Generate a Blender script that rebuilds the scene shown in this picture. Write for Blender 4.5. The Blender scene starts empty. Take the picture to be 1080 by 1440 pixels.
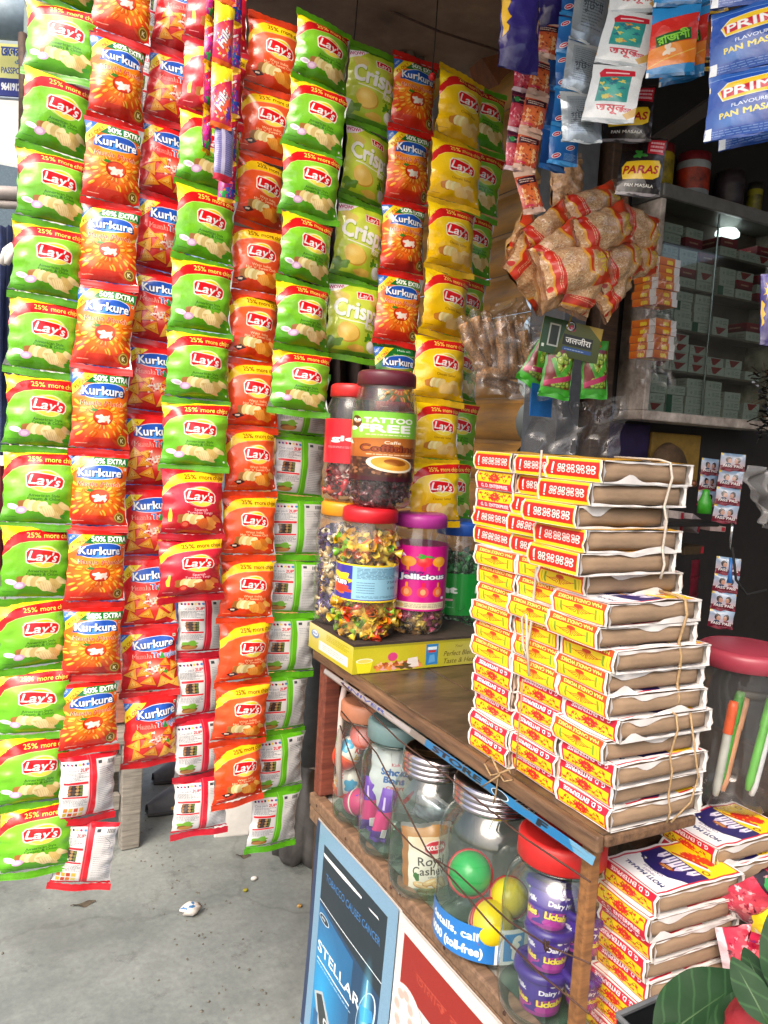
import bpy, math, random
import numpy as np
from mathutils import Vector, Matrix
rnd = random.Random(7)
S = bpy.context.scene
COL = S.collection
# ------------------------------------------------------------------ camera
# world: +X runs into the shop, +Y runs along the counter away from the camera, the street is at X < 0
CAM_H = 1.40; FPX = 1110.0
HEAD = math.radians(28.2); PITCH = math.radians(5.15); ROLL = math.radians(3.4)
d0 = Vector((math.sin(HEAD), math.cos(HEAD), 0)); r0 = Vector((math.cos(HEAD), -math.sin(HEAD), 0)); z0 = Vector((0, 0, 1))
cd = d0 * math.cos(PITCH) - z0 * math.sin(PITCH)
cu0 = d0 * math.sin(PITCH) + z0 * math.cos(PITCH)
cr = r0 * math.cos(ROLL) + cu0 * math.sin(ROLL)
cu = -r0 * math.sin(ROLL) + cu0 * math.cos(ROLL)
CAM = Vector((0, 0, CAM_H))
cam_d = bpy.data.cameras.new('camera'); cam = bpy.data.objects.new('camera', cam_d); COL.objects.link(cam)
cam.matrix_world = Matrix(((cr.x, cu.x, -cd.x, CAM.x), (cr.y, cu.y, -cd.y, CAM.y), (cr.z, cu.z, -cd.z, CAM.z), (0, 0, 0, 1)))
cam_d.sensor_fit = 'VERTICAL'; cam_d.sensor_height = 36; cam_d.lens = 36 * FPX / 1440
cam_d.clip_start = 0.02; cam_d.clip_end = 500
S.camera = cam
# ------------------------------------------------------------------ light
SUN_EL, SUN_AZ = 48, 230           # degrees; azimuth is the compass direction the light comes from (0 = +Y, 90 = +X)
SKY_STRENGTH, SUN_STRENGTH, EXPOSURE = 0.15, 0.85, 1.25
w = bpy.data.worlds.new('World'); S.world = w; w.use_nodes = True
nt = w.node_tree; sk = nt.nodes.new('ShaderNodeTexSky'); sk.sky_type = 'NISHITA'; sk.sun_disc = False
sk.sun_elevation = math.radians(SUN_EL); sk.sun_rotation = math.radians(SUN_AZ)
sk.air_density = 1.0; sk.dust_density = 7.0; sk.ozone_density = .6
nt.links.new(sk.outputs[0], nt.nodes['Background'].inputs[0]); nt.nodes['Background'].inputs[1].default_value = SKY_STRENGTH
sl = bpy.data.lights.new('sun', 'SUN'); sl.energy = SUN_STRENGTH; sl.angle = math.radians(40); sl.color = (1, .96, .9)
so = bpy.data.objects.new('sun', sl); COL.objects.link(so)
_e, _a = math.radians(SUN_EL), math.radians(SUN_AZ)
so.rotation_euler = Vector((math.sin(_a) * math.cos(_e), math.cos(_a) * math.cos(_e), math.sin(_e))).to_track_quat('Z', 'Y').to_euler()
S.view_settings.view_transform = 'Standard'; S.view_settings.look = 'None'
S.view_settings.exposure = EXPOSURE; S.view_settings.gamma = 1
S.view_settings.use_curve_mapping = False
S.cycles.max_bounces = 10; S.cycles.transparent_max_bounces = 24; S.cycles.diffuse_bounces = 4
S.cycles.caustics_reflective = False; S.cycles.caustics_refractive = False
S.cycles.use_denoising = True; S.cycles.sample_clamp_indirect = 4

def ray(px, py): return cd + cr * ((px - 540) / FPX) - cu * ((py - 720) / FPX)
def at_d(px, py, d): return CAM + ray(px, py) * d                    # d = depth along the camera axis
def at_x(px, py, x): r = ray(px, py); return CAM + r * (x / r.x)
def at_y(px, py, y): r = ray(px, py); return CAM + r * (y / r.y)
def at_z(px, py, z): r = ray(px, py); return CAM + r * ((z - CAM_H) / r.z)
# ------------------------------------------------------------------ painting flat print with numpy
_gc = {}
def _outline(s):
    if s in _gc: return _gc[s]
    c = bpy.data.curves.new('t', 'FONT'); c.body = s; c.size = 1; c.resolution_u = 3
    o = bpy.data.objects.new('t', c); me = o.to_mesh()
    v = np.array([p.co[:2] for p in me.vertices], dtype=np.float64).reshape(-1, 2)
    es = {}
    for p in me.polygons:
        vs = list(p.vertices)
        for a, b in zip(vs, vs[1:] + vs[:1]):
            if (b, a) in es:
                es[(b, a)] -= 1
                if es[(b, a)] == 0: del es[(b, a)]
            else: es[(a, b)] = es.get((a, b), 0) + 1
    e = np.array(list(es.keys()), dtype=int).reshape(-1, 2)
    o.to_mesh_clear(); bpy.data.objects.remove(o); bpy.data.curves.remove(c)
    n = np.array(list(es.values()), dtype=int)
    r = (v[e[:, 0]], v[e[:, 1]], n) if len(e) else (np.zeros((0, 2)), np.zeros((0, 2)), n)
    _gc[s] = r; return r

def hexc(c):
    if isinstance(c, str): return np.array([int(c[i:i + 2], 16) / 255 for i in (0, 2, 4)], np.float32)
    return np.array(c[:3], np.float32)

class Cv:
    """a canvas in its own units (x right, y down), painted at twice its resolution"""
    def __init__(s, w, h, col, px=256, alpha=None):
        s.k = 2 * px / w; s.w, s.h = w, h
        s.W = 2 * px; s.H = 2 * int(round(px * h / w)); s.a = np.empty((s.H, s.W, 3), np.float32); s.a[:] = hexc(col)
        s.al = None if alpha is None else np.full((s.H, s.W), alpha, np.float32)
        s.yy, s.xx = np.mgrid[0:s.H, 0:s.W].astype(np.float32); s.xx = (s.xx + .5) / s.k; s.yy = (s.yy + .5) / s.k
        s.rs = np.random.RandomState(int(w * 13 + h * 7))
    def _fill(s, A, B, col, alpha=1.0, N=None):
        A = A * s.k; B = B * s.k
        if not len(A): return
        y0 = max(0, int(min(A[:, 1].min(), B[:, 1].min()))); y1 = min(s.H, int(max(A[:, 1].max(), B[:, 1].max())) + 2)
        if y1 <= y0: return
        ys = np.arange(y0, y1) + .5
        lo = np.minimum(A[:, 1], B[:, 1])[:, None]; hi = np.maximum(A[:, 1], B[:, 1])[:, None]
        m = (ys[None] >= lo) & (ys[None] < hi)
        ei, ri = np.nonzero(m)
        if not len(ei): return
        t = (ys[ri] - A[ei, 1]) / (B[ei, 1] - A[ei, 1]); x = A[ei, 0] + t * (B[ei, 0] - A[ei, 0])
        xi = np.clip(np.ceil(x - .5), 0, s.W).astype(int); sg = np.where(B[ei, 1] > A[ei, 1], 1, -1)
        if N is not None: sg = sg * N[ei]
        acc = np.zeros((y1 - y0, s.W + 1), np.int32); np.add.at(acc, (ri, xi), sg)
        msk = np.cumsum(acc, 1)[:, :-1] != 0
        s._mask(msk, slice(y0, y1), col, alpha)
    def _mask(s, msk, sl, col, alpha):
        reg = s.a[sl]
        if callable(col): c = col(s.xx[sl][msk], s.yy[sl][msk])
        else: c = hexc(col)
        reg[msk] = reg[msk] * (1 - alpha) + c * alpha
        if s.al is not None: s.al[sl][msk] = np.maximum(s.al[sl][msk], alpha)
    def poly(s, pts, col, alpha=1.0):
        p = np.array(pts, np.float64); s._fill(p, np.roll(p, -1, 0), col, alpha); return s
    def rect(s, x0, y0, x1, y1, col, alpha=1.0): return s.poly([(x0, y0), (x1, y0), (x1, y1), (x0, y1)], col, alpha)
    def ell(s, cx, cy, rx, ry, col, rot=0, alpha=1.0, n=40, a0=0, a1=360):
        t = np.radians(np.linspace(a0, a1, n, endpoint=(a1 - a0) < 360)); c, q = math.cos(math.radians(rot)), math.sin(math.radians(rot))
        x = rx * np.cos(t); y = ry * np.sin(t); return s.poly(np.stack([cx + x * c - y * q, cy + x * q + y * c], 1), col, alpha)
    def blob(s, cx, cy, rx, ry, col, rot=0, alpha=1.0, rough=.15):
        t = np.linspace(0, 2 * np.pi, 30, endpoint=False); r = 1 + rough * (np.sin(t * 3 + cx) + np.sin(t * 5 + cy)) * .5
        c, q = math.cos(math.radians(rot)), math.sin(math.radians(rot)); x = rx * r * np.cos(t); y = ry * r * np.sin(t)
        return s.poly(np.stack([cx + x * c - y * q, cy + x * q + y * c], 1), col, alpha)
    def line(s, pts, wd, col, alpha=1.0):
        for (x0, y0), (x1, y1) in zip(pts, pts[1:]):
            L = math.hypot(x1 - x0, y1 - y0) or 1; nx, ny = -(y1 - y0) / L * wd / 2, (x1 - x0) / L * wd / 2
            s.poly([(x0 + nx, y0 + ny), (x1 + nx, y1 + ny), (x1 - nx, y1 - ny), (x0 - nx, y0 - ny)], col, alpha)
        return s
    def text(s, t, x, y, size, col, rot=0, shear=0, off=0.0, sx=1.0, arc=0.0, alpha=1.0, anchor='c', fit=None):
        A, B, N = _outline(t)
        if not len(A): return s
        mn = min(A[:, 0].min(), B[:, 0].min()); mx = max(A[:, 0].max(), B[:, 0].max()); mid = (mn + mx) / 2
        if fit: sx = fit / (size * (mx - mn))
        c, q = math.cos(math.radians(rot)), math.sin(math.radians(rot))
        def T(P, ox, oy):
            X = (P[:, 0] - {'c': mid, 'l': mn, 'r': mx}[anchor]) * sx + ox; Y = P[:, 1] - .35 + oy
            X = X + Y * shear; X = X * size; Y = -Y * size
            Y = Y + arc * X * X
            return np.stack([x + X * c - Y * q, y + X * q + Y * c], 1)
        for i in range(8 if off else 1):
            ox, oy = (off * math.cos(i * math.pi / 4), off * math.sin(i * math.pi / 4)) if off else (0, 0)
            s._fill(T(A, ox, oy), T(B, ox, oy), col, alpha, N)
        return s
    def grad(s, c0, c1, x0=None, y0=0, x1=None, y1=None, alpha=1.0):
        y1 = s.h if y1 is None else y1; t = np.clip((s.yy - y0) / max(y1 - y0, 1e-6), 0, 1)[..., None]
        c = hexc(c0) * (1 - t) + hexc(c1) * t; m = (s.yy >= y0) & (s.yy <= y1)
        s.a[m] = s.a[m] * (1 - alpha) + c[m] * alpha; return s
    def glow(s, cx, cy, rx, ry, col, alpha=1.0, p=1.0):
        d = np.sqrt(((s.xx - cx) / rx) ** 2 + ((s.yy - cy) / ry) ** 2); k = (np.clip(1 - d, 0, 1) ** p * alpha)[..., None]
        s.a = s.a * (1 - k) + hexc(col) * k; return s
    def lines(s, x0, y0, x1, y1, n, col, wd=.6, alpha=.8):
        """rows of small unreadable print"""
        for i in range(n):
            y = y0 + (y1 - y0) * (i + .5) / n; x = x0
            end = x1 - (x1 - x0) * (s.rs.rand() * .35 if s.rs.rand() < .3 else 0)
            while x < end:
                L = s.rs.uniform(1.2, 5) * (x1 - x0) / 40; s.rect(x, y - wd / 2, min(x + L, end), y + wd / 2, col, alpha); x += L + (x1 - x0) * .018
        return s
    def noise(s, amt=.02, cell=1):
        n = s.rs.rand(s.H // cell + 1, s.W // cell + 1).astype(np.float32); n = np.repeat(np.repeat(n, cell, 0), cell, 1)[:s.H, :s.W]
        s.a = s.a * (1 + (n[..., None] - .5) * 2 * amt); return s
    def image(s, name):
        a = s.a.reshape(s.H // 2, 2, s.W // 2, 2, 3).mean((1, 3)); h, w_, _ = a.shape
        out = np.ones((h, w_, 4), np.float32); out[..., :3] = np.clip(a, 0, .93)
        if s.al is not None: out[..., 3] = s.al.reshape(h, 2, w_, 2).mean((1, 3))
        im = bpy.data.images.new(name, w_, h, alpha=s.al is not None); im.pixels.foreach_set(out[::-1].ravel()); im.update(); im.pack(); return im
# ------------------------------------------------------------------ the prints
def band_pts(top, bot):
    return [(-1, top[0])] + list(zip((12, 24, 40, 70, 101), top[1:])) + list(reversed(list(zip((-1, 12, 24, 40, 70, 101), bot))))
def chips_logo(c, x, y, k, dark='9c0f12'):
    c.ell(x, y, 23 * k, 17.5 * k, 'fff6c0', alpha=.45); c.ell(x + 1 * k, y, 19 * k, 16.5 * k, 'fdf3b0'); c.ell(x + 1 * k, y + .5 * k, 17.5 * k, 15.5 * k, 'f7c81e')
    c.ell(x + 1 * k, y + 5 * k, 14 * k, 10 * k, 'fbe36a', alpha=.7)
    rb = [(-22, -6), (-18, -11), (-8, -11), (8, -9), (20, -6), (23, -2), (23, 6), (20, 10), (8, 8), (-8, 8), (-18, 10), (-21, 8)]
    c.poly([(x + a * 1.08 * k, y + b * 1.14 * k) for a, b in rb], 'fff4e0'); c.poly([(x + a * k, y + b * k) for a, b in rb], 'd3141c')
    c.poly([(x + a * k, y + b * k) for a, b in [(-20, 4), (-8, 6), (8, 6), (22, 5), (20, 10), (8, 8), (-8, 8), (-18, 10)]], dark, .5)
    c.text("Lay's", x + .5 * k, y - .5 * k, 20 * k, 'ffffff', rot=5, shear=.18, off=.022, fit=37 * k)
def lays(name, top, bot, band, bandtxt, corner, kind):
    c = Cv(100, 108, top, 240); c.grad(top, bot, y0=25); c.glow(55, 42, 60, 45, 'ffffff', .16)
    c.rect(0, 0, 100, 14, corner)
    c.poly(band_pts((32, 16, 9, 5, 2, 1), (47, 31, 25, 21.5, 19, 19)), band)
    c.poly(band_pts((47, 31, 25, 21.5, 19, 19), (48, 32.2, 26, 22.5, 20, 20)), 'ffffff', .35)
    c.poly([(-1, 10), (24, 8.5), (12, 16), (-1, 32)], corner)
    c.text('₹5/-', 8, 18, 9, bandtxt if corner != 'f6d21b' else 'd0661a', rot=-38, off=.01)
    c.text('25% more chips', 66, 11.8, 11, bandtxt, rot=-1, off=.012, fit=62)
    chips_logo(c, 56, 45, 1.0)
    ink = {'g': '24561a', 'o': 'ffe0b0', 'r': 'ffe3e3', 'y': '8a5a10'}[kind]
    l1, l2 = {'g': ('American Style', 'Cream & Onion'), 'o': ('West Indies', "Hot 'n' Sweet Chilli"), 'r': ('Spanish', 'Tomato Tango'), 'y': ('Classic Salted', '')}[kind]
    c.text(l1, 56, 67, 6.2, ink, off=.006); c.text(l2, 56, 72, 6.2, ink, off=.006)
    # potato, slices, chips
    if kind == 'y':
        c.blob(30, 84, 11, 8, 'c07a2c'); 
        for i in range(4): c.ell(34 + i * 5, 83, 5.5, 8, 'e9d08a' if i % 2 else 'f3e2a4', rot=12)
        for i, (x, y, r) in enumerate([(62, 88, 10), (70, 84, -20), (76, 91, 30), (58, 92, 10)]): c.blob(x, y, 13, 8, ['e5bf72', 'efd08c', 'dcb164', 'e8c67e'][i], rot=r, alpha=.95)
    else:
        c.blob(33, 83, 12, 8, '96602a')
        for i in range(4): c.ell(36 + i * 6, 82 + i * .7, 6, 8.5, 'efe0a8' if i % 2 else 'd9c27e', rot=14)
        cols = {'g': ['d9c07c', 'e8d49a', 'cfb26a', 'e2cb8c'], 'o': ['e58a28', 'f0a040', 'd87a1c', 'f2b052'], 'r': ['e58a3c', 'd9662c', 'e79a48', 'dd7a3a']}[kind]
        for i, (x, y, rx, ry, r) in enumerate([(66, 92, 17, 7, 22), (60, 90, 9, 9, -30), (74, 86, 11, 6, 35), (84, 82, 11, 4.5, 25)]): c.blob(x, y, rx, ry, cols[i], rot=r)
        for i in range(9): c.line([(52 + i * 3.2, 84 + i * .5), (56 + i * 3.2, 97)], .6, '9a7030', .35)
        if kind == 'g':
            c.ell(15, 85, 9, 4, 'ece6ea', rot=12); c.ell(15, 85, 6, 2.4, 'c9b7cf', rot=12); c.ell(28, 90, 8, 5.5, 'cfa3cf'); c.ell(28, 90, 5, 3.3, 'e6cde6'); c.blob(82, 97, 6, 3, '3f8f22')
        elif kind == 'o': c.poly([(14, 92), (26, 88), (36, 93), (24, 98)], '3a1410'); c.rect(20, 91, 28, 94, 'e8d4c0')
        else: c.ell(36, 92, 7, 6, 'c8231d'); c.ell(36, 92, 4.5, 3.6, 'e86a50'); c.blob(16, 93, 8, 4, 'a01818'); c.poly([(8, 78), (11, 66), (13, 66), (15, 78), (14, 88), (9, 88)], 'e6c23a')
    c.lines(6, 99, 22, 101, 1, ink, .9); c.ell(93, 100, 1.8, 1.8, 'f4f4e6')
    c.grad(bot, bot, y0=103.5); c.noise(.03, 2); return c.image(name)
def snack_word(c, x, y, k, rot=6):
    c.ell(x, y, 33 * k, 13 * k, 'eef4ff', rot=-6, alpha=.9); c.ell(x, y, 32 * k, 12 * k, '1c4fae', rot=-6); c.ell(x + 4 * k, y + 4 * k, 26 * k, 7 * k, '3d86dd', rot=-4)
    c.poly([(x - 34 * k, y + 10 * k), (x - 30 * k, y - 6 * k), (x - 10 * k, y - 9 * k), (x - 12 * k, y + 10 * k)], '1c4fae')
    c.text('Kurkure', x + 1.2 * k, y + 1.2 * k, 19 * k, '0d2a66', rot=rot - 6, off=.05, fit=63 * k); c.text('Kurkure', x, y, 19 * k, 'ffffff', rot=rot - 6, off=.026, fit=61 * k)
def kurk(name, chilli=False):
    b0, b1 = ('e8641a', 'cc2410') if not chilli else ('1f6a2a', '12401c')
    c = Cv(84, 120, b0, 220); c.grad(b0, b1, y0=50); c.glow(42, 66, 40, 46, 'fcb41e', .95, .9)
    c.rect(0, 0, 84, 7, 'c81a16' if not chilli else '12401c')
    c.rect(0, 7, 84, 22, '17692b'); c.poly([(0, 7), (20, 7), (0, 26)], '2c63b8'); c.poly([(20, 7), (38, 7), (0, 40), (0, 26)], 'f7cf25')
    c.text('₹5 ONLY', 16, 21.5, 7.5, 'b3211b', rot=-40, off=.01); c.text('NEW', 6, 13, 5, 'ffffff', rot=-40)
    if not chilli: c.text('50% EXTRA', 57, 13.5, 12, 'f4ffe8', off=.035, fit=48)
    else: c.text('Made with', 54, 11.5, 6, 'ffffff')
    c.text('Made with Dal, Corn and Rice', 58, 19.8, 4.3, 'f7ea6a', fit=46)
    snack_word(c, 44, 33, .96); c.rect(78, 24, 82, 28, 'f2efe0'); c.ell(80, 26, 1.1, 1.1, '1a7a2a')
    R = random.Random(3)
    for ring, n, r0_, ln in ((0, 18, 17, 9), (1, 22, 29, 11), (2, 24, 41, 12)):
        for i in range(n):
            a = 2 * math.pi * (i + .5 * (ring % 2)) / n + R.uniform(-.1, .1); x = 44 + math.cos(a) * r0_ * 1.0; y = 72 + math.sin(a) * r0_ * 1.02
            if y < 49 or y > 112: continue
            col = R.choice(['f29a1c', 'e97912', 'f7b52e', 'dd5f10', 'f6a520']); b = R.uniform(-.35, .35)
            c.ell(x, y, ln * .55, 2.7, 'a83408', rot=math.degrees(a + b), alpha=.55, n=14); c.ell(x - .5, y - .7, ln * .52, 2.3, col, rot=math.degrees(a + b), n=14); c.ell(x - .8, y - 1.3, ln * .35, .7, 'ffd870', rot=math.degrees(a + b), alpha=.8, n=10)
    c.grad('c02a10', 'c8201a', y0=104, alpha=.75)
    c.text('Masala Munch' if not chilli else 'Chilli Chatka', 43, 52, 10, 'fff0d8', off=.035, shear=.15, fit=60); c.text('Masala Munch' if not chilli else 'Chilli Chatka', 43, 52, 10, 'c41f1a', off=.004, shear=.15, fit=59)
    c.ell(44, 73, 13, 12, 'b3240e'); c.ell(45, 72, 11, 10, 'd94a1c'); c.blob(42, 75, 6, 6, 'fbe9dd', rot=30, rough=.5); c.blob(49, 76, 4, 5, 'f0d8cc', rough=.5); c.poly([(30, 60), (38, 62), (34, 66), (27, 64)], '2f7a1e')
    c.ell(72, 107, 9, 9, '8a6a20'); c.ell(72, 107, 7.6, 7.6, 'caa84a'); c.ell(72, 107, 6.2, 6.2, '6d5218'); c.text('K', 72, 107, 9, 'f3e6b0', off=.02)
    c.lines(8, 112, 26, 114, 1, 'ffe6cc', 1); c.noise(.04, 2); return c.image(name)
def tri(name):
    c = Cv(88, 110, 'd31c20', 220); c.grad('d92124', 'b81418', y0=60); c.glow(44, 70, 40, 40, 'ff7a50', .5)
    c.poly([(0, 9), (16, 9), (0, 24)], '2c63b8'); c.poly([(16, 9), (36, 9), (0, 42), (0, 24)], 'f7cf25'); c.text('₹5 ONLY', 14, 24, 7.5, 'b3211b', rot=-42, off=.01); c.text('NEW', 5, 14, 4.5, 'ffffff', rot=-42)
    snack_word(c, 50, 26, .98, 2); c.rect(79, 11, 84, 16, 'f2efe0'); c.ell(81.5, 13.5, 1.4, 1.4, '1a7a2a')
    c.text('Masala', 32, 47, 10.5, 'ffd8c0', off=.04, fit=27); c.text('Masala', 32, 47, 10.5, 'd01c1c', off=.008, fit=26)
    c.text('Triangles', 66, 45, 13.5, 'f0f6ff', off=.05, fit=40, rot=-2); c.text('Triangles', 66, 45, 13.5, '2a62b6', off=.006, fit=39, rot=-2); c.poly([(60, 40), (66, 52), (56, 52)], '2f9a3a')
    R = random.Random(5)
    c.glow(46, 70, 26, 18, 'fff0dc', .7)
    for x, y, s, a in [(20, 62, 13, 10), (36, 62, 10, 70), (66, 60, 12, 40), (80, 66, 13, 5), (16, 78, 14, 55), (34, 76, 12, 20), (58, 72, 10, 100), (76, 82, 14, 75), (20, 96, 15, 15), (42, 92, 13, 48), (62, 94, 15, 10), (80, 97, 13, 62)]:
        p = [(x + s * math.cos(math.radians(a + k * 120 + R.uniform(-9, 9))), y + s * .85 * math.sin(math.radians(a + k * 120))) for k in range(3)]
        c.poly([(q[0] + 1, q[1] + 1.6) for q in p], '8a1408', .6); c.poly(p, R.choice(['eda02c', 'f2ae3c', 'e58f20', 'f0a630']))
        c.poly([((q[0] + x) / 2, (q[1] + y) / 2 - 1) for q in p], 'f6c45c', .7)
        for _ in range(7): c.ell(x + R.uniform(-4, 4), y + R.uniform(-3, 3), .6, .6, 'b0440e', n=6)
    for _ in range(26): c.blob(46 + R.gauss(0, 7), 72 + R.gauss(0, 5), R.uniform(.8, 2.4), R.uniform(.8, 2), R.choice(['fff4e8', 'f6e2d4', 'c52a1c', 'ffffff']), rough=.6)
    c.poly([(60, 76), (70, 72), (68, 80)], '56a030'); c.lines(8, 104, 24, 106, 1, 'ffd8c8', 1); c.grad('b81418', 'c4181c', y0=106); c.noise(.04, 2); return c.image(name)
def crisp(name):
    c = Cv(100, 130, 'b4c92a', 240); c.grad('c3d43a', '9dbb22', y0=20); c.glow(40, 60, 60, 60, 'e9ee8a', .6)
    c.poly([(0, 0), (100, 0), (100, 7), (0, 10)], '4f8a1e'); c.poly([(0, 10), (38, 8), (20, 20), (0, 24)], 'e7e0e8'); c.text('WOW!', 14, 14, 9, 'b01c5a', rot=-6, off=.02)
    c.blob(22, 30, 15, 9, 'd8c468', rot=15); c.blob(84, 30, 14, 8, 'd2ba58', rot=-25)
    rb = [(-14, -5), (14, -5), (15, 5), (-13, 6)]; c.poly([(64 + a * 1.1, 24 + b * 1.2) for a, b in rb], 'fff'*2); c.poly([(64 + a, 24 + b) for a, b in rb], 'd3141c'); c.text("Lay's", 64, 24, 12, 'ffffff', off=.02, shear=.2)
    c.text('Crispz', 55, 53, 42, '8fae1c', off=.05, fit=88, rot=5); c.text('Crispz', 54, 52, 42, 'fbfdf0', off=.032, fit=87, rot=5); c.line([(20, 70), (50, 73), (85, 76)], 1.6, 'fbfdf0')
    c.text('HERB', 75, 80, 8, 'f6f9dc', off=.02); c.text('ONION', 76, 86, 6, '3f6a14', off=.01)
    c.ell(38, 93, 20, 17, 'c79a34', rot=25); c.ell(37, 91.5, 19, 16, 'e4c05c', rot=25); c.glow(34, 88, 14, 10, 'f4dc92', .8)
    c.blob(15, 112, 16, 10, '5f8a28', rough=.4); c.blob(56, 118, 14, 6, 'd6ae4a'); c.blob(76, 98, 9, 6, '4f8f22', rough=.6)
    c.ell(84, 112, 11, 10.5, 'd8d6c4'); c.ell(83, 110, 9, 8, 'f3f1e4'); c.line([(84, 100), (87, 94)], 3, 'd8d6c4'); c.rect(0, 124, 100, 130, '4f8a1e'); c.noise(.03, 2); return c.image(name)
def backp(name, seam, pic):
    c = Cv(100, 108, 'c9c8c8', 240); c.rect(0, 0, 100, 7, seam); c.rect(0, 104, 100, 108, seam)
    for i in range(7): c.ell(7 + i * 6.5, 13, 2.1, 2.1, ['20202a', '6a1a7a', 'd0203a', '101010', 'e0c020', '8a2050', '2a70b8'][i], n=12)
    c.text('One pack', 18, 22, 7, '6a7480', shear=.2); c.text('2UP', 40, 22, 8, 'c81a28', off=.03, shear=.2); c.lines(5, 26, 46, 40, 6, '5c6268', 1.1, .9)
    c.rect(5, 42, 46, 46, 'c8202c'); c.rect(14, 47, 38, 66, '2a201c')
    for i in range(12): c.blob(16 + (i % 4) * 6.5, 50 + (i // 4) * 6, 3, 2.6, ['8a5a30', '5a6a2a', 'a08050', '40302a'][(i * 7) % 4], alpha=.9)
    c.rect(5, 67, 46, 70, 'c8202c'); c.lines(5, 71, 46, 84, 6, '5c6268', 1.0, .9)
    if pic == 'b': c.blob(24, 96, 15, 6, '7a4a24'); c.blob(24, 90, 16, 4.5, '6aa030', rough=.4); c.ell(24, 99, 14, 4, 'b07a3a')
    else:
        for i in range(4): c.rect(8 + i * 9, 87, 15 + i * 9, 94, ['c86a20', 'b89a30', 'a83a24', 'd0a040'][i]); c.rect(8 + i * 9, 96, 15 + i * 9, 102, ['b89a30', 'a83a24', 'c86a20', 'c0b060'][i])
    c.rect(48, 0, 58, 108, seam); c.rect(50, 0, 51, 108, 'ffffff', .25); c.rect(46.5, 0, 48, 108, '8a8a8a', .35)
    c.lines(62, 20, 96, 100, 24, '70767c', 1.0, .85); c.rect(62, 34, 76, 56, 'cdccca', .7); c.line([(78, 24), (90, 34), (88, 44)], .7, '606468'); c.rect(61, 10, 68, 15, '404448')
    for i in range(14): c.rect(80 + i * 1.1, 10, 80 + i * 1.1 + (.4 + .4 * (i % 3 == 0)), 17, '222222')
    c.noise(.025, 2); return c.image(name)
def gd(name):                    # yellow side label, drawn the right way up, printed side is often upside down on the stack
    c = Cv(80, 30, 'e6e0d8', 300); c.rect(3, 1, 77, 29.5, 'c01834'); c.rect(5, 2.2, 75, 18.5, 'f3c413')
    R = random.Random(9)
    for x in (20, 60):
        s_ = 1 if x < 40 else -1
        c.line([(40, 12)] + [(40 - s_ * k * 2.6, 11 + 5 * math.sin(k * .9)) for k in range(1, 13)], .8, '7a5a10')
        for k in range(8): c.ell(40 - s_ * (6 + k * 3.8), 10 + 5 * math.sin(k * 1.7), 2.2, .9, '8a6a14', rot=R.uniform(0, 180), n=10)
        for k in range(5): c.blob(40 - s_ * (11 + k * 5), 9 + 4 * math.sin(k * 2.3 + 1), 1.9, 1.6, 'cc1e22', rough=.5)
    for k in range(9): c.blob(40 + 7 * math.cos(k * .7), 10.5 + 4 * math.sin(k * .7), 3.3, 2.5, 'cf1a20', rot=k * 40, rough=.6)
    c.text('G. D. ENTERPRISE', 40, 24.2, 7.8, 'f7ecec', off=.03, fit=60); c.noise(.05, 2); return c.image(name)
def maa(name):
    c = Cv(80, 30, 'e6e0d8', 300); c.rect(3, 1, 77, 29.5, 'd9451c'); c.rect(5, 2, 75, 20.5, 'f2cc18')
    for s_ in (-1, 1):
        for k in range(5): c.line([(40, 18)] + [(40 + s_ * (k * 3.1 + 1) * t * 1.5, 18 - 12 * math.sin(t * 1.7) * (1 - .13 * k)) for t in (.3, .6, .9, 1.2)], .9, 'b8401a')
        c.rect(40 + s_ * 26 - 1.6, 5, 40 + s_ * 26 + 1.6, 19, '7c9a28'); c.line([(40 + s_ * 31, 5), (40 + s_ * 32, 19)], .8, '9aa030')
    c.ell(40, 17, 7, 2.6, 'c2381a'); c.text('MAA CANDLE WORKS', 40, 25, 6.6, 'fbe36a', off=.03, fit=64); c.noise(.05, 2); return c.image(name)
def redlab(name):
    c = Cv(80, 30, 'e6e0d8', 300); c.rect(2, .5, 78, 29.5, 'e9b412'); c.rect(2, .5, 78, 6, 'f4cc20'); c.rect(3, 5, 77, 26, 'cc1e18')
    for k in range(4):
        x = 13 + k * 14.5
        for dx in (-3.3, 3.3):
            c.ell(x + dx, 12.6, 3.0, 2.9, 'eadcd8', n=18); c.ell(x + dx, 18.4, 3.0, 2.9, 'eadcd8', n=18); c.ell(x + dx, 12.6, 1.5, 1.5, 'cc1e18', n=14); c.ell(x + dx, 18.4, 1.5, 1.5, 'cc1e18', n=14)
        c.rect(x - .8, 10, x + .8, 21, 'cc1e18'); c.ell(x, 15.5, 1.3, 1.2, 'eadcd8', n=10)
    c.rect(69, 11, 71.4, 23, 'f8e8e4'); c.ell(70.2, 8.4, 1.5, 1.5, 'f8e8e4', n=10); c.noise(.05, 2); return c.image(name)
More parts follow.
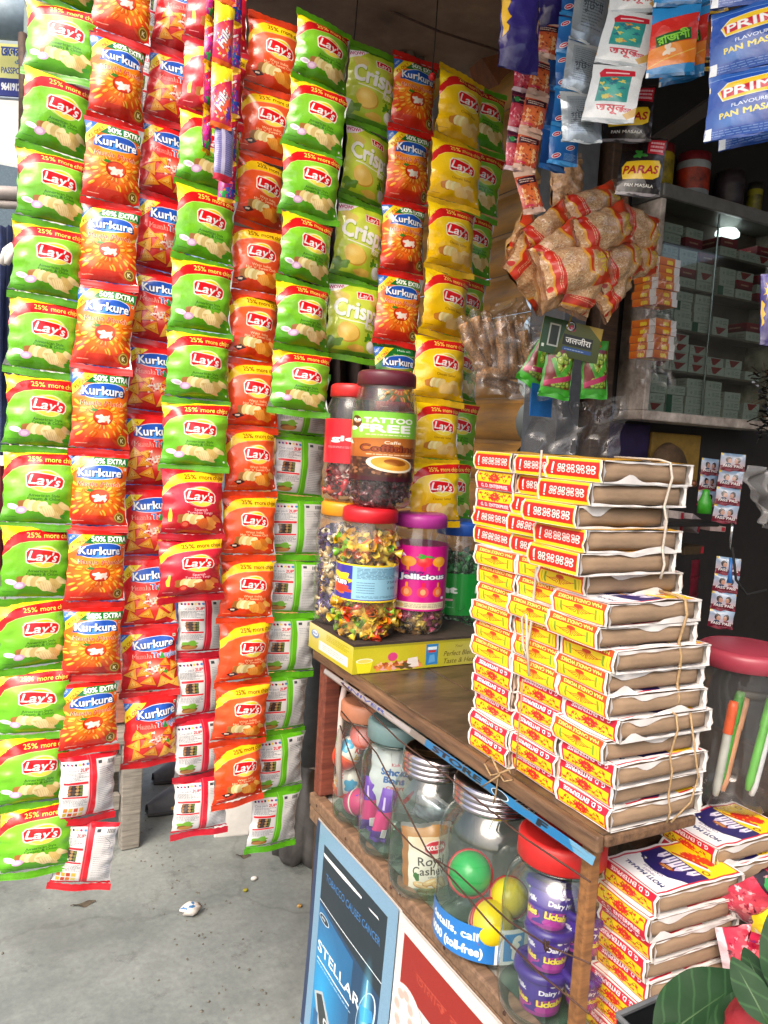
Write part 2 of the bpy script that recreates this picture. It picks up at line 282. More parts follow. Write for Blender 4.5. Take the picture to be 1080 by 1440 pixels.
def moti(name):
    c = Cv(80, 160, 'e4e0dc', 240); c.rect(3, 3, 77, 157, 'c01834'); c.rect(5, 5, 75, 155, 'e8e6e6')
    c.text('MOTI MAHAL', 40, 24, 11, '1e2560', off=.03, fit=58); c.text('FINEST', 40, 33, 6, '4a3a78'); c.text('CANDLES', 40, 41, 6.5, '4a3a78', off=.01)
    c.poly([(5, 60), (22, 46), (40, 42), (58, 46), (75, 60), (75, 100), (5, 100)], '241c5e')
    for x, h in ((18, 20), (30, 28), (40, 36), (50, 28), (62, 20)): c.rect(x - 4, 98 - h * .7, x + 4, 98, 'e6e0ee'); c.poly([(x - 5, 98 - h * .7), (x, 98 - h * 1.15), (x + 5, 98 - h * .7)], 'c9bfdc'); c.rect(x - 1, 98 - h * .5, x + 1, 98, '6a5aa0')
    c.ell(40, 66, 11, 5, '8a3a16'); c.lines(33, 63, 47, 69, 2, 'f4d070', 1.6); c.ell(66, 56, 3, 3, 'f0ead0'); c.ell(67.4, 55, 2.6, 2.6, '241c5e')
    c.rect(5, 100, 75, 155, 'efc71a'); c.ell(14, 108, 5, 5, '7a4a14'); c.ell(66, 146, 5, 5, '7a4a14'); c.ell(14, 108, 3, 3, 'efc71a'); c.ell(66, 146, 3, 3, 'efc71a')
    for k in range(12): c.blob(40 + 12 * math.cos(k * .52 + 1), 128 + 11 * math.sin(k * .52), 6, 4.4, 'cf2a1c', rot=k * 30, rough=.6)
    c.poly([(14, 118), (48, 100), (56, 100), (22, 122)], 'd8e0f0'); c.poly([(20, 120), (60, 102), (64, 104), (24, 124)], 'b02424'); c.noise(.05, 2); return c.image(name)
def sachet(name, kind):
    if kind == 'orange':
        c = Cv(60, 75, 'b9492a', 130); c.glow(34, 42, 26, 26, 'f08a3c', .9); c.rect(0, 0, 60, 10, 'cfae9a'); c.rect(0, 66, 60, 75, 'c8a08c'); c.poly([(4, 14), (56, 10), (56, 22), (4, 26)], '3a1a24'); c.lines(10, 14, 48, 22, 2, 'f0d8c0', 2)
        for i in range(9): c.blob(14 + (i % 3) * 16, 36 + (i // 3) * 9, 6, 4, ['e8a060', 'd86a3a', 'f2b878'][i % 3], rough=.5)
        c.rect(6, 60, 30, 64, 'c81a40')
    elif kind == 'pink':
        c = Cv(60, 75, 'b23048', 130); c.glow(30, 45, 26, 26, 'e0707a', .8); c.rect(0, 0, 60, 9, '4a1830'); c.rect(0, 10, 60, 24, '2a2430'); c.blob(16, 16, 8, 5, '2f8a4a'); c.blob(44, 16, 7, 6, 'e8b030', rough=.6); c.lines(22, 13, 40, 20, 1, 'f4ecd0', 3)
        for i in range(8): c.blob(12 + (i % 4) * 12, 38 + (i // 4) * 14, 5, 5, ['d85a6a', 'c84a5a', 'e68a90'][i % 3], rough=.5)
        c.rect(0, 68, 60, 75, 'd8c4cc')
    elif kind == 'blue':
        c = Cv(60, 75, '1f6ab0', 130); c.grad('2a80c8', '1a4f9a'); c.rect(0, 68, 60, 75, '3c94d8')
        for x, y in ((14, 16), (42, 40), (16, 60)): c.ell(x, y, 10, 5, 'e8eef4', rot=-24); c.ell(x, y, 8.4, 3.8, 'c02040', rot=-24); c.line([(x - 5, y + 2), (x + 5, y - 2)], 1.6, 'ffffff')
        c.lines(28, 8, 56, 28, 8, 'b8d8f0', .8); c.lines(30, 52, 56, 66, 6, 'b8d8f0', .8); c.ell(50, 8, 3, 3, 'e8eef4'); c.ell(50, 8, 1.6, 1.6, '1f6ab0')
    elif kind == 'navy':
        c = Cv(60, 75, '17407c', 130); c.grad('1c5298', '123064'); c.ell(40, 34, 12, 7, 'd8c8a0', rot=-20); c.ell(40, 34, 10, 5.4, 'a82030', rot=-20); c.rect(0, 66, 60, 75, '2a64a8')
    elif kind == 'silver':
        c = Cv(60, 75, 'a9b4bc', 130); c.grad('c2ccd2', '8d98a2'); c.rect(10, 8, 50, 66, '9aa6b0'); c.lines(14, 12, 46, 62, 16, '5e6a74', 1.2); c.rect(0, 0, 60, 5, 'c8d0d4'); c.text('গুটখা', 30, 38, 14, '4a545e', off=.01)
    elif kind == 'white':
        c = Cv(60, 75, 'd4d8da', 150); c.rect(12, 14, 46, 50, '2a8a86'); c.glow(28, 34, 16, 16, '5ac0a8', .7)
        R = random.Random(4)
        for i in range(14): c.blob(R.uniform(16, 42), R.uniform(18, 46), 3, 2, R.choice(['d88a3a', '3a9a6a', 'c8c060', '2a6a80']), rough=.6)
        c.poly([(10, 12), (16, 6), (48, 8), (50, 15), (30, 17), (12, 18)], 'c02638'); c.line([(18, 12), (42, 12)], 2, 'f0c8cc'); c.text('অমূল', 30, 58, 13, 'b82438', off=.02); c.text('রতন', 46, 60, 8, 'b82438', off=.02)
        c.poly([(44, 66), (60, 54), (60, 66), (50, 71)], 'c8a050'); c.rect(0, 71, 60, 75, 'a8b2b8')
    elif kind == 'raag':
        c = Cv(60, 90, '2a8acb', 150); c.poly([(0, 22), (60, 10), (60, 74), (0, 80)], 'd62f2a'); c.poly([(0, 56), (60, 44), (60, 74), (0, 80)], 'f0842a'); c.glow(26, 50, 30, 20, 'f8a83a', .6)
        c.poly([(8, 40), (50, 30), (52, 44), (10, 54)], '1f5a2a'); c.text('রাজশী', 30, 42, 14, '8fd84a', rot=-14, off=.03); c.line([(2, 78), (58, 56)], 1, 'f8d060'); c.rect(0, 86, 60, 90, '1a6aa0'); c.poly([(0, 84), (4, 84), (4, 90), (0, 90)], 'e4e8ea')
        c.blob(26, 58, 5, 7, 'f0dcc8', rough=.6)
    elif kind == 'dark':
        c = Cv(60, 75, '1a0f12', 130); c.rect(6, 8, 50, 50, '7a3418'); c.glow(28, 28, 22, 22, 'b06a2c', .8); c.rect(52, 0, 60, 75, 'd8b02a'); c.rect(6, 50, 50, 60, 'a81c20'); c.rect(6, 60, 50, 72, '14090c'); c.lines(12, 63, 46, 69, 1, 'e8c060', 3); c.rect(0, 72, 60, 75, 'd8b02a')
    elif kind == 'prime':
        c = Cv(75, 80, '1b4aa0', 240); c.grad('2456b4', '173a86'); c.glow(24, 60, 30, 24, '4a8ad0', .7); c.rect(0, 0, 75, 7, '2f5fae'); c.line([(0, 7), (75, 7)], .6, '8ab0e0')
        h = [(10, 22), (20, 12), (72, 8), (76, 16), (70, 30), (16, 34)]; c.poly([(x, y + 2) for x, y in h], 'f4ecc8'); c.poly([(x * .96 + 1.6, (y + 2) * .92 + 1.8) for x, y in h], 'efc22a'); c.poly([(13, 22), (72, 16), (70, 27), (16, 32)], 'c02438')
        c.text('PRIME', 42, 24, 15, 'fff4ee', rot=-5, off=.03, fit=50); c.text('FLAVOURED', 42, 42, 6, 'e8eef8', rot=-4, off=.01); c.text('PAN MASALA', 42, 52, 10, 'f0d45a', rot=-4, off=.03, fit=54)
        c.rect(0, 68, 75, 80, '2a50a0'); c.lines(8, 70, 70, 78, 3, '8aa8d8', .7); c.rect(0, 66, 8, 80, 'e4e8ee')
    elif kind == 'paras':
        c = Cv(60, 80, '171214', 200); c.rect(34, 4, 58, 24, 'c01c2c'); c.lines(37, 6, 56, 22, 3, 'f4e0e0', 3); c.blob(26, 26, 6, 5, '3a8a34', rough=.6)
        c.poly([(4, 44), (10, 36), (52, 32), (56, 38), (54, 54), (46, 58), (8, 60)], 'f0c21e'); c.text('PARAS', 30, 46, 15, 'a8161c', rot=-4, off=.03, shear=.2, fit=44); c.text('PAN MASALA', 30, 67, 6, 'e8e4dc', off=.02); c.rect(0, 76, 60, 80, '8a8488')
    elif kind == 'candy':                    # small multicoloured sachets
        c = Cv(50, 80, 'b81e38', 150); c.poly([(0, 0), (50, 0), (0, 20)], 'dcb41c'); c.grad('c41f46', '7a2a9a', y0=26, y1=80, alpha=.85); c.blob(14, 40, 12, 9, 'd42a8a', rough=.5); c.blob(34, 60, 12, 10, '2a4ab8', rough=.5); c.blob(36, 44, 9, 8, '8a30b0', rough=.4); c.blob(16, 66, 9, 7, '1f9a4a', rough=.5)
        c.line([(10, 32), (38, 18)], 4, 'f4eef4'); c.rect(0, 74, 50, 80, 'e8b020')
    elif kind == 'chew':
        c = Cv(50, 80, 'd8305a', 150); c.poly([(0, 0), (50, 0), (50, 14), (0, 34)], 'f4d428'); c.glow(26, 50, 24, 28, 'f47a3a', .9); c.text('Fills', 22, 46, 20, '5a1a6a', rot=-62, off=.07); c.text('Fills', 22, 46, 20, 'ffffff', rot=-62, off=.04); c.blob(38, 62, 6, 8, '6a3ab0', rough=.4); c.rect(0, 75, 50, 80, 'e86a28')
    elif kind == 'chewback':
        c = Cv(50, 80, '7b78a8', 150); c.lines(4, 6, 46, 70, 22, '45407a', 1); c.rect(16, 4, 24, 80, 'b6b2d0'); c.rect(0, 72, 50, 80, 'c02a40')
    elif kind == 'purple':
        c = Cv(80, 160, '352a7c', 200); c.grad('3c3296', '281f5e'); 
        for k in range(9):
            a = k * 40; c.poly([(30 + 22 * math.cos(math.radians(a)), 40 + 26 * math.sin(math.radians(a))), (30 + 9 * math.cos(math.radians(a + 16)), 40 + 9 * math.sin(math.radians(a + 16))), (30 + 9 * math.cos(math.radians(a - 16)), 40 + 9 * math.sin(math.radians(a - 16)))], 'edb720')
        c.ell(30, 40, 12, 12, 'f0c83a'); c.poly([(6, 60), (14, 70), (10, 80), (18, 92), (8, 100), (12, 112), (4, 120), (0, 60)], 'edb720')
    elif kind == 'pass':
        c = Cv(80, 62, '5a86b8', 200); c.grad('8fb4d8', 'd8c0c8', y0=0, y1=44); c.rect(0, 44, 80, 62, '7a1a30')
        for x, s_ in ((28, 1), (54, -1)): c.ell(x, 24, 9, 11, '2a1a1c'); c.ell(x + 4 * s_, 28, 6, 8, 'c89078'); c.poly([(x - 14, 48), (x + 14, 48), (x + 6, 36), (x - 6, 36)], '30486a' if s_ > 0 else '8a3a48')
        c.text('PASS PASS', 42, 46, 13, '701428', off=.06, fit=64); c.text('PASS PASS', 42, 46, 13, 'ffffff', off=.03, fit=62); c.rect(0, 0, 10, 8, 'e8c020'); c.lines(20, 55, 62, 60, 2, 'f0d0d4', .9); c.a *= .78  # whole print darkened to imitate the shade deep inside the shop
    elif kind == 'green':
        c = Cv(60, 80, '3c8a2c', 170); c.rect(4, 14, 56, 70, '6a1a20')
        R = random.Random(2)
        for i in range(34): x, y = R.uniform(8, 52), R.uniform(16, 66); c.ell(x, y, 5.2, 5, '4f7420', n=16); c.ell(x - .6, y - .8, 4.4, 4.2, '97ad42', n=16); c.ell(x - 1.6, y - 2, 1.5, 1.3, 'd0dc90', n=10)
        c.poly([(10, 30), (18, 28), (30, 50), (50, 26), (56, 30), (32, 64)], '3f9a2c', .85); c.poly([(4, 62), (56, 48), (56, 56), (4, 70)], 'a82a58'); c.ell(30, 8, 7, 4, 'd0302a'); c.rect(0, 72, 60, 80, '3da02a')
    if kind in ('candy', 'chew', 'orange', 'pink'):
        R = random.Random(21)
        for i in range(46): c.blob(R.uniform(2, c.w - 2), R.uniform(12, c.h - 8), R.uniform(1, 3.4), R.uniform(.7, 2.4), R.choice({'candy': ['d42a8a', '2a4ab8', '1f9a4a', 'e8b020', 'f0e8f0', '5a1a7a', 'e0402a'], 'chew': ['f4d428', 'f0f0f0', 'c01a50', 'e87a2a', '6a3ab0'], 'orange': ['f2c090', '8a2a1c', 'd87030', '4a1a18', 'e8d0b8'], 'pink': ['e8a0a8', '8a1a34', 'c04a60', '3a1424', 'f0d8dc']}[kind]), rot=R.uniform(0, 180), rough=.6, alpha=.8)
    c.noise(.05, 2); return c.image(name)
def rice(name):
    c = Cv(80, 120, 'd2a67c', 240)
    R = np.random.RandomState(3)
    for i in range(1500): c.ell(R.uniform(0, 80), R.uniform(0, 120), 1.7, .75, [(.9, .76, .58), (.82, .64, .46), (.92, .84, .7), (.7, .5, .34)][i % 4], rot=R.uniform(0, 180), n=7)
    c.poly([(0, 0), (80, 0), (80, 34), (60, 30), (52, 42), (20, 46), (0, 40)], 'd4401e'); c.poly([(0, 40), (20, 46), (52, 42), (60, 30), (80, 34), (80, 39), (62, 35), (54, 47), (20, 51), (0, 45)], 'e8a83a')
    c.ell(42, 26, 22, 13, 'd8a070'); c.text('মুিড়', 42, 18, 20, 'f0cc40', off=.03); c.text('PUFFED RICE', 40, 34, 7, 'f4e4b8', off=.02)
    c.poly([(0, 96), (80, 86), (80, 104), (0, 112)], 'd4301e'); c.poly([(0, 112), (80, 104), (80, 107), (0, 116)], 'e8a83a'); c.lines(10, 94, 70, 100, 2, 'f0d8b0', 1.2); c.ell(64, 114, 5, 5, 'cf2418'); return c.image(name)
def stellar(name):
    c = Cv(100, 220, '6f93ae', 420); c.rect(0, 0, 5, 220, '1d2f52'); c.grad('15222e', '142838', y0=0, y1=1)
    c.rect(13, 16, 90, 210, '16242f'); c.grad('16242f', '16242f', y0=0, y1=0)
    c.poly([(13, 70), (90, 86), (90, 210), (13, 210)], '12395c')
    c.poly([(13, 74), (60, 84), (60, 210), (13, 210)], '17699e', .8); c.glow(24, 150, 30, 70, '1fa0dc', .9); c.glow(70, 120, 20, 60, '17405e', .5)
    c.rect(0, 0, 100, 16, '6f93ae'); c.rect(90, 0, 100, 220, '6f93ae'); c.rect(0, 0, 5, 220, '1d2f52'); c.rect(5, 0, 13, 220, '6f93ae'); c.rect(0, 210, 100, 220, '6f93ae')
    c.text('TOBACCO CAUSES CANCER', 52, 43, 9.5, '2f6fae', off=.004, fit=66)
    c.line([(13, 70), (90, 73)], .9, 'd8e4ec')
    c.poly([(13, 24), (40, 23), (62, 24), (62, 26), (40, 27), (14, 27)], 'e4e8ea'); c.poly([(70, 26), (80, 25), (82, 26.4), (72, 27)], 'e4e8ea')
    c.ell(21, 84, 7, 4, 'c8d4dc'); c.ell(21, 84, 6.2, 3.2, '1a2a38'); c.lines(17, 82, 25, 86, 1, 'e4ecf0', 2)
    c.text('STELLAR', 43, 113, 15, 'f0f4f6', off=.012, fit=56); c.rect(15, 125, 60, 126.2, 'e8eef2'); c.lines(15, 128, 62, 132, 1, 'c8dce8', 1)
    c.ell(78, 116, 8, 26, 'c8d8e0', rot=12); c.ell(77.5, 116, 7, 24.6, '164a70', rot=12); c.glow(77, 120, 7, 60, '7fe0ff', 1); c.rect(76.2, 84, 77.4, 208, 'bff0ff', .8)
    c.poly([(70, 112), (84, 104), (86, 112), (74, 124)], '2a9adc', .7)
    c.poly([(15, 160), (26, 150), (44, 178), (52, 208), (30, 208)], 'a8b0b4'); c.poly([(18, 160), (25, 154), (40, 180), (46, 206), (32, 206)], '2c3438'); c.ell(34, 176, 4, 6, 'c8ccd0', rot=-30); c.ell(34, 176, 2.4, 3.8, '14181a', rot=-30); c.rect(16, 176, 22, 206, '1c5a88'); c.line([(38, 190), (42, 202)], 1.5, '9adcf4')
    c.noise(.05, 3); return c.image(name)
def selposter(name):
    c = Cv(150, 220, 'c4c3c1', 420); c.rect(6, 14, 140, 68, '8a2119'); c.text('তামাক কযানসােরর কারণ', 72, 42, 13, 'a8402e', fit=104)
    for k in range(7): c.ell(14, 88, 3 + k * 2.2, 6 + k * 3.3, 'c87a70'); c.ell(14, 88, 2.4 + k * 2.2, 5.2 + k * 3.3, 'dedddb')
    c.poly([(0, 60), (6, 60), (6, 130), (0, 130)], 'dedddb')
    for k in range(16): c.ell(12 + 7 * math.cos(k * .8), 92 + 20 * math.sin(k * .8), 3, 5, 'd4988e', alpha=.6, n=12)
    c.text('SELECT', 56, 90, 15, '3c3a3a', fit=54); c.text('েভপার', 52, 110, 16, '5a5656'); c.lines(36, 124, 120, 150, 6, '8a8886', 1.4); c.ell(100, 180, 24, 18, 'b04a3a'); c.noise(.04, 3); return c.image(name)
def strip_ad(name):
    c = Cv(400, 22, '6a655f', 1000); c.rect(0, 3, 180, 18, '8c8a8a')
    c.text('UNIVER', 90, 11, 15, '233a7a', off=.03, fit=90)
    c.rect(205, 0, 400, 22, '17608f'); c.text('STORE', 250, 11, 19, '10141a', off=.05, fit=66); c.ell(306, 11, 10, 10, 'c8d4dc'); c.ell(306, 11, 9, 9, '14181c'); c.text('F', 352, 11, 22, '10141a', off=.06); c.poly([(376, 0), (400, 0), (400, 22), (384, 22)], '6f93a8', .7)
    R = random.Random(5)
    for i in range(60): c.blob(R.uniform(0, 400), R.choice([0, 1, 21, 22, R.uniform(0, 22)]), R.uniform(1, 9), R.uniform(.5, 2.4), '5a5048', alpha=R.uniform(.4, .9), rough=.6)
    c.noise(.07, 3); return c.image(name)
def boxad(name):
    c = Cv(300, 56, 'a9a51e', 640); c.glow(60, 24, 110, 60, 'c4bd30', .9); c.glow(150, 10, 40, 40, 'd0a82a', .6); c.glow(250, 30, 90, 60, 'ada86a', .9); c.rect(0, 0, 300, 5, '7f7d24', .6)
    c.poly([(6, 30), (40, 30), (35, 54), (11, 54)], 'e4d428'); c.ell(23, 30, 17, 5, 'f2ecd0'); c.ell(23, 30.5, 14, 3.8, 'e0c860')
    for k in range(26): c.blob(48 + k * 3.6, 45 + 5 * math.sin(k * 2.1), 6, 4.5, ['b86a34', 'd88a4a', 'e0b090', 'c8762c', 'd4a0a0', 'a04a2c'][k % 6], rough=.4)
    c.ell(80, 26, 10, 9, 'c8407a'); c.poly([(112, 32), (132, 30), (136, 50), (108, 52)], 'd8d0cc'); c.blob(106, 48, 14, 6, '5a4a2a', rough=.7)
    c.rect(150, 6, 176, 50, '2f79b4'); c.rect(153, 12, 173, 18, 'd4e4f0'); c.rect(155, 19, 171, 24, 'b83030'); c.poly([(158, 30), (168, 28), (171, 44), (156, 46)], '5a9ad0')
    c.text('Your', 222, 14, 9, '5f5a20', shear=.3); c.text('Perfect Blend of', 232, 29, 15, '4a3f14', shear=.25, fit=84); c.text('Taste & Health', 230, 45, 15, '4a3f14', shear=.25, fit=82); c.noise(.06, 2); return c.image(name)
def boxend(name):
    c = Cv(120, 56, 'c6b87a', 300); c.grad('cdc08a', 'aaa030'); c.glow(100, 20, 60, 60, 'b4ae1c', .9); c.ell(18, 20, 11, 9, '5a7aa8'); c.ell(18, 18, 8, 6, 'c8d4e4'); c.text('Hor', 18, 18, 8, '2a4a90', off=.02); c.rect(30, 28, 108, 48, 'd9d6cf'); c.lines(40, 32, 96, 44, 3, '6a6660', 1.2)
    c.lines(50, 6, 110, 20, 4, '8a8a1c', 2); c.noise(.06, 2); return c.image(name)
def jarlab(name, kind):
    if kind == 'tattoo':
        c = Cv(200, 130, '7fc239', 520); c.rect(0, 0, 200, 50, '78c038'); c.glow(100, 30, 60, 30, 'a6dc5c', .6); c.poly([(0, 46), (60, 52), (130, 48), (200, 50), (200, 90), (0, 90)], '9a5420'); c.glow(105, 64, 60, 26, 'b8702e', .9); c.rect(0, 86, 200, 130, '3a1f16')
        R = random.Random(8)
        for k in range(260): c.ell(R.uniform(0, 200), R.uniform(88, 118), 3.2, 2.1, R.choice(['2a140e', '5a3422', '6e4630', '41241a', '8a6248']), rot=R.uniform(0, 180), n=9)
        for x in (100, 0, 200):
            c.text('TATTOO', x + 12, 16, 13, 'f4faea', off=.045, fit=52); c.text('FREE', x + 8, 31, 19, 'f4faea', off=.05, fit=54); c.lines(x - 12, 41, x + 38, 45, 1, 'eaf6d8', 1.6)
            c.ell(x - 26, 20, 9, 12, '5a3420'); c.ell(x - 28, 16, 3, 3, 'f4f0ea'); c.ell(x - 21, 17, 3, 3, 'f4f0ea'); c.ell(x - 24, 20, 4, 2, 'd8a080'); c.ell(x - 30, 32, 7, 4, 'f0f0ea'); c.ell(x - 38, 26, 3, 3, '3a7a1c')
            c.text('Caffe', x + 16, 57, 8, 'e8d8c8', off=.02); c.text('Coffitino', x + 14, 68, 18, '4a1c10', off=.07, fit=62); c.text('Coffitino', x + 14, 68, 18, '8a3a1c', off=.02, fit=60); c.lines(x - 10, 78, x + 40, 82, 1, 'f0d8b8', 2)
            c.poly([(x - 34, 54), (x - 28, 62), (x - 40, 62)], 'e4e0d8')
            c.ell(x + 16, 98, 26, 15, 'e8dcc4', rot=12); c.ell(x + 17, 97, 22, 12, 'd4942a', rot=12); c.ell(x + 20, 94, 12, 6, '8a4a14', rot=12); c.glow(x + 12, 100, 12, 8, 'f4c860', .8); c.rect(x - 48, 100, x - 41, 108, 'f0f0ea'); c.ell(x - 44.5, 104, 2, 2, '1a8a3a')
        c.rect(0, 122, 200, 130, '3a0f1c')
    elif kind == 'jelly':
        c = Cv(200, 150, 'c0127f', 460)
        for x in (0, 66, 133, 200):
            for dx, col in ((-18, 'f0902c'), (0, 'd82838'), (18, 'eda028')):
                c.ell(x + dx, 36, 9, 12, col); c.glow(x + dx - 2, 32, 6, 8, 'ffd890', .5); c.line([(x + dx, 46), (x + dx, 56)], 3, col); c.line([(x + dx, 84), (x + dx, 96)], 3, col); c.ell(x + dx, 106, 6.5, 12, 'e86a3a' if dx else 'e04058'); c.ell(x + dx, 106, 3, 7, 'f4a070')
            c.blob(x, 24, 9, 4, '3f9a34', rough=.7); c.text('Jellicious', x, 70, 17, '1f2a6a', off=.12, fit=56); c.text('Jellicious', x, 70, 17, 'ffffff', off=.045, fit=53); c.text('Fruitfully', x - 12, 60, 7, '2a1a5a', off=.03); c.poly([(x - 24, 16), (x - 20, 24), (x - 28, 24)], 'f0e0ea')
            c.rect(x - 30, 130, x + 30, 146, 'd8cfae'); c.lines(x - 20, 133, x + 28, 143, 3, '6a5a5a', 1.2); c.ell(x - 25, 138, 5, 5, 'c8b070'); c.rect(x + 24, 118, x + 29, 124, 'e8f0e8')
    elif kind == 'fun':
        c = Cv(200, 90, '2c2f9a', 460); c.rect(0, 0, 200, 4, 'e8c820'); c.rect(0, 86, 200, 90, 'e8c820')
        for x in (66, 266):
            for k in range(8): c.blob(x + 16 * math.cos(k), 40 + 26 * math.sin(k * 1.4), 13, 9, ['f0b41c', 'e8661c', 'd43a28', 'f4d02a'][k % 4], rough=.3)
            c.text('uineFun', x, 44, 20, '2a1a6a', off=.09, fit=46); c.text('uineFun', x, 44, 20, 'ffffff', off=.035, fit=44)
        c.rect(95, 4, 168, 84, '84b4cc'); c.lines(100, 8, 162, 34, 8, '2c4a66', 1.3); c.rect(130, 10, 162, 24, '6c9cb8'); c.text('750 g', 140, 42, 8, '1c3450'); c.text('125', 138, 56, 8, '1c3450'); c.lines(100, 40, 118, 70, 5, '2c4a66', 1.6); c.lines(100, 74, 162, 80, 2, '2c4a66', 1.2)
        for i in range(10): c.rect(156, 44 + i * 2.6, 164, 45.4 + i * 2.6, '20303a')
        c.rect(0, 0, 6, 90, 'd0303a')
    elif kind == 'red':
        c = Cv(200, 150, 'cf1c2c', 300)
        for x in (60, 160): c.text('gles', x + 6, 66, 24, 'f4e8e8', off=.04, fit=40); c.rect(x + 26, 74, x + 34, 86, 'e8dcd0'); c.lines(x - 20, 92, x + 20, 100, 2, 'f0c0c0', 1.6)
    elif kind == 'mint':
        c = Cv(200, 120, '1a8a34', 300)
        for x in (30, 100, 170): c.text('mint', x, 46, 28, 'e8f4ea', off=.05, fit=44); c.line([(x - 18, 78), (x + 18, 76)], 6, 'e0a0b4'); c.lines(x - 20, 90, x + 20, 100, 2, 'c8e8cc', 1.4)
    elif kind == 'fb':
        c = Cv(200, 40, '1f6bb4', 420); c.text('details, call', 50, 12, 13, 'eef4fa', off=.03, fit=76); c.text('0000 (toll-free)', 52, 29, 14, 'eef4fa', off=.04, fit=84); c.rect(108, 0, 152, 40, 'dfe4e8'); c.rect(118, 5, 144, 36, '2a86cc'); c.text('f', 133, 21, 34, 'eef4fa', off=.06); c.rect(152, 0, 200, 40, '1f6bb4')
    elif kind == 'cup':
        c = Cv(200, 80, '3d1f8c', 420); c.grad('44249a', '34187a')
        for x in (0, 66, 133, 200): c.blob(x, 58, 30, 18, 'a42a90', rough=.2); c.text('Dairy Milk', x, 24, 16, 'f2eefa', off=.03, fit=48); c.text('Lickables', x, 50, 20, '3a1060', off=.1, fit=56); c.text('Lickables', x, 50, 20, 'efd34a', off=.045, fit=53); c.ell(x - 6, 8, 4, 3, 'f0eaf8'); c.ell(x + 4, 6, 4, 3, 'f0eaf8')
        c.rect(0, 72, 200, 80, '8a2a80')
    c.noise(.035, 2); return c.image(name)
def pouch_print(name, kind):
    if kind == 'cashew':
        c = Cv(90, 130, 'dcd9cf', 300); c.rect(0, 0, 90, 16, '9a6a34'); c.rect(0, 0, 12, 130, '9a6430'); c.glow(50, 20, 50, 24, 'b8854a', .5); c.ell(62, 34, 22, 13, 'd8c4c0'); c.ell(62, 34, 20, 11, 'c4213a'); c.text('KOLSON', 62, 34, 11, 'ffffff', off=.04, fit=34); c.text('Royal', 54, 56, 22, '3c3832', off=.008, fit=46); c.text('Cashew', 52, 74, 22, '3c3832', off=.008, fit=62); c.text('salted nuts', 60, 86, 6, '6a655c'); c.blob(28, 84, 5, 8, '2f6a2a', rot=-20)
        for x, y, r in ((34, 100, 20), (52, 96, -20), (66, 106, 30), (44, 112, 0), (74, 98, 60), (58, 116, -10)): c.ell(x, y, 14, 6.5, 'b98a50', rot=r); c.ell(x, y - 1, 13, 5.2, 'e2c08c', rot=r); c.ell(x, y - 2, 8, 2, 'f2dcb4', rot=r)
    elif kind == 'bons':
        c = Cv(100, 130, 'b9bec4', 300); c.glow(50, 50, 50, 50, 'd4d8dc', .8); c.text('Kids', 50, 26, 8, 'c02030', off=.02); c.text('Schoko', 50, 40, 18, '2a5ea4', off=.05, fit=52); c.text('Bons', 50, 56, 18, '2a5ea4', off=.05, fit=36); c.text('CRISPY', 54, 72, 10, 'b82a2a', off=.02, rot=-4); c.lines(46, 84, 90, 126, 12, '5a6068', 1.2); c.poly([(70, 96), (92, 76), (96, 82), (76, 104)], 'c42030'); c.blob(84, 44, 12, 10, '4a2a20', rough=.3); c.blob(86, 42, 7, 5, 'e8d8c8')
    elif kind == 'bar':
        c = Cv(40, 130, '5a2a9a', 160); c.grad('6a34b0', '42207a'); c.poly([(0, 60), (40, 50), (40, 100), (0, 112)], 'c02a70'); c.line([(12, 20), (16, 50)], 5, 'c8b4e4'); c.rect(24, 100, 38, 124, 'dcd8dc'); c.lines(26, 102, 36, 122, 7, '444048', 1)
    elif kind == 'egg':
        c = Cv(120, 60, 'd8d4d0', 240); c.rect(0, 30, 120, 60, 'd03a1c'); c.poly([(0, 30), (30, 26), (60, 34), (90, 26), (120, 30), (120, 36), (0, 36)], 'e8602a'); c.text('Kids', 30, 14, 12, 'c02424', off=.04); c.text('joy', 30, 24, 12, 'c8951c', off=.05); c.text('Kids', 90, 14, 12, 'c02424', off=.04); c.text('joy', 90, 24, 12, 'c8951c', off=.05); c.blob(60, 16, 12, 10, '3a9cc8', rough=.3); c.blob(0, 16, 10, 9, '3a9cc8')
    elif kind == 'jal':
        c = Cv(120, 66, '4a4c14', 300); c.grad('5a5c1a', '3a4410'); c.poly([(0, 0), (50, 0), (30, 66), (0, 66)], '1d4020'); c.poly([(90, 0), (120, 0), (120, 24)], 'a88a1c'); c.rect(14, 10, 36, 52, 'a8aca4'); c.rect(17, 13, 33, 49, '20281c'); c.ell(58, 12, 8, 6, 'b8203a'); c.text('PJ', 58, 12, 6, 'f4d8dc', off=.02); c.rect(44, 24, 104, 44, '1a1c16'); c.text('जलजीरा', 75, 34, 15, 'f0f0e8', off=.02, fit=52); c.rect(46, 47, 104, 54, '2a4c8a'); c.lines(50, 49, 98, 53, 1, 'c0d0e8', 1.6); c.rect(4, 50, 9, 56, 'd0d8c8')
    c.noise(.04, 2); return c.image(name)
def signboard(name):
    c = Cv(150, 84, 'e6e695', 400); c.rect(0, 0, 150, 5, 'b8c8d0'); c.text('েরেলর', 75, 16, 21, '28449a', off=.03, fit=26); c.text('এ', 85, 32, 12, '4a86c0', off=.03); c.text('PASSPORT', 62, 46, 13, '3a4ea0', off=.015, fit=36, anchor='l')
    c.rect(0, 58, 150, 84, '23307e'); c.text('9641912384', 62, 70, 15, 'f4f4f8', off=.04, fit=38, anchor='l'); c.noise(.03, 2); return c.image(name)
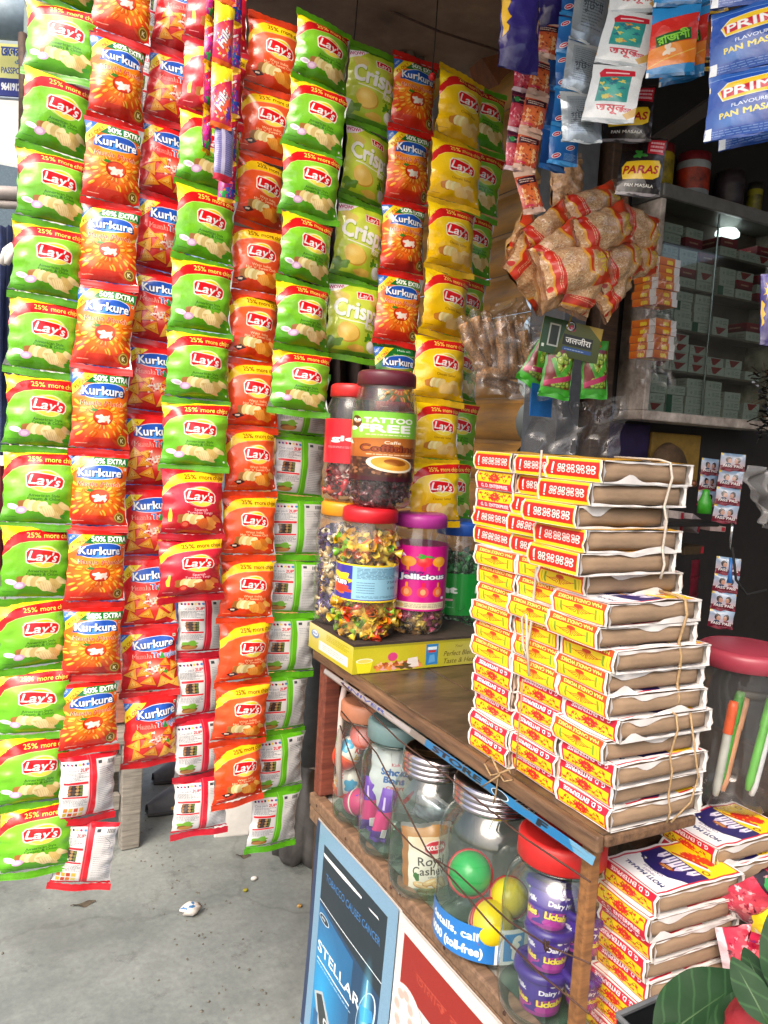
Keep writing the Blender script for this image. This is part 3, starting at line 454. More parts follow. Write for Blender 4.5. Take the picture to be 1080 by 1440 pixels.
def cigpack(name, kind):
    c = Cv(60, 24, 'b9bab6', 130)
    if kind == 'r': c.poly([(12, 2), (52, 2), (30, 20), (20, 20)], '8a1c24'); c.lines(4, 6, 12, 18, 2, '50504e', 1.6)
    elif kind == 'w': c.text('o', 16, 12, 12, '40464a'); c.rect(26, 6, 36, 18, 'a0a6a4'); c.lines(40, 6, 56, 18, 3, '5a605e', 1.6)
    elif kind == 'g': c.rect(0, 0, 20, 24, '1f5a48'); c.lines(26, 6, 54, 18, 3, '4a605a', 1.6)
    elif kind == 'p': c.grad('9c2436', '6a1424'); c.lines(14, 8, 46, 16, 1, 'e0c8a0', 4)
    elif kind == 'o': c.grad('d87a1c', 'c0561a'); c.text('m', 30, 12, 20, 'f4cc30', off=.1); c.rect(44, 0, 60, 24, 'd8d4d4')
    c.noise(.05, 2); return c.image(name)
# ------------------------------------------------------------------ materials
_mc = {}
def _base(name):
    m = bpy.data.materials.new(name); m.use_nodes = True; n = m.node_tree; return m, n, n.nodes['Principled BSDF']
def lin(c):
    c = hexc(c); return [float(x / 12.92 if x <= .04045 else ((x + .055) / 1.055) ** 2.4) for x in c] + [1.0]
def bump(n, p, scale, strength, dist=.002, detail=3, stretch=None):
    tc = n.nodes.new('ShaderNodeTexCoord'); nz = n.nodes.new('ShaderNodeTexNoise'); b = n.nodes.new('ShaderNodeBump')
    nz.inputs['Scale'].default_value = scale; nz.inputs['Detail'].default_value = detail
    src = tc.outputs['Object']
    if stretch:
        mp = n.nodes.new('ShaderNodeMapping'); mp.inputs['Scale'].default_value = stretch; n.links.new(src, mp.inputs[0]); src = mp.outputs[0]
    n.links.new(src, nz.inputs['Vector']); n.links.new(nz.outputs['Fac'], b.inputs['Height'])
    b.inputs['Strength'].default_value = strength; b.inputs['Distance'].default_value = dist; n.links.new(b.outputs[0], p.inputs['Normal']); return nz
def mat(name, col, rough=.6, metal=0, var=.15, scale=30, bmp=0, bscale=60, stretch=None, spec=.5, coat=0, alpha=1, dirt=None, trans=0):
    if name in _mc: return _mc[name]
    m, n, p = _base(name); c = lin(col)
    p.inputs['Roughness'].default_value = rough; p.inputs['Metallic'].default_value = metal; p.inputs['Specular IOR Level'].default_value = spec; p.inputs['Coat Weight'].default_value = coat
    p.inputs['Coat Roughness'].default_value = .08; p.inputs['Alpha'].default_value = alpha; p.inputs['Transmission Weight'].default_value = trans
    tc = n.nodes.new('ShaderNodeTexCoord'); nz = n.nodes.new('ShaderNodeTexNoise'); nz.inputs['Scale'].default_value = scale; nz.inputs['Detail'].default_value = 6; nz.inputs['Roughness'].default_value = .65
    src = tc.outputs['Object']
    if stretch:
        mp = n.nodes.new('ShaderNodeMapping'); mp.inputs['Scale'].default_value = stretch; n.links.new(src, mp.inputs[0]); src = mp.outputs[0]
    n.links.new(src, nz.inputs['Vector'])
    rp = n.nodes.new('ShaderNodeValToRGB'); rp.color_ramp.elements[0].position = .3; rp.color_ramp.elements[1].position = .7
    d = lin(dirt) if dirt else [x * (1 - 2 * var) for x in c[:3]] + [1]
    rp.color_ramp.elements[0].color = d; rp.color_ramp.elements[1].color = [min(.85, x * (1 + var)) for x in c[:3]] + [1]
    n.links.new(nz.outputs['Fac'], rp.inputs[0]); n.links.new(rp.outputs[0], p.inputs['Base Color'])
    if bmp: bump(n, p, bscale, bmp, stretch=stretch)
    _mc[name] = m; return m
def crumple(m, scale, strength):
    """sharp facets of creased foil on top of the soft relief"""
    n = m.node_tree; p = n.nodes['Principled BSDF']; tc = n.nodes.new('ShaderNodeTexCoord'); nz = n.nodes.new('ShaderNodeTexNoise'); nz.inputs['Scale'].default_value = scale * .6; va = n.nodes.new('ShaderNodeVectorMath'); va.operation = 'MULTIPLY_ADD'; va.inputs[1].default_value = (.03, .03, .03)
    vo = n.nodes.new('ShaderNodeTexVoronoi'); vo.inputs['Scale'].default_value = scale; b = n.nodes.new('ShaderNodeBump'); b.inputs['Strength'].default_value = strength; b.inputs['Distance'].default_value = .006
    oi = n.nodes.new('ShaderNodeObjectInfo'); ad = n.nodes.new('ShaderNodeVectorMath'); n.links.new(tc.outputs['Object'], nz.inputs['Vector']); n.links.new(nz.outputs['Color'], va.inputs[0]); n.links.new(tc.outputs['Object'], va.inputs[2]); n.links.new(va.outputs[0], ad.inputs[0]); n.links.new(oi.outputs['Random'], ad.inputs[1])
    n.links.new(ad.outputs[0], vo.inputs['Vector']); n.links.new(vo.outputs['Distance'], b.inputs['Height'])
    old = p.inputs['Normal'].links
    if old: n.links.new(old[0].from_socket, b.inputs['Normal'])
    n.links.new(b.outputs[0], p.inputs['Normal']); return m
def imat(img, rough=.35, bmp=.0, bscale=40, coat=0, dist=.003, spec=.5, metal=0, alpha=False, stretch=None, gain=1.0):
    m, n, p = _base(img.name); t = n.nodes.new('ShaderNodeTexImage'); t.image = img; t.extension = 'EXTEND'
    n.links.new(t.outputs[0], p.inputs['Base Color']); p.inputs['Roughness'].default_value = rough; p.inputs['Coat Weight'].default_value = coat; p.inputs['Coat Roughness'].default_value = .1
    p.inputs['Specular IOR Level'].default_value = spec; p.inputs['Metallic'].default_value = metal
    if alpha: n.links.new(t.outputs[1], p.inputs['Alpha'])
    if bmp: bump(n, p, bscale, bmp, dist, stretch=stretch)
    return m
def film(name, tint='ffffff', rough=.05, ior=1.45, body=.0, bodycol='ffffff', bmp=0, bscale=30):
    """thin clear plastic or glass: lets light through, mirrors at grazing angles"""
    if name in _mc: return _mc[name]
    m = bpy.data.materials.new(name); m.use_nodes = True; n = m.node_tree; n.nodes.remove(n.nodes['Principled BSDF']); out = n.nodes['Material Output']
    tr = n.nodes.new('ShaderNodeBsdfTransparent'); tr.inputs[0].default_value = lin(tint); gl = n.nodes.new('ShaderNodeBsdfGlossy'); gl.inputs['Roughness'].default_value = rough
    lw = n.nodes.new('ShaderNodeLayerWeight'); lw.inputs[0].default_value = .5; pw = n.nodes.new('ShaderNodeMath'); pw.operation = 'POWER'; pw.inputs[1].default_value = 4.5; n.links.new(lw.outputs['Facing'], pw.inputs[0]); fr = n.nodes.new('ShaderNodeMath'); fr.operation = 'MULTIPLY_ADD'; f0 = ((ior - 1) / (ior + 1)) ** 2 * 1.8; fr.inputs[1].default_value = 1 - f0; fr.inputs[2].default_value = f0; n.links.new(pw.outputs[0], fr.inputs[0]); mx = n.nodes.new('ShaderNodeMixShader')
    n.links.new(fr.outputs[0], mx.inputs[0]); n.links.new(tr.outputs[0], mx.inputs[1]); n.links.new(gl.outputs[0], mx.inputs[2]); last = mx
    if bmp:
        tc = n.nodes.new('ShaderNodeTexCoord'); nz = n.nodes.new('ShaderNodeTexNoise'); nz.inputs['Scale'].default_value = bscale; nz.inputs['Detail'].default_value = 2; b = n.nodes.new('ShaderNodeBump'); b.inputs['Strength'].default_value = bmp; b.inputs['Distance'].default_value = .004
        n.links.new(tc.outputs['Object'], nz.inputs['Vector']); n.links.new(nz.outputs[0], b.inputs['Height']); n.links.new(b.outputs[0], gl.inputs['Normal']); n.links.new(b.outputs[0], lw.inputs['Normal'])
    if body:
        df = n.nodes.new('ShaderNodeBsdfDiffuse'); df.inputs[0].default_value = lin(bodycol); m2 = n.nodes.new('ShaderNodeMixShader'); m2.inputs[0].default_value = body
        n.links.new(mx.outputs[0], m2.inputs[1]); n.links.new(df.outputs[0], m2.inputs[2]); last = m2
    n.links.new(last.outputs[0], out.inputs[0]); _mc[name] = m; return m
def wood(name, c0, c1, scale=8, stretch=(1, 12, 12), rough=.65, bmp=.25):
    return mat(name, c1, rough, dirt=c0, scale=scale, stretch=stretch, bmp=bmp, bscale=scale * 3, var=.12)
# ------------------------------------------------------------------ mesh building
class MB:
    def __init__(s): s.v = []; s.f = []; s.m = []; s.uv = []
    def face(s, idx, m=0, uv=None): s.f.append(tuple(idx)); s.m.append(m); s.uv.append(uv)
    def quad(s, a, b, c, d, m=0, uv=None):
        i = len(s.v); s.v += [tuple(a), tuple(b), tuple(c), tuple(d)]; s.face((i, i + 1, i + 2, i + 3), m, uv)
    def grid(s, fn, nu, nv, m=0, uvr=(0, 0, 1, 1), flip=False):
        i0 = len(s.v); u0, v0, u1, v1 = uvr
        for j in range(nv + 1):
            for i in range(nu + 1): s.v.append(tuple(fn(i / nu, j / nv)))
        for j in range(nv):
            for i in range(nu):
                a = i0 + j * (nu + 1) + i; ids = [a, a + 1, a + nu + 2, a + nu + 1]
                U = lambda i, j: (u0 + (u1 - u0) * i / nu, v0 + (v1 - v0) * j / nv)
                uv = [U(i, j), U(i + 1, j), U(i + 1, j + 1), U(i, j + 1)]
                if flip: ids.reverse(); uv.reverse()
                s.face(ids, m, uv)
    def box(s, lo, hi, m=0, jit=0, R=rnd, bev=0, skip=''):
        x0, y0, z0_ = lo; x1, y1, z1 = hi; i = len(s.v)
        for z in (z0_, z1):
            for x, y in ((x0, y0), (x1, y0), (x1, y1), (x0, y1)): s.v.append((x + R.uniform(-jit, jit), y + R.uniform(-jit, jit), z + R.uniform(-jit, jit)))
        F = [(0, 3, 2, 1), (4, 5, 6, 7), (0, 1, 5, 4), (1, 2, 6, 5), (2, 3, 7, 6), (3, 0, 4, 7)]
        UV = [(0, 0), (1, 0), (1, 1), (0, 1)]
        for k, fc in enumerate(F): s.face([i + a for a in fc], m[k] if isinstance(m, (list, tuple)) else m, UV)
    def tube(s, pts, r, n=8, m=0, cap=True):
        pts = [Vector(p) for p in pts]; i0 = len(s.v); prev = None
        for k, p in enumerate(pts):
            t = (pts[min(k + 1, len(pts) - 1)] - pts[max(k - 1, 0)]).normalized()
            a = prev if prev is not None else (Vector((0, 0, 1)) if abs(t.z) < .9 else Vector((1, 0, 0)))
            x = (a - t * a.dot(t)).normalized(); y = t.cross(x); prev = x
            rr = r[k] if isinstance(r, (list, tuple)) else r
            for q in range(n): an = 2 * math.pi * q / n; s.v.append(tuple(p + x * (rr * math.cos(an)) + y * (rr * math.sin(an))))
        for k in range(len(pts) - 1):
            for q in range(n):
                a = i0 + k * n + q; b = i0 + k * n + (q + 1) % n; s.face((a, b, b + n, a + n), m)
        if cap: s.face([i0 + q for q in reversed(range(n))], m); s.face([i0 + (len(pts) - 1) * n + q for q in range(n)], m)
    def lathe(s, prof, n=32, m=0, c=(0, 0, 0), a0=0, a1=2 * math.pi, uv=False, wob=None):
        i0 = len(s.v); full = abs(a1 - a0 - 2 * math.pi) < 1e-6 and not uv; cols = n if full else n + 1; K = len(prof)
        for (r, z) in prof:
            for q in range(cols):
                an = a0 + (a1 - a0) * q / n; rr = r * (wob(an, z) if wob else 1); s.v.append((c[0] + rr * math.cos(an), c[1] + rr * math.sin(an), c[2] + z))
        z_lo, z_hi = prof[0][1], prof[-1][1]
        for k in range(K - 1):
            for q in range(n):
                a = i0 + k * cols + q; b = i0 + k * cols + (q + 1) % cols
                U = None
                if uv: v0 = (prof[k][1] - z_lo) / (z_hi - z_lo); v1 = (prof[k + 1][1] - z_lo) / (z_hi - z_lo); U = [(q / n, v0), ((q + 1) / n, v0), ((q + 1) / n, v1), (q / n, v1)]
                s.face((a, b, b + cols, a + cols), m, U)
    def ball(s, c, r, m=0, nu=10, nv=6, sx=1, sy=1, sz=1, rot=None):
        i0 = len(s.v); c = Vector(c)
        for j in range(nv + 1):
            t = math.pi * j / nv
            for i in range(nu):
                a = 2 * math.pi * i / nu; p = Vector((r * sx * math.sin(t) * math.cos(a), r * sy * math.sin(t) * math.sin(a), r * sz * math.cos(t)))
                if rot is not None: p = rot @ p
                s.v.append(tuple(c + p))
        for j in range(nv):
            for i in range(nu): a = i0 + j * nu + i; b = i0 + j * nu + (i + 1) % nu; s.face((a, a + nu, b + nu, b), m)
    def mesh(s, name, mats, smooth=True):
        me = bpy.data.meshes.new(name); me.from_pydata(s.v, [], s.f)
        for mt in (mats if isinstance(mats, (list, tuple)) else [mats]): me.materials.append(mt)
        me.polygons.foreach_set('material_index', s.m); me.polygons.foreach_set('use_smooth', [smooth] * len(s.f))
        if any(u is not None for u in s.uv):
            ul = me.uv_layers.new(name='UVMap'); fl = []
            for fc, u in zip(s.f, s.uv): fl += [c for p in (u if u is not None and len(u) == len(fc) else [(0, 0)] * len(fc)) for c in p]
            ul.data.foreach_set('uv', fl)
        me.update(); return me
    def obj(s, name, mats, parent=None, smooth=True, bevel=0, **k):
        return put(name, s.mesh(name, mats, smooth), parent, bevel=bevel, **k)
def put(name, me, parent=None, loc=None, rot=None, bevel=0, kind=None):
    o = bpy.data.objects.new(name, me); COL.objects.link(o)
    if parent is not None: o.parent = parent
    if loc is not None: o.location = loc
    if rot is not None: o.rotation_euler = rot
    if kind: o['kind'] = kind
    if bevel:
        b = o.modifiers.new('edge', 'BEVEL'); b.width = bevel; b.segments = 2; b.limit_method = 'ANGLE'; b.angle_limit = math.radians(50)
    return o
def tag(o, label, cat, group=None, kind=None):
    o['label'] = label; o['category'] = cat
    if group: o['group'] = group
    if kind: o['kind'] = kind
    return o
def thing(name, label, cat, loc=(0, 0, 0), rot=None, group=None):
    o = bpy.data.objects.new(name, None); COL.objects.link(o); o.location = loc; o.empty_display_size = .02
    if rot is not None: o.rotation_euler = rot
    return tag(o, label, cat, group)
def dup(root, loc=None, rot=None, label=None, scale=None):
    r = root.copy(); COL.objects.link(r)
    if loc is not None: r.location = loc
    if rot is not None: r.rotation_euler = rot
    if label: r['label'] = label
    if scale is not None: r.scale = scale
    for ch in list(root.children):
        c = ch.copy(); COL.objects.link(c); c.parent = r
        for g in list(ch.children): d = g.copy(); COL.objects.link(d); d.parent = c
    return r
ORD = ['', 'first', 'second', 'third', 'fourth', 'fifth', 'sixth', 'seventh', 'eighth', 'ninth', 'tenth', 'eleventh', 'twelfth', 'thirteenth', 'fourteenth', 'fifteenth', 'sixteenth', 'seventeenth', 'eighteenth']
def hang_rot(up, front):
    """rotation whose Z runs along up and whose -Y looks along front"""
    z = up.normalized(); y = -(front - z * front.dot(z)).normalized(); x = y.cross(z); return Matrix((x, y, z)).transposed().to_euler()
# ------------------------------------------------------------------ soft packets: front faces -Y, origin in the middle
def packet_mesh(name, W, H, D, mats, seed, nx=14, ny=18, wr=1.0, back=True, pinch=.10):
    R = random.Random(seed); ph = [R.uniform(0, 6.28) for _ in range(12)]; b = MB()
    skew = R.uniform(-.012, .012)
    def prof(t): return max(0.0, 1 - abs(t) ** 2.6) ** .62
    def pt(s, t, side):
        q = prof(t); hw = W / 2 * (1 - pinch * q + .012 * math.sin(4 * t + ph[0]))
        y = D * q * (max(0, 1 - abs(s) ** 2.2) ** .75)
        e = math.exp(-(1 - abs(t)) / .22)
        y += side * 0 + D * .10 * wr * e * q * 3 * math.sin(9 * s + ph[1 if t > 0 else 2] + t * 3) * (1 - abs(s) * .3)
        y += D * .05 * wr * (math.sin(5.3 * s + 7 * t + ph[3]) + math.sin(-6 * s + 4.4 * t + ph[4])) * q
        ed = max(0, abs(s) - .62) / .38
        y += D * .16 * wr * ed * (1 - ed) * 3 * math.sin(15 * t + ph[5 if s > 0 else 6]) * q
        hw *= 1 + .022 * wr * math.sin(13 * t + ph[7 if s > 0 else 8]) * q
        rip = .0011 * math.sin(26 * s + ph[9]) * e
        return (s * hw + skew * t * W, (-y if side < 0 else y * .85) + rip, t * H / 2)
    # even spacing in s with more columns at the edges
    def fs(u): s = 2 * u - 1; return math.copysign(abs(s) ** .85, s)
    b.grid(lambda u, v: pt(fs(u), 2 * v - 1, -1), nx, ny, 0)
    if back: b.grid(lambda u, v: pt(-fs(u), 2 * v - 1, 1), nx // 2, ny // 2 * 1, 1)
    return b.mesh(name, mats)
def seal_mesh(name, W, h, m, seed):
    R = random.Random(seed); p = R.uniform(0, 6)
    b = MB(); n = 16
    def f(u, v): x = (u - .5) * W; return (x, -.0012 + .0022 * math.sin(u * 9 + p) + .0009 * math.sin(v * 12.5), (v - .5) * h + .0012 * math.sin(u * 7 + p) + (.0007 if int(u * n) % 2 else -.0007) * (1 if v > .9 else 0))
    b.grid(f, n, 5, 0); return b.mesh(name, m)
# ================================================================== the setting
def concrete_mat():
    m, n, p = _base('worn_concrete'); tc = n.nodes.new('ShaderNodeTexCoord'); L = n.links.new
    def noise(sc, det, rough=.6):
        z = n.nodes.new('ShaderNodeTexNoise'); z.inputs['Scale'].default_value = sc; z.inputs['Detail'].default_value = det; z.inputs['Roughness'].default_value = rough; L(tc.outputs['Object'], z.inputs['Vector']); return z
    def ramp(src, a, b, ca, cb):
        r = n.nodes.new('ShaderNodeValToRGB'); r.color_ramp.elements[0].position = a; r.color_ramp.elements[1].position = b; r.color_ramp.elements[0].color = ca; r.color_ramp.elements[1].color = cb; L(src, r.inputs[0]); return r
    def mix(fac, a, b, mode='MIX'):
        x = n.nodes.new('ShaderNodeMixRGB'); x.blend_type = mode
        for k, v in ((0, fac), (1, a), (2, b)):
            if hasattr(v, 'links'): L(v, x.inputs[k])
            else: x.inputs[k].default_value = v
        return x.outputs[0]
    base = ramp(noise(2.2, 8).outputs['Fac'], .32, .68, (.125, .145, .141, 1), (.24, .262, .25, 1)).outputs[0]
    fine = ramp(noise(60, 4).outputs['Fac'], .3, .7, (.82, .82, .82, 1), (1.1, 1.1, 1.08, 1)).outputs[0]
    c = mix(1.0, base, fine, 'MULTIPLY')
    st = ramp(noise(5.5, 9, .75).outputs['Fac'], .56, .68, (0, 0, 0, 1), (1, 1, 1, 1)).outputs[0]
    c = mix(st, c, (.085, .09, .085, 1)); n.nodes[-1].inputs[0].default_value
    st2 = ramp(noise(13, 5, .6).outputs['Fac'], .68, .74, (0, 0, 0, 1), (.7, .7, .7, 1)).outputs[0]
    c = mix(st2, c, (.12, .10, .075, 1))
    st3 = ramp(noise(1.3, 7, .7).outputs['Fac'], .48, .62, (0, 0, 0, 1), (.75, .75, .75, 1)).outputs[0]; c = mix(st3, c, (.105, .117, .112, 1))
    sp = ramp(noise(150, 2, .5).outputs['Fac'], .73, .77, (0, 0, 0, 1), (.6, .6, .6, 1)).outputs[0]; c = mix(sp, c, (.07, .065, .055, 1))
    cv = n.nodes.new('ShaderNodeTexVoronoi'); cv.feature = 'DISTANCE_TO_EDGE'; cv.inputs['Scale'].default_value = .75; wa = n.nodes.new('ShaderNodeVectorMath'); wa.operation = 'MULTIPLY_ADD'; wa.inputs[1].default_value = (.35, .35, .35); L(noise(3.0, 6).outputs['Color'], wa.inputs[0]); L(tc.outputs['Object'], wa.inputs[2]); L(wa.outputs[0], cv.inputs['Vector'])
    cr_ = ramp(cv.outputs['Distance'], .002, .009, (.3, .3, .3, 1), (0, 0, 0, 1)).outputs[0]; c = mix(cr_, c, (.06, .062, .058, 1))
    L(c, p.inputs['Base Color']); p.inputs['Roughness'].default_value = .7
    b = n.nodes.new('ShaderNodeBump'); b.inputs['Strength'].default_value = .35; b.inputs['Distance'].default_value = .004; L(noise(35, 8).outputs['Fac'], b.inputs['Height']); L(b.outputs[0], p.inputs['Normal']); return m
b = MB(); b.quad((-60, -60, 0), (60, -60, 0), (60, 60, 0), (-60, 60, 0))
g = b.obj('ground', concrete_mat()); g['kind'] = 'structure'
M_dark = mat('dark_paint', '1c1817', .7, var=.2, bmp=.2); M_darkwood = wood('old_dark_wood', '2a1c14', '4a3524'); M_wood = wood('weathered_wood', '4e3c2e', '836750'); M_grey = wood('grey_wood', '5c5852', '8f8a82')
M_board = mat('greasy_board', '5a4734', .36, var=.25, scale=12, stretch=(1, 2.2, 1), dirt='30261e', bmp=.2); M_edge = wood('board_edge', '3c2a1e', '74583f', stretch=(10, 1, 10), bmp=.5)
M_white = mat('white_paint', 'cfcac4', .5, var=.06); M_cream = mat('chipped_cream_paint', 'd4c8be', .55, var=.1, scale=18, dirt='6a5c52', bmp=.2)
M_steel = mat('steel', 'b9bcc0', .22, 1, var=.08); M_iron = mat('rusty_wire', '4a3128', .7, .3, var=.3)
M_twine = mat('jute_twine', 'a08560', .9, var=.2, scale=200, bmp=.4, bscale=400); M_cotton = mat('cotton_string', 'b9b0a4', .9, var=.1, scale=200, bmp=.4, bscale=400); M_black = mat('black_thread', '0c0b0b', .8)
def slab(name, label, cat, lo, hi, m, bev=.003, jit=0, kind=None):
    b = MB(); b.box(lo, hi, 0, jit); o = b.obj(name, m, smooth=False, bevel=bev)
    return tag(o, label, cat, kind=kind)
# roof over the shop, behind and above the hanging strips
t = thing('awning_roof', 'brown board ceiling of the stall above the hanging snack strips', 'roof', (0, 0, 2.35))
M_ceil = mat('stained_ceiling_board', '7b6656', .7, var=.2, scale=5, dirt='4f3f34', bmp=.2)
for i in range(6):
    for k in range(4):
        xo_ = 0 if i < 3 else .42
        if i < 2: continue
        b = MB(); b.box((.05 + xo_ + k * .83, -1.9 + i * .95, 0), (.05 + xo_ + k * .83 + .826, -1.9 + i * .95 + .945, .012)); put('panel', b.mesh('panel', M_ceil, False), t)
for k in range(5):
    b = MB(); b.box((.10 + k * .62, 0.0, .014), (.14 + k * .62, 3.7 if k else .9, .055)); put('batten', b.mesh('batten', M_darkwood, False), t)
# shop shell
slab('back_wall', 'dark painted wall behind the glass case', 'wall', (1.22, 1.405, 0), (3.2, 1.5, 2.34), M_dark)
slab('side_wall', 'dark inner wall at the far side of the shop', 'wall', (3.1, -1.195, 0), (3.2, 1.4045, 2.34), M_dark)
slab('added_shade_wall', 'unseen dark wall added to keep the shop interior dim', 'wall', (1.7, -1.35, 0), (3.2, -1.2, 2.34), M_dark)  # out-of-view wall, added to block light and darken the interior
slab('door_jamb', 'grey painted jamb between the rolling shutter and the dark shop', 'jamb', (1.15, 1.37, 0), (1.215, 1.49, 2.34), mat('grey_paint', '5a5d63', .5, var=.15))
slab('wall_post', 'dark wooden post beside the cream glass case', 'post', (1.235, 1.35, 0), (1.29, 1.404, 2.34), M_darkwood)
# rolling shutter: every slat
t = thing('rolling_shutter', 'rusty yellow rolling shutter with wide horizontal slats behind the strips', 'shutter', (1.16, 1.5, 0))
M_sh = mat('rusty_yellow_slat', 'b07c2c', .5, var=.15, scale=5, stretch=(1, 1, 6), dirt='7a5a34', bmp=.15); b = MB()
K = 8
b.grid(lambda u, v: (-.022 * math.sin(math.pi * v) ** .7, u * 1.9, v * .088), 1, K); b.grid(lambda u, v: (.004 + .0 * v, u * 1.9, -.012 + v * .012), 1, 1); sm = b.mesh('slat', M_sh)
for i in range(23): put('slat', sm, t, (rnd.uniform(-.002, .002), 0, .02 + i * .1))
# sloping orange plank and pole under the roof
b = MB(); p0, p1, p2, p3 = at_d(618, -10, 2.0), at_d(712, -10, 1.9), at_d(722, 150, 1.9), at_d(668, 118, 2.0); off = Vector((.02, .03, 0))
for q in (p0, p1, p2, p3): b.v.append(tuple(q))
for q in (p0, p1, p2, p3): b.v.append(tuple(q + off))
for fc in ((0, 1, 2, 3), (7, 6, 5, 4), (0, 4, 5, 1), (1, 5, 6, 2), (2, 6, 7, 3), (3, 7, 4, 0)): b.face(fc)
tag(b.obj('plank', wood('orange_wood', '4a2408', '7a3f12', stretch=(4, 4, 1)), smooth=False), 'orange stained plank hanging under the roof above the yellow packets', 'plank')
b = MB(); b.tube([at_d(650, 75, 2.05), at_d(600, 135, 2.1)], .022, 14); tag(b.obj('pole', mat('yellow_pole', 'b08a2c', .5, var=.2)), 'short yellow pole end showing above the yellow packets', 'pole')
b = MB()
for k in range(5):
    x0 = 590 + k * 7; b.tube([at_d(x0 - 26 + rnd.uniform(-4, 4) + (14 - abs(j - 3) * 4) * (.5), 20 + j * 12, 1.95 + .02 * math.sin(j + k)) for j in range(7)], [.012 + .006 * math.sin(j * 1.3 + k) for j in range(7)], 6)
tag(b.obj('rag', mat('dusty_rag', '6f6455', .95, var=.2, bmp=.5)), 'dusty twisted rag hanging from the ceiling above the strips', 'rag')
b = MB(); b.tube([at_d(440, -30, 1.72), at_d(620, 45, 1.78), at_d(760, 90, 1.85)], .0028, 6); tag(b.obj('wire', M_iron), 'rusty wire stretched under the ceiling above the snack strips', 'wire')
# ------------------------------------------------------------------ street side on the left
sb = MB(); P = [at_y(-62, 130, 5.2), at_y(88, 140, 5.2), at_y(88, 62, 5.2), at_y(-62, 52, 5.2)]
t = thing('signboard', 'pale yellow shop sign with blue Bengali lettering and a phone number', 'sign', P[0])
q = [p - P[0] for p in P]; bk = Vector((0, .04, 0)); sb.quad(q[0], q[1], q[2], q[3], 0, [(0, 0), (1, 0), (1, 1), (0, 1)]); sb.obj('panel', imat(signboard('sign_print'), .5), t, smooth=False)
b = MB()
for a, c in ((q[0], q[1]), (q[1], q[2]), (q[2], q[3]), (q[3], q[0])): b.tube([a + bk * .5, c + bk * .5], .016, 6)
b.quad(q[1] + bk, q[0] + bk, q[3] + bk, q[2] + bk); b.obj('frame', M_steel, t, smooth=False)
b = MB(); a0 = at_y(-40, 20, 5.0); a1 = at_y(70, 30, 5.0); b.tube([a0, a1], .11, 12); tag(b.obj('awning_beam', mat('blue_grey_metal', '7b8d99', .5, var=.1)), 'thick blue grey metal beam above the yellow sign', 'beam')
b = MB(); b.tube([at_d(47, -30, 3.4), at_d(41, 330, 3.4)], .035, 12); tag(b.obj('steel_post', mat('grey_green_post', '66736e', .5, var=.15)), 'grey steel post behind the green strip nearest the street', 'post')
b = MB(); b.tube([at_d(32, 48, 1.9), at_d(34, 110, 1.9), at_d(30, 215, 1.92)], [.011, .012, .007], 8); tag(b.obj('stick', M_darkwood), 'rough dark stick hanging beside the green strip nearest the street', 'stick')
for yy, r_, nm in ((270, .035, 'thick'), (286, .02, 'thin')):
    b = MB(); b.tube([at_y(-80, yy - 3, 4.4), at_y(120, yy + 8, 4.4)], r_, 10); tag(b.obj('rail', mat('pipe_' + nm, '8f8782', .5, var=.1)), f'{nm} horizontal pipe above the dark blue garment', 'rail')
t = thing('sky_fill_house', 'pale plastered building added to whiten the gap of sky', 'sky_fill_house', (-1.6, 15, 0)); M_pl = mat('pale_plaster', 'd8d4cc', .8, var=.05, scale=2)  # invented building, its bright wall stands in for the white sky
b = MB(); b.box((-3, 0, 0), (5, 5, 7.2)); b.obj('wall', M_pl, t, smooth=False); b = MB(); b.box((-3.3, -.3, 7.205), (5.3, 5.3, 7.4)); b.obj('roof', M_pl, t, smooth=False)
for wx in (-2.2, 2.4, 4.1):
    for wz in (1.2, 4.4): b = MB(); b.box((wx - .4, -.06, wz), (wx + .4, -.003, wz + 1.2)); o = b.obj('window', mat('white_frame', 'c8c8c4', .5), t, smooth=False); b = MB(); b.box((wx - .34, -.066, wz + .06), (wx + .34, -.0605, wz + 1.14)); b.obj('pane', mat('window_glass', '5a6a74', .1), o, smooth=False)
def cloth(name, label, cat, x0, x1, y0, y1, d, m, seed, folds=5, amp=.03, nx=30, ny=20):
    b = MB(); R = random.Random(seed); ph = R.uniform(0, 6)
    def f(u, v, o=0): p = at_d(x0 + (x1 - x0) * u, y1 + (y0 - y1) * v, d); return p + Vector((.3, 1, 0)) * (amp * (math.sin(u * folds * 6.28 + ph + v * 1.5) + .5 * math.sin(u * folds * 15 + v * 3)) * (1.1 - .6 * v) + o)
    b.grid(lambda u, v: f(u, v), nx, ny); b.grid(lambda u, v: f(u, v, .012), nx, ny, flip=True); return tag(b.obj(name, m), label, cat)
cloth('jacket', 'dark blue jacket hanging at the street edge with a white drawstring', 'jacket', -40, 22, 318, 640, 2.6, mat('navy_cloth', '1d2a4e', .9, var=.25, scale=40, bmp=.3, bscale=300), 3)
cloth('shawl', 'maroon cloth hanging below the dark blue jacket', 'cloth', -40, 14, 655, 830, 2.62, mat('maroon_cloth', '5c1420', .9, var=.2, scale=40, bmp=.3, bscale=300), 5)
b = MB(); b.tube([at_d(x, y, 2.5) for x, y in ((2, 372), (9, 352), (16, 346), (20, 352), (20, 362))], .012, 8); b.tube([at_d(x, y, 2.49) for x, y in ((19, 350), (13, 362), (9, 372))], [.01, .014, .008], 8)
tag(b.obj('drawstring', M_white), 'white knotted drawstring on the dark blue jacket', 'drawstring')
b = MB(); b.tube([at_d(x, y, 1.55) for x, y in ((29, 190), (21, 480), (12, 700), (2, 930))], .0028, 6); tag(b.obj('cord', M_cotton), 'long pale cord hanging beside the green strip nearest the street', 'cord')
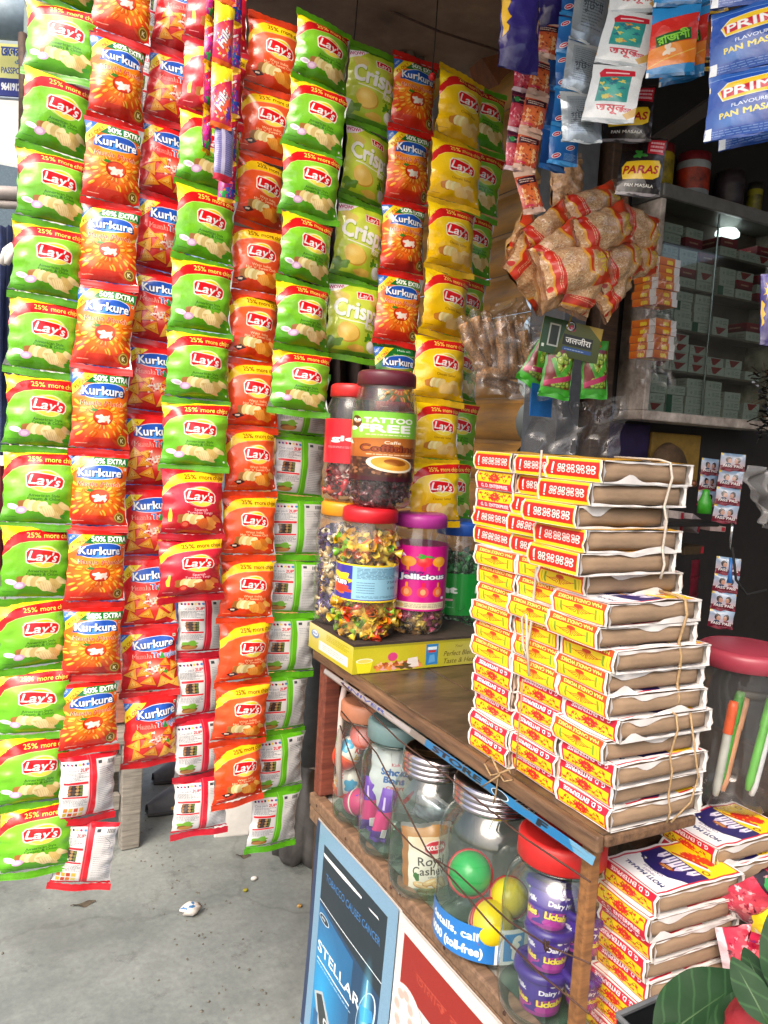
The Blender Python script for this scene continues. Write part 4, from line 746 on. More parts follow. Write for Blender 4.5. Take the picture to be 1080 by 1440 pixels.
cloth('tarpaulin', 'blue tarpaulin sheet hung behind the snack strips above the bench', 'tarpaulin', 92, 268, 300, 900, 3.0, mat('blue_tarpaulin', '24407e', .55, var=.2, scale=6, bmp=.3), 8, 4, .05)
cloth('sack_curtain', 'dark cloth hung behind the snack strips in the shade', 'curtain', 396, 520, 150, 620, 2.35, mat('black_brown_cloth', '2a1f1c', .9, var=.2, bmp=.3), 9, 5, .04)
# bench, crate, shoes
t = thing('bench', 'low weathered wooden bench behind the hanging strips', 'bench', (0, 0, 0)); lg = at_z(183, 1195, 0); M_b = M_grey
for dx, dy in ((0, 0), (-.95, .1), (0, .42), (-.95, .5)): b = MB(); b.box((lg.x + dx - .032, lg.y + dy, 0), (lg.x + dx + .032, lg.y + dy + .05, .36), 0, .003); b.obj('leg', M_b, t, smooth=False, bevel=.004)
for dy in (.05, .17, .29, .41): b = MB(); b.box((lg.x - 1.05, lg.y + dy - .05, .362), (lg.x + .06, lg.y + dy + .06, .392), 0, .004); b.obj('plank', M_b, t, smooth=False, bevel=.004)
for z in (.14, .27): b = MB(); b.box((lg.x - .93, lg.y + .01, z), (lg.x - .033, lg.y + .045, z + .05), 0, .003); b.obj('rail', M_b, t, smooth=False, bevel=.004)
t = thing('crate', 'pinkish brown wooden crate standing on the bench', 'crate', (lg.x - .06, lg.y + .26, .394)); M_cr = wood('pinkish_crate_wood', '7a4c3a', 'a8705a', stretch=(2, 2, 12))
for k in range(3):
    b = MB(); b.box((-.13, -.15, .005 + k * .11), (.13, -.137, .108 + k * .11), 0, .002); b.obj('slat', M_cr, t, smooth=False)
    b = MB(); b.box((.131, -.135, .005 + k * .11), (.144, .16, .108 + k * .11), 0, .002); b.obj('slat', M_cr, t, smooth=False)
    b = MB(); b.box((-.144, -.135, .005 + k * .11), (-.131, .16, .108 + k * .11), 0, .002); b.obj('slat', M_cr, t, smooth=False)
b = MB(); b.box((-.13, -.136, 0), (.13, .16, .012)); b.obj('base', M_cr, t, smooth=False)
def clog(x, y, rz, label):
    t = thing('clog', label, 'clog', (x, y, 0), (0, 0, rz)); b = MB()
    def sec(v):     # along the length, toe at 0
        wv = .046 * (math.sin(min(1, v * 1.9 + .12) * math.pi / 2) ** .8) * (1 - .22 * max(0, v - .55) / .45) * (1 if v < .93 else .9); h = .03 + .045 * math.sin(min(1, v * 1.6) * math.pi / 2); return wv, h
    def up(u, v):
        wv, h = sec(v); a = math.pi * u; open_ = max(0, min(1, (v - .45) / .1)) * max(0, min(1, (.95 - v) / .05)); top = h * (math.sin(a) ** .6); top = min(top, h * (1 - .25 * open_)) if True else top
        dip = open_ * max(0, 1 - abs(math.cos(a)) / .78) * h * .75; return (-.13 + .27 * v, wv * math.cos(a), .014 + max(0, top - dip))
    b.grid(up, 20, 26); b.obj('upper', mat('grey_rubber', '4b4d55', .6, var=.15, bmp=.1), t)
    b = MB(); b.grid(lambda u, v: (-.132 + .274 * v, sec(v)[0] * 1.08 * (2 * u - 1), .014), 6, 20); b.grid(lambda u, v: (-.132 + .274 * v, sec(v)[0] * 1.08 * (1 if u > .5 else -1), .014 * (u * 2 % 1) if 0 else .014 * (u > .25 and u < .75)), 4, 20); b.obj('sole', mat('dark_rubber', '2b2c30', .7), t)
    b = MB(); b.box((-.06, -.052, .022), (-.03, -.049, .034)); b.obj('badge', mat('ochre_badge', '9a7a2c', .6), t)
s1, s2 = at_z(252, 1134, 0), at_z(258, 1092, 0); clog(s1.x, s1.y, .25, 'grey rubber clog under the strips, closer to the bench leg'); clog(s2.x, s2.y, .2, 'grey rubber clog farther back in the shade behind the other')
wp = at_z(340, 1172, 0); b = MB(); b.box((-.09, -.02, 0), (.09, .16, .17), 0, .008); o = b.obj('foam_box', mat('white_foam', 'c4c2bf', .8, var=.05, bmp=.3), smooth=False, bevel=.008); o.location = wp; o.rotation_euler = (0, 0, -.3); tag(o, 'white foam box on the floor behind the orange strip', 'box')
# rolled grey tarp leaning by the counter end
t = thing('rolled_tarp', 'rolled grey tarp tied with string beside the counter end', 'tarp', at_z(425, 1196, 0)); M_t = mat('grey_tarp', '5d5a5a', .8, var=.2, scale=12, bmp=.4, bscale=50)
tp = at_d(452, 800, 1.95) - t.location; b = MB()
b.tube([tp * k for k in (.42, .6, .8, 1.0)], [.052, .056, .055, .05], 18); b.obj('roll', mat('grey_roll', '4a4b50', .7, var=.15), t)
b = MB(); b.lathe([(.02, 0), (.085, .01), (.105, .1), (.095, .25), (.075, .36), (.052, .42), (.07, .47), (.085, .50), (.06, .5)], 40, wob=lambda a, z: 1 + .16 * math.sin(a * 7 + z * 6) + .08 * math.sin(a * 13 - z * 9)); o = b.obj('loose_end', M_t, t)
o.rotation_euler = (math.atan2(-tp.y, tp.z) * .8, math.atan2(tp.x, tp.z) * .8, 0)
b = MB(); cpt = tp * (.42 / max(tp.z, .1)); b.tube([cpt + Vector((.058 * math.cos(a), .058 * math.sin(a), .01 * math.sin(a * 2))) for a in [k * math.pi / 8 for k in range(17)]], .004, 6); b.tube([cpt + Vector((.01, -.06, 0)), cpt + Vector((.02, -.08, -.05)), cpt + Vector((.015, -.08, -.11))], .003, 6); b.obj('tie', M_cotton, t)
# litter on the floor
lp = at_z(268, 1286, 0); b = MB(); R = random.Random(1); b.ball((0, 0, .018), .028, 0, 12, 8, 1, .8, .62); b.v = [(x * (1 + .25 * math.sin(19 * z * 40 + 9 * x * 100)), y * (1 + .2 * math.cos(70 * x * 3)), max(0, z)) for x, y, z in b.v]
b.m = [1 if (i // 2) % 5 == 0 else 0 for i in range(len(b.f))]; o = b.obj('wrapper', [M_white, mat('wrapper_blue', '3d74a8', .4)]); o.location = lp; tag(o, 'crumpled white and blue wrapper lying on the concrete floor', 'wrapper')
for (x, y, c, s, lab) in ((357, 1238, 'd0d0cc', .011, 'small white scrap on the floor below the green backed strip'), (421, 1276, 'a8854a', .009, 'tiny tan stub on the floor beside the blue poster'), (345, 1254, '8a8420', .009, 'tiny yellow scrap on the floor below the orange strip')):
    b = MB(); b.ball((0, 0, s * .6), s, 0, 8, 6, 1, .7, .6); o = b.obj('scrap', mat('scrap_' + c, c, .7)); o.location = at_z(x, y, 0); tag(o, lab, 'scrap')
for (x, y, L, r_, lab) in ((117, 1273, .07, .35, 'dry brown leaf shred on the floor below the back-turned packets'), (342, 1205, .05, 0, 'dark wet leaf scrap on the floor below the foam box')):
    b = MB(); b.grid(lambda u, v: ((u - .5) * L, (v - .5) * .022 * math.sin(math.pi * u) + .004 * math.sin(u * 9), .004 + .004 * math.sin(u * 7 + v * 3)), 8, 3); o = b.obj('leaf_scrap', mat('dry_leaf', '4c4336', .9, var=.3)); o.location = at_z(x, y, 0); o.rotation_euler = (0, 0, r_ - .4); tag(o, lab, 'leaf')
# ================================================================== the counter
t = thing('counter', 'wooden shop counter with a greasy brown top and a jar shelf below', 'counter', (.645, 1.0, 0)); o0 = Vector((.645, 1.0, 0)); t_counter = t
def cbox(name, lo, hi, m, bev=.003, jit=0):
    b = MB(); b.box(Vector(lo) - o0, Vector(hi) - o0, 0, jit); return b.obj(name, m, t, smooth=False, bevel=bev)
cbox('board', (.652, .640, .948), (.80, 1.47, .965), M_board); cbox('board', (.802, .90, .9475), (1.08, 1.47, .9646), M_board); cbox('edge_trim', (.640, .634, .945), (.6515, 1.47, .9655), M_edge); cbox('end_trim', (.652, .632, .951), (.80, .6395, .9642), M_edge)
cbox('shelf_floor', (.672, .30, .630), (1.08, 1.46, .648), mat('shelf_paper', 'bcbab6', .5, var=.12, scale=6)); cbox('shelf_rail', (.646, .30, .634), (.671, 1.462, .660), M_wood, .004); cbox('rail_lip', (.648, .30, .602), (.671, 1.462, .6325), M_wood, .004)
cbox('post', (.653, .655, .6605), (.670, .672, .9415), wood('brown_post', '5a3a20', '8e6238'), .003); cbox('end_post', (.655, 1.43, .6605), (.690, 1.462, .9415), wood('red_brown_post', '4a2018', '7a4030'))
cbox('back_panel', (1.081, .30, .0), (1.10, 1.47, .965), M_darkwood); cbox('end_panel', (.672, 1.4625, .0), (1.08, 1.475, .9), M_darkwood); cbox('front_panel', (.660, .30, .0), (.671, 1.46, .6015), M_darkwood)
b = MB(); b.quad((.6392 - o0.x, 1.40 - o0.y, .9405), (.6392 - o0.x, .634 - o0.y, .9405), (.6392 - o0.x, .634 - o0.y, .9625), (.6392 - o0.x, 1.40 - o0.y, .9625), 0, [(0, 0), (1, 0), (1, 1), (0, 1)])
b.v = [(x - (.004 if i in (0, 1) else 0), y, z - (.007 if i in (0, 1) else .019)) for i, (x, y, z) in enumerate(b.v)]
b.obj('printed_strip', imat(strip_ad('counter_strip_print'), .3, coat=.3), t, smooth=False)
# posters on the counter front
def poster(name, label, y0, y1, z0_, z1, img, x=.6405, thick=.006):
    t = thing(name, label, 'poster', (x, (y0 + y1) / 2, z0_)); b = MB(); H = z1 - z0_; W = y0 - y1; dx = -.016
    def f(u, v): return (dx * (1 - v) + .0015 * math.sin(u * 5 + v * 4), W / 2 - W * u, H * v)
    b.grid(f, 10, 14); b.obj('print', img, t); b = MB(); b.grid(lambda u, v: (f(u, v)[0] + .005, (W / 2 + .004) - (W + .008) * u, -.003 + (H + .002) * v), 10, 14); b.obj('backing', M_white, t, smooth=False)
poster('poster', 'blue cigarette poster reading STELLAR on the counter front', 1.40, 1.062, .175, .632, imat(stellar('stellar_print'), .3, .1, 30, coat=.3))
poster('poster', 'white poster with dark red panel beside the blue one', 1.055, .56, .277, .632, imat(selposter('select_print'), .35, .1, 30))
# plastic handle and blue scrap at the counter end
b = MB(); hp = [at_d(x, y, 1.55) for x, y in ((478, 1118), (476, 1060), (481, 985), (487, 955), (497, 948), (508, 950))] + [at_d(511, 960, 1.56), at_d(508, 1000, 1.56), at_d(507, 1040, 1.57)]
b.tube(hp, .0062, 8); tag(b.obj('handle_strap', mat('pinkish_plastic', 'b8a8a4', .4, var=.05)), 'pinkish white plastic strap looped at the counter end above the jars', 'strap')
# wires across the jars
for i, (pts, lab) in enumerate((([(480, 1000), (530, 1060), (600, 1195), (690, 1300), (760, 1370), (828, 1425)], 'lower'), ([(478, 1020), (512, 1115), (580, 1190), (640, 1225), (715, 1295), (770, 1330), (830, 1355)], 'middle'), ([(480, 960), (560, 1040), (640, 1100), (740, 1180), (830, 1240)], 'upper'))):
    b = MB(); b.tube([at_x(x, y, .627 - (.003 * i)) for x, y in pts], .0013, 6)
    if i == 1: k = at_x(768, 1330, .624); b.tube([k + Vector((.002 * math.sin(j), .004 * math.cos(j * 2.1), .006 * math.sin(j * 1.3))) for j in range(14)], .0013, 5)
    tag(b.obj('tie_wire', M_iron), f'rusty tie wire stretched across the jars, {lab} of the three', 'wire', 'wires tied across the jar shelf')

# nail heads on the counter timber, grit on the floor along its foot
b = MB(); b.lathe([(0, .0016), (.0026, .0012), (.0032, 0)], 10); nl = b.mesh('nail_head', M_iron)
for y, z in ((1.42, .648), (1.28, .646), (1.1, .649), (.93, .647), (.78, .648), (.69, .646)): put('nail_head', nl, t_counter, Vector((.6458, y, z)) - o0, (0, -math.pi / 2, 0))
b = MB(); R = random.Random(17)
for k in range(260):
    if R.random() < .6: x, y = R.gauss(.60, .06), R.uniform(1.2, 3.0)
    else: x, y = R.uniform(-.6, .7), R.uniform(1.3, 3.4)
    s_ = R.uniform(.0012, .0042); b.ball((x, y, s_ * .4), s_, 0, 5, 3, R.uniform(.6, 1.4), R.uniform(.6, 1.4), .6)
tag(b.obj('grit', mat('floor_grit', '77736a', .9, var=.4, scale=400)), 'loose grit scattered over the concrete floor', 'grit', kind='stuff')
# ================================================================== hanging strips of packets
I_g = lays('green_chip_print', '76bd1c', '4a960f', 'c01519', 'f6e455', 'f2ce18', 'g'); I_o = lays('orange_chip_print', 'e44c18', 'cf360c', 'f0c01a', '5a2a08', 'd23c18', 'o')
I_r = lays('red_chip_print', 'c4122a', 'a40a1e', 'f0c01a', '5a2a08', 'b00e22', 'r'); I_y = lays('yellow_chip_print', 'efc508', 'dfae04', 'c81c1c', 'f6e455', 'eec80e', 'y')
I_k = kurk('curl_snack_print'); I_c = kurk('chilli_snack_print', True); I_t = tri('triangle_snack_print'); I_h = crisp('herb_chip_print')
B_r = backp('red_seam_back_print', 'bb1a2e', 'b'); B_g = backp('green_seam_back_print', '5cab1c', 'b'); B_k = backp('snack_back_print', 'c01a28', 'k')
def foil(im): return crumple(imat(im, .25, .4, 26, coat=.4, dist=.006), 26, .30)
M_silver = mat('foil_inside', 'a8a9ab', .35, .6, var=.05)
F = {'g': (foil(I_g), 'b3', '58a018', .130, .104), 'o': (foil(I_o), 0, 'cc3a12', .122, .10), 'r': (foil(I_r), 0, 'ae1024', .130, .10), 'y': (foil(I_y), 0, 'e0b40a', .128, .10), 'k': (foil(I_k), 0, 'c01c16', .110, .1), 'c': (foil(I_c), 0, '1a6a28', .110, .1), 't': (foil(I_t), 0, 'c0161c', .114, .1), 'h': (foil(I_h), 0, '5c9a1c', .128, .1), 'br': (foil(B_r), 0, 'b31a2c', .118, .1), 'bg': (foil(B_g), 0, '58a61c', .128, .1), 'bk': (foil(B_k), 0, 'b81a26', .108, .1)}
LOOK = {'g': 'green cream-onion chip packet', 'o': 'orange chilli chip packet', 'r': 'dark red tomato chip packet', 'y': 'yellow salted chip packet', 'k': 'orange curl snack packet', 'c': 'dark green chilli snack packet', 't': 'red triangle snack packet', 'h': 'lime herb chip packet', 'br': 'back-turned white packet with red seam', 'bg': 'back-turned white packet with green seam', 'bk': 'back-turned red-seamed snack packet'}
NAME = {'g': 'chip_packet', 'o': 'chip_packet', 'r': 'chip_packet', 'y': 'chip_packet', 'k': 'snack_packet', 'c': 'snack_packet', 't': 'snack_packet', 'h': 'chip_packet', 'br': 'chip_packet', 'bg': 'chip_packet', 'bk': 'snack_packet'}
_pm = {}
def packet_parts(kind, H, var):
    key = (kind, round(H, 2), var)
    if key not in _pm:
        fm, _, sc, W, _2 = F[kind]; back = kind[0] == 'b'; sh = .011
        fr = fm; bk = M_silver if not back else M_silver
        D = (.022, .018, .025, .020, .0235, .0165, .021)[var] if not back else .018
        _pm[key] = (packet_mesh('pouch', W, H - sh, D, [fr, bk], hash((kind[0], var)) % 999 + ord(kind[-1]) + var * 31), seal_mesh('seal', W * 1.02, sh * 1.15, mat('seal_' + kind, sc, .32, var=.12, scale=60, coat=.3), var), sh)
    return _pm[key]
FORE = .93
def strip(desc, d, xs, seams, kinds, group, yaw0=0, dd=0, tilt=None):
    yk = [y for _, y in xs]; xk = [x for x, _ in xs]
    cx = lambda y: float(np.interp(y, yk, xk)) if len(xs) > 1 else xk[0]
    n = len(seams) - 1; P = [at_d(cx(y), y, d + dd * i) for i, y in enumerate(seams)]
    # extrapolate beyond the key points
    seen = {}
    for i in range(n):
        k = kinds[i] if isinstance(kinds, list) else kinds
        a, c = P[i], P[i + 1]; mid = (a + c) / 2; dv = a - c; H = dv.length
        pm, sm, sh = packet_parts(k, H, (i * 3 + int(d * 100)) % 7)
        lab = f'{LOOK[k]}, {ORD[i + 1]} down {desc}'; yw = yaw0 + rnd.uniform(-.19, .19)
        up = Matrix.Rotation(math.radians(tilt.get(i, 0)) if tilt else 0, 3, 'Y') @ Vector((dv.x, dv.y + rnd.uniform(-.05, .05) * H, dv.z)) + Vector((rnd.uniform(-.035, .035) * H, 0, 0))
        t = thing(NAME[k], lab, 'snack packet' if k[0] in 'kct' else 'chip packet', mid, hang_rot(up, Vector((math.sin(yw), -math.cos(yw), 0))), group)
        t.scale = (rnd.uniform(.98, 1.02), rnd.uniform(.85, 1.15), H / round(H, 2) if round(H, 2) else 1)
        put('pouch', pm, t, (0, 0, sh * .5)); put('seal', sm, t, (0, 0, -H / 2 + sh * .3))
        if i == 0: put('seal', sm, t, (0, 0, H / 2 + .004))
strip('the outer street-side strip', 1.42, [(100, -100), (90, 10), (84, 120), (76, 220), (71, 325), (64, 425), (59, 533), (57, 640), (54, 743), (49, 847), (49, 940), (46, 1035), (47, 1132), (55, 1215)], [-95, 10, 113, 218, 320, 423, 530, 637, 742, 847, 943, 1038, 1134, 1228], 'g', 'green chip packets hanging nearest the street', .03, tilt={12: 8, 11: 3})
strip('the strip second from the street', 1.46, [(178, -60), (168, 60), (162, 170), (155, 290), (150, 410), (143, 525), (138, 640), (137, 750), (133, 855), (127, 958), (124, 1060), (121, 1155), (117, 1250)], [-58, 58, 176, 291, 405, 522, 638, 746, 853, 957, 1060, 1156, 1248], ['k'] * 10 + ['bk'] * 2, 'curl snack packets hanging second from the street', .02, tilt={11: 6})
strip('the strip behind the short green one', 1.56, [(262, -20), (250, 82), (238, 178), (230, 288), (222, 388), (214, 488), (210, 590), (208, 690), (208, 790), (209, 885), (212, 980), (212, 1078)], [-18, 80, 178, 284, 386, 486, 585, 688, 788, 884, 978, 1076], 't', 'triangle snack packets hanging in one strip', .05)
strip('the short strip over the triangle packets', 1.50, [(307, -30), (303, 70), (297, 170), (291, 270), (288, 320), (284, 422), (278, 520), (274, 617), (271, 712), (267, 845)], [-28, 70, 168, 270, 372, 471, 568, 662, 758, 845], ['r', 'r', 'g', 'g', 'g', 'g', 'g', 'r', 'r'], 'packets of the short green and red strip', .0, tilt={8: -4})
strip('the strip beside the orange one', 1.62, [(296, 700), (287, 845), (285, 925), (283, 1010), (282, 1095), (281, 1172)], [745, 838, 924, 1009, 1095, 1172], 'br', 'back-turned packets with red seams', .06)
strip('the long orange strip', 1.59, [(392, 30), (379, 130), (370, 226), (362, 322), (357, 420), (353, 513), (351, 700), (346, 880), (341, 960), (336, 1045), (334, 1130)], [36, 132, 227, 322, 418, 512, 605, 697, 787, 876, 962, 1046, 1130], 'o', 'orange chip packets hanging in one strip', .08)
strip('the strip behind the orange one', 1.69, [(430, 500), (422, 620), (415, 785), (402, 950), (388, 1115), (380, 1195)], [530, 617, 703, 787, 869, 950, 1033, 1114, 1193], 'bg', 'back-turned packets with green seams', .08)
strip('the upper strip beside the lime one', 1.56, [(455, 40), (450, 122), (440, 215), (433, 308), (427, 402), (423, 495), (421, 587)], [38, 124, 216, 308, 402, 495, 585], 'g', 'green chip packets in the upper middle strip', .06)
strip('the short lime strip', 1.68, [(526, 75), (518, 180), (510, 290), (500, 398), (492, 506)], [76, 182, 291, 399, 506], 'h', 'lime herb chip packets hanging in one strip', .10)
strip('the strip beside the yellow packets', 1.71, [(586, 88), (577, 185), (570, 290), (562, 390), (557, 487), (556, 700)], [88, 187, 290, 388, 486, 585, 685], ['k', 'k', 'k', 'k', 'c', 'c'], 'curl and chilli snack packets beside the yellow strip', .08)
strip('the yellow strip', 1.63, [(648, 110), (644, 205), (637, 290), (631, 385), (621, 478), (614, 568), (610, 715)], [113, 204, 292, 385, 477, 567, 653, 738], 'y', 'yellow chip packets hanging in one strip', .10)
strip('the strip by the shutter', 1.78, [(680, 130), (678, 215), (664, 305), (657, 390), (652, 480), (642, 565), (632, 650), (628, 740)], [128, 215, 303, 391, 478, 565, 651, 738], 'g', 'green chip packets hanging by the shutter', .1)
strip('the half-hidden strip between snack strips', 1.72, [(222, -30), (205, 180), (196, 300)], [-40, 70, 180, 290], 'bk', 'back-turned packets half hidden behind the snack strips', .3)
def hang(label, pts, d, r=.0014, m=None): b = MB(); b.tube([at_d(x, y, d) for x, y in pts], r, 5); tag(b.obj('string', m or M_black), label, 'string')
hang('black string holding the lime strip at its top', [(506, -40), (500, 35), (492, 110)], 1.66); hang('black string holding the yellow strip at its top', [(618, -40), (613, 40), (607, 112)], 1.62)
b = MB(); b.ball(at_d(608, 108, 1.62), .008, 0, 10, 6); tag(b.obj('clip', mat('red_plastic', 'b81c20', .4)), 'small red clip at the top of the yellow strip', 'clip')
# the rod every strip hangs from
b = MB(); b.tube([at_d(40, -140, 1.43), at_d(400, -60, 1.6), at_d(740, -20, 1.8)], .011, 10); tag(b.obj('hanging_rod', M_iron), 'iron rod above the strips that carries the hanging packets', 'rod')
# ------------------------------------------------------------------ strips of small sachets
SM = {}; HEM = {'orange': 'cfae9a', 'pink': 'd8c4cc', 'blue': '3c94d8', 'navy': '2a64a8', 'silver': 'b8c0c4', 'white': 'c8ccd0', 'raag': '1a6aa0', 'dark': 'c8a02a', 'prime': '2a50a0', 'paras': '2a2628', 'candy': 'e8b020', 'chew': 'e86a28', 'chewback': 'c02a40', 'purple': '2c2464', 'pass': '7a1a30'}
def sachets(desc, kind, xs, seams, d, W, group, yaw=0.0, look='', dd=0.0, D=.006, lean=0, name='sachet', metal=0, cat='sachet', wob=.2):
    if kind not in SM: SM[kind] = crumple(imat(sachet(kind + '_sachet_print', kind), .26, .35, 60, coat=.4, dist=.003, metal=metal), 40, .35)
    m = SM[kind]; yk = [y for _, y in xs]; xk = [x for x, _ in xs]; H0 = None
    for i in range(len(seams) - 1):
        a = at_d(float(np.interp(seams[i], yk, xk)), seams[i], d + dd * i); c = at_d(float(np.interp(seams[i + 1], yk, xk)), seams[i + 1], d + dd * (i + 1)); dv = a - c; H = dv.length
        key = (kind, round(H, 3), i % 2, W)
        if key not in _pm: _pm[key] = packet_mesh('pouch', W, H * .99, D, [m, m], i % 2 + len(kind) * 7, 8, 9, wr=2.2 if kind == 'purple' else .8, pinch=.03)
        t = thing(name, (f'{look}, {ORD[i + 1]} down {desc}' if len(seams) > 2 else f'{look} {desc}'), cat, (a + c) / 2, hang_rot(dv, Matrix.Rotation(yaw + rnd.uniform(-wob, wob), 3, 'Z') @ Vector((CAM.x - a.x, CAM.y - a.y, 0)).normalized()), group)
        put('pouch', _pm[key], t)
        hem = (kind, 'hem', W)
        if hem not in _pm: _pm[hem] = seal_mesh('hem', W, .004, mat('hem_' + kind, HEM[kind], .4, var=.08), 3)
        put('hem', _pm[hem], t, (0, .0012, -H / 2 + .001))
sachets('the strip in front of the red packets', 'candy', [(297, -30), (294, 60), (291, 150), (289, 270)], [-30, 30, 92, 154, 216], 1.40, .024, 'jelly candy sachets', .9, 'multicoloured candy sachet', D=.008)
sachets('the strip in front of the orange packets', 'chew', [(318, -40), (315, 30), (310, 170)], [-90, 5, 92, 180], 1.38, .040, 'pink candy sachets', .45, 'yellow and pink candy sachet', D=.008)
sachets('at the bottom of the pink candy strip', 'chewback', [(316, 170), (313, 262)], [176, 255], 1.39, .038, 'pink candy sachets', .4, 'lilac back of a candy sachet', D=.008)
sachets('the strip behind the pink one', 'candy', [(330, -30), (326, 100), (318, 290)], [-30, 35, 100, 165, 230, 284], 1.44, .032, 'jelly candy sachets behind', .2, 'multicoloured candy sachet', D=.008)
sachets('hanging above the orange sachets', 'purple', [(735, -60), (728, 92)], [-55, 100], 1.10, .062, 'purple foil bars', .3, 'shiny purple foil packet with yellow starburst', D=.014, cat='foil packet', name='foil_packet')
sachets('hanging behind the first purple one', 'purple', [(790, -90), (775, 30)], [-90, 40], 1.16, .062, 'purple foil bars', .2, 'shiny purple foil packet mostly above the view', D=.014, cat='foil packet', name='foil_packet')
sachets('the strip under the purple one', 'pink', [(742, 60), (735, 130), (728, 190), (724, 240)], [75, 130, 186, 240], 1.18, .034, 'pinkish spice sachets', .3, 'pinkish spice sachet', D=.004)
sachets('the long strip near the rice packets', 'orange', [(782, -20), (768, 60), (757, 130), (745, 190), (736, 240), (752, 300)], [-22, 30, 82, 134, 186, 240, 300], 1.16, .036, 'orange spice sachets', .35, 'orange spice sachet', D=.004)
sachets('the strip beside the bright blue one', 'navy', [(800, -10), (790, 60), (776, 240)], [20, 75, 130, 185, 240], 1.17, .044, 'navy sachets', .5, 'navy blue sachet', D=.004)
sachets('the strip beside the silver sachets', 'blue', [(812, -20), (804, 60), (800, 130), (790, 230)], [-30, 24, 76, 128, 180, 232], 1.12, .044, 'bright blue sachets', .3, 'bright blue sachet', D=.004)
sachets('the strip beside the blue sachets', 'silver', [(838, -30), (826, 62), (815, 135), (818, 200)], [-40, 62, 130, 200], 1.08, .056, 'silver sachets', .5, 'silver sachet with grey print', D=.006, metal=.5, dd=-.006)
sachets('its strip', 'white', [(900, -60), (892, 20), (874, 80), (852, 180)], [-62, 18, 92, 172], 1.04, .068, 'white sachets with teal pictures', .05, 'white sachet with teal picture', D=.005)
sachets('behind the white strip', 'paras', [(895, 60), (880, 196)], [120, 200], 1.09, .066, 'black masala sachets', .1, 'black sachet in the shade', D=.005)
sachets('hanging alone below the others by the glass case', 'paras', [(908, 190), (896, 275)], [192, 276], 1.12, .062, 'black masala sachets', .25, 'black sachet with yellow emblem', D=.005)
sachets('the red and blue strip in the upper corner', 'raag', [(958, -60), (942, 105)], [-92, 8, 108], 1.0, .058, 'red and blue sachets', -.05, 'red and blue sachet', D=.005)
sachets('the strip tucked behind', 'raag', [(972, -60), (958, 110)], [-85, 16, 115], 1.03, .058, 'red and blue sachets behind', -.2, 'red and blue sachet behind another', D=.005)
sachets('the dark strip framed in yellow', 'dark', [(1002, -60), (990, 95)], [-60, 20, 98], 1.06, .05, 'dark sachets framed in yellow', .1, 'dark brown sachet with a yellow edge', D=.005)
sachets('the front strip in the corner', 'prime', [(1062, -80), (1056, 90), (1048, 190)], [-100, 4, 96, 190], .88, .088, 'blue pan masala sachets', -.12, 'royal blue sachet with yellow emblem', D=.006)
sachets('the strip just behind', 'prime', [(1070, 0), (1064, 202)], [10, 105, 200], .92, .086, 'blue pan masala sachets behind', -.12, 'royal blue sachet peeking out', D=.006)
b = MB(); b.tube([at_d(900, 214, 1.2), at_d(1040, 120, 1.05)], .012, 4); tag(b.obj('beam', M_dark, smooth=False), 'dark beam behind the red and blue sachets', 'beam')
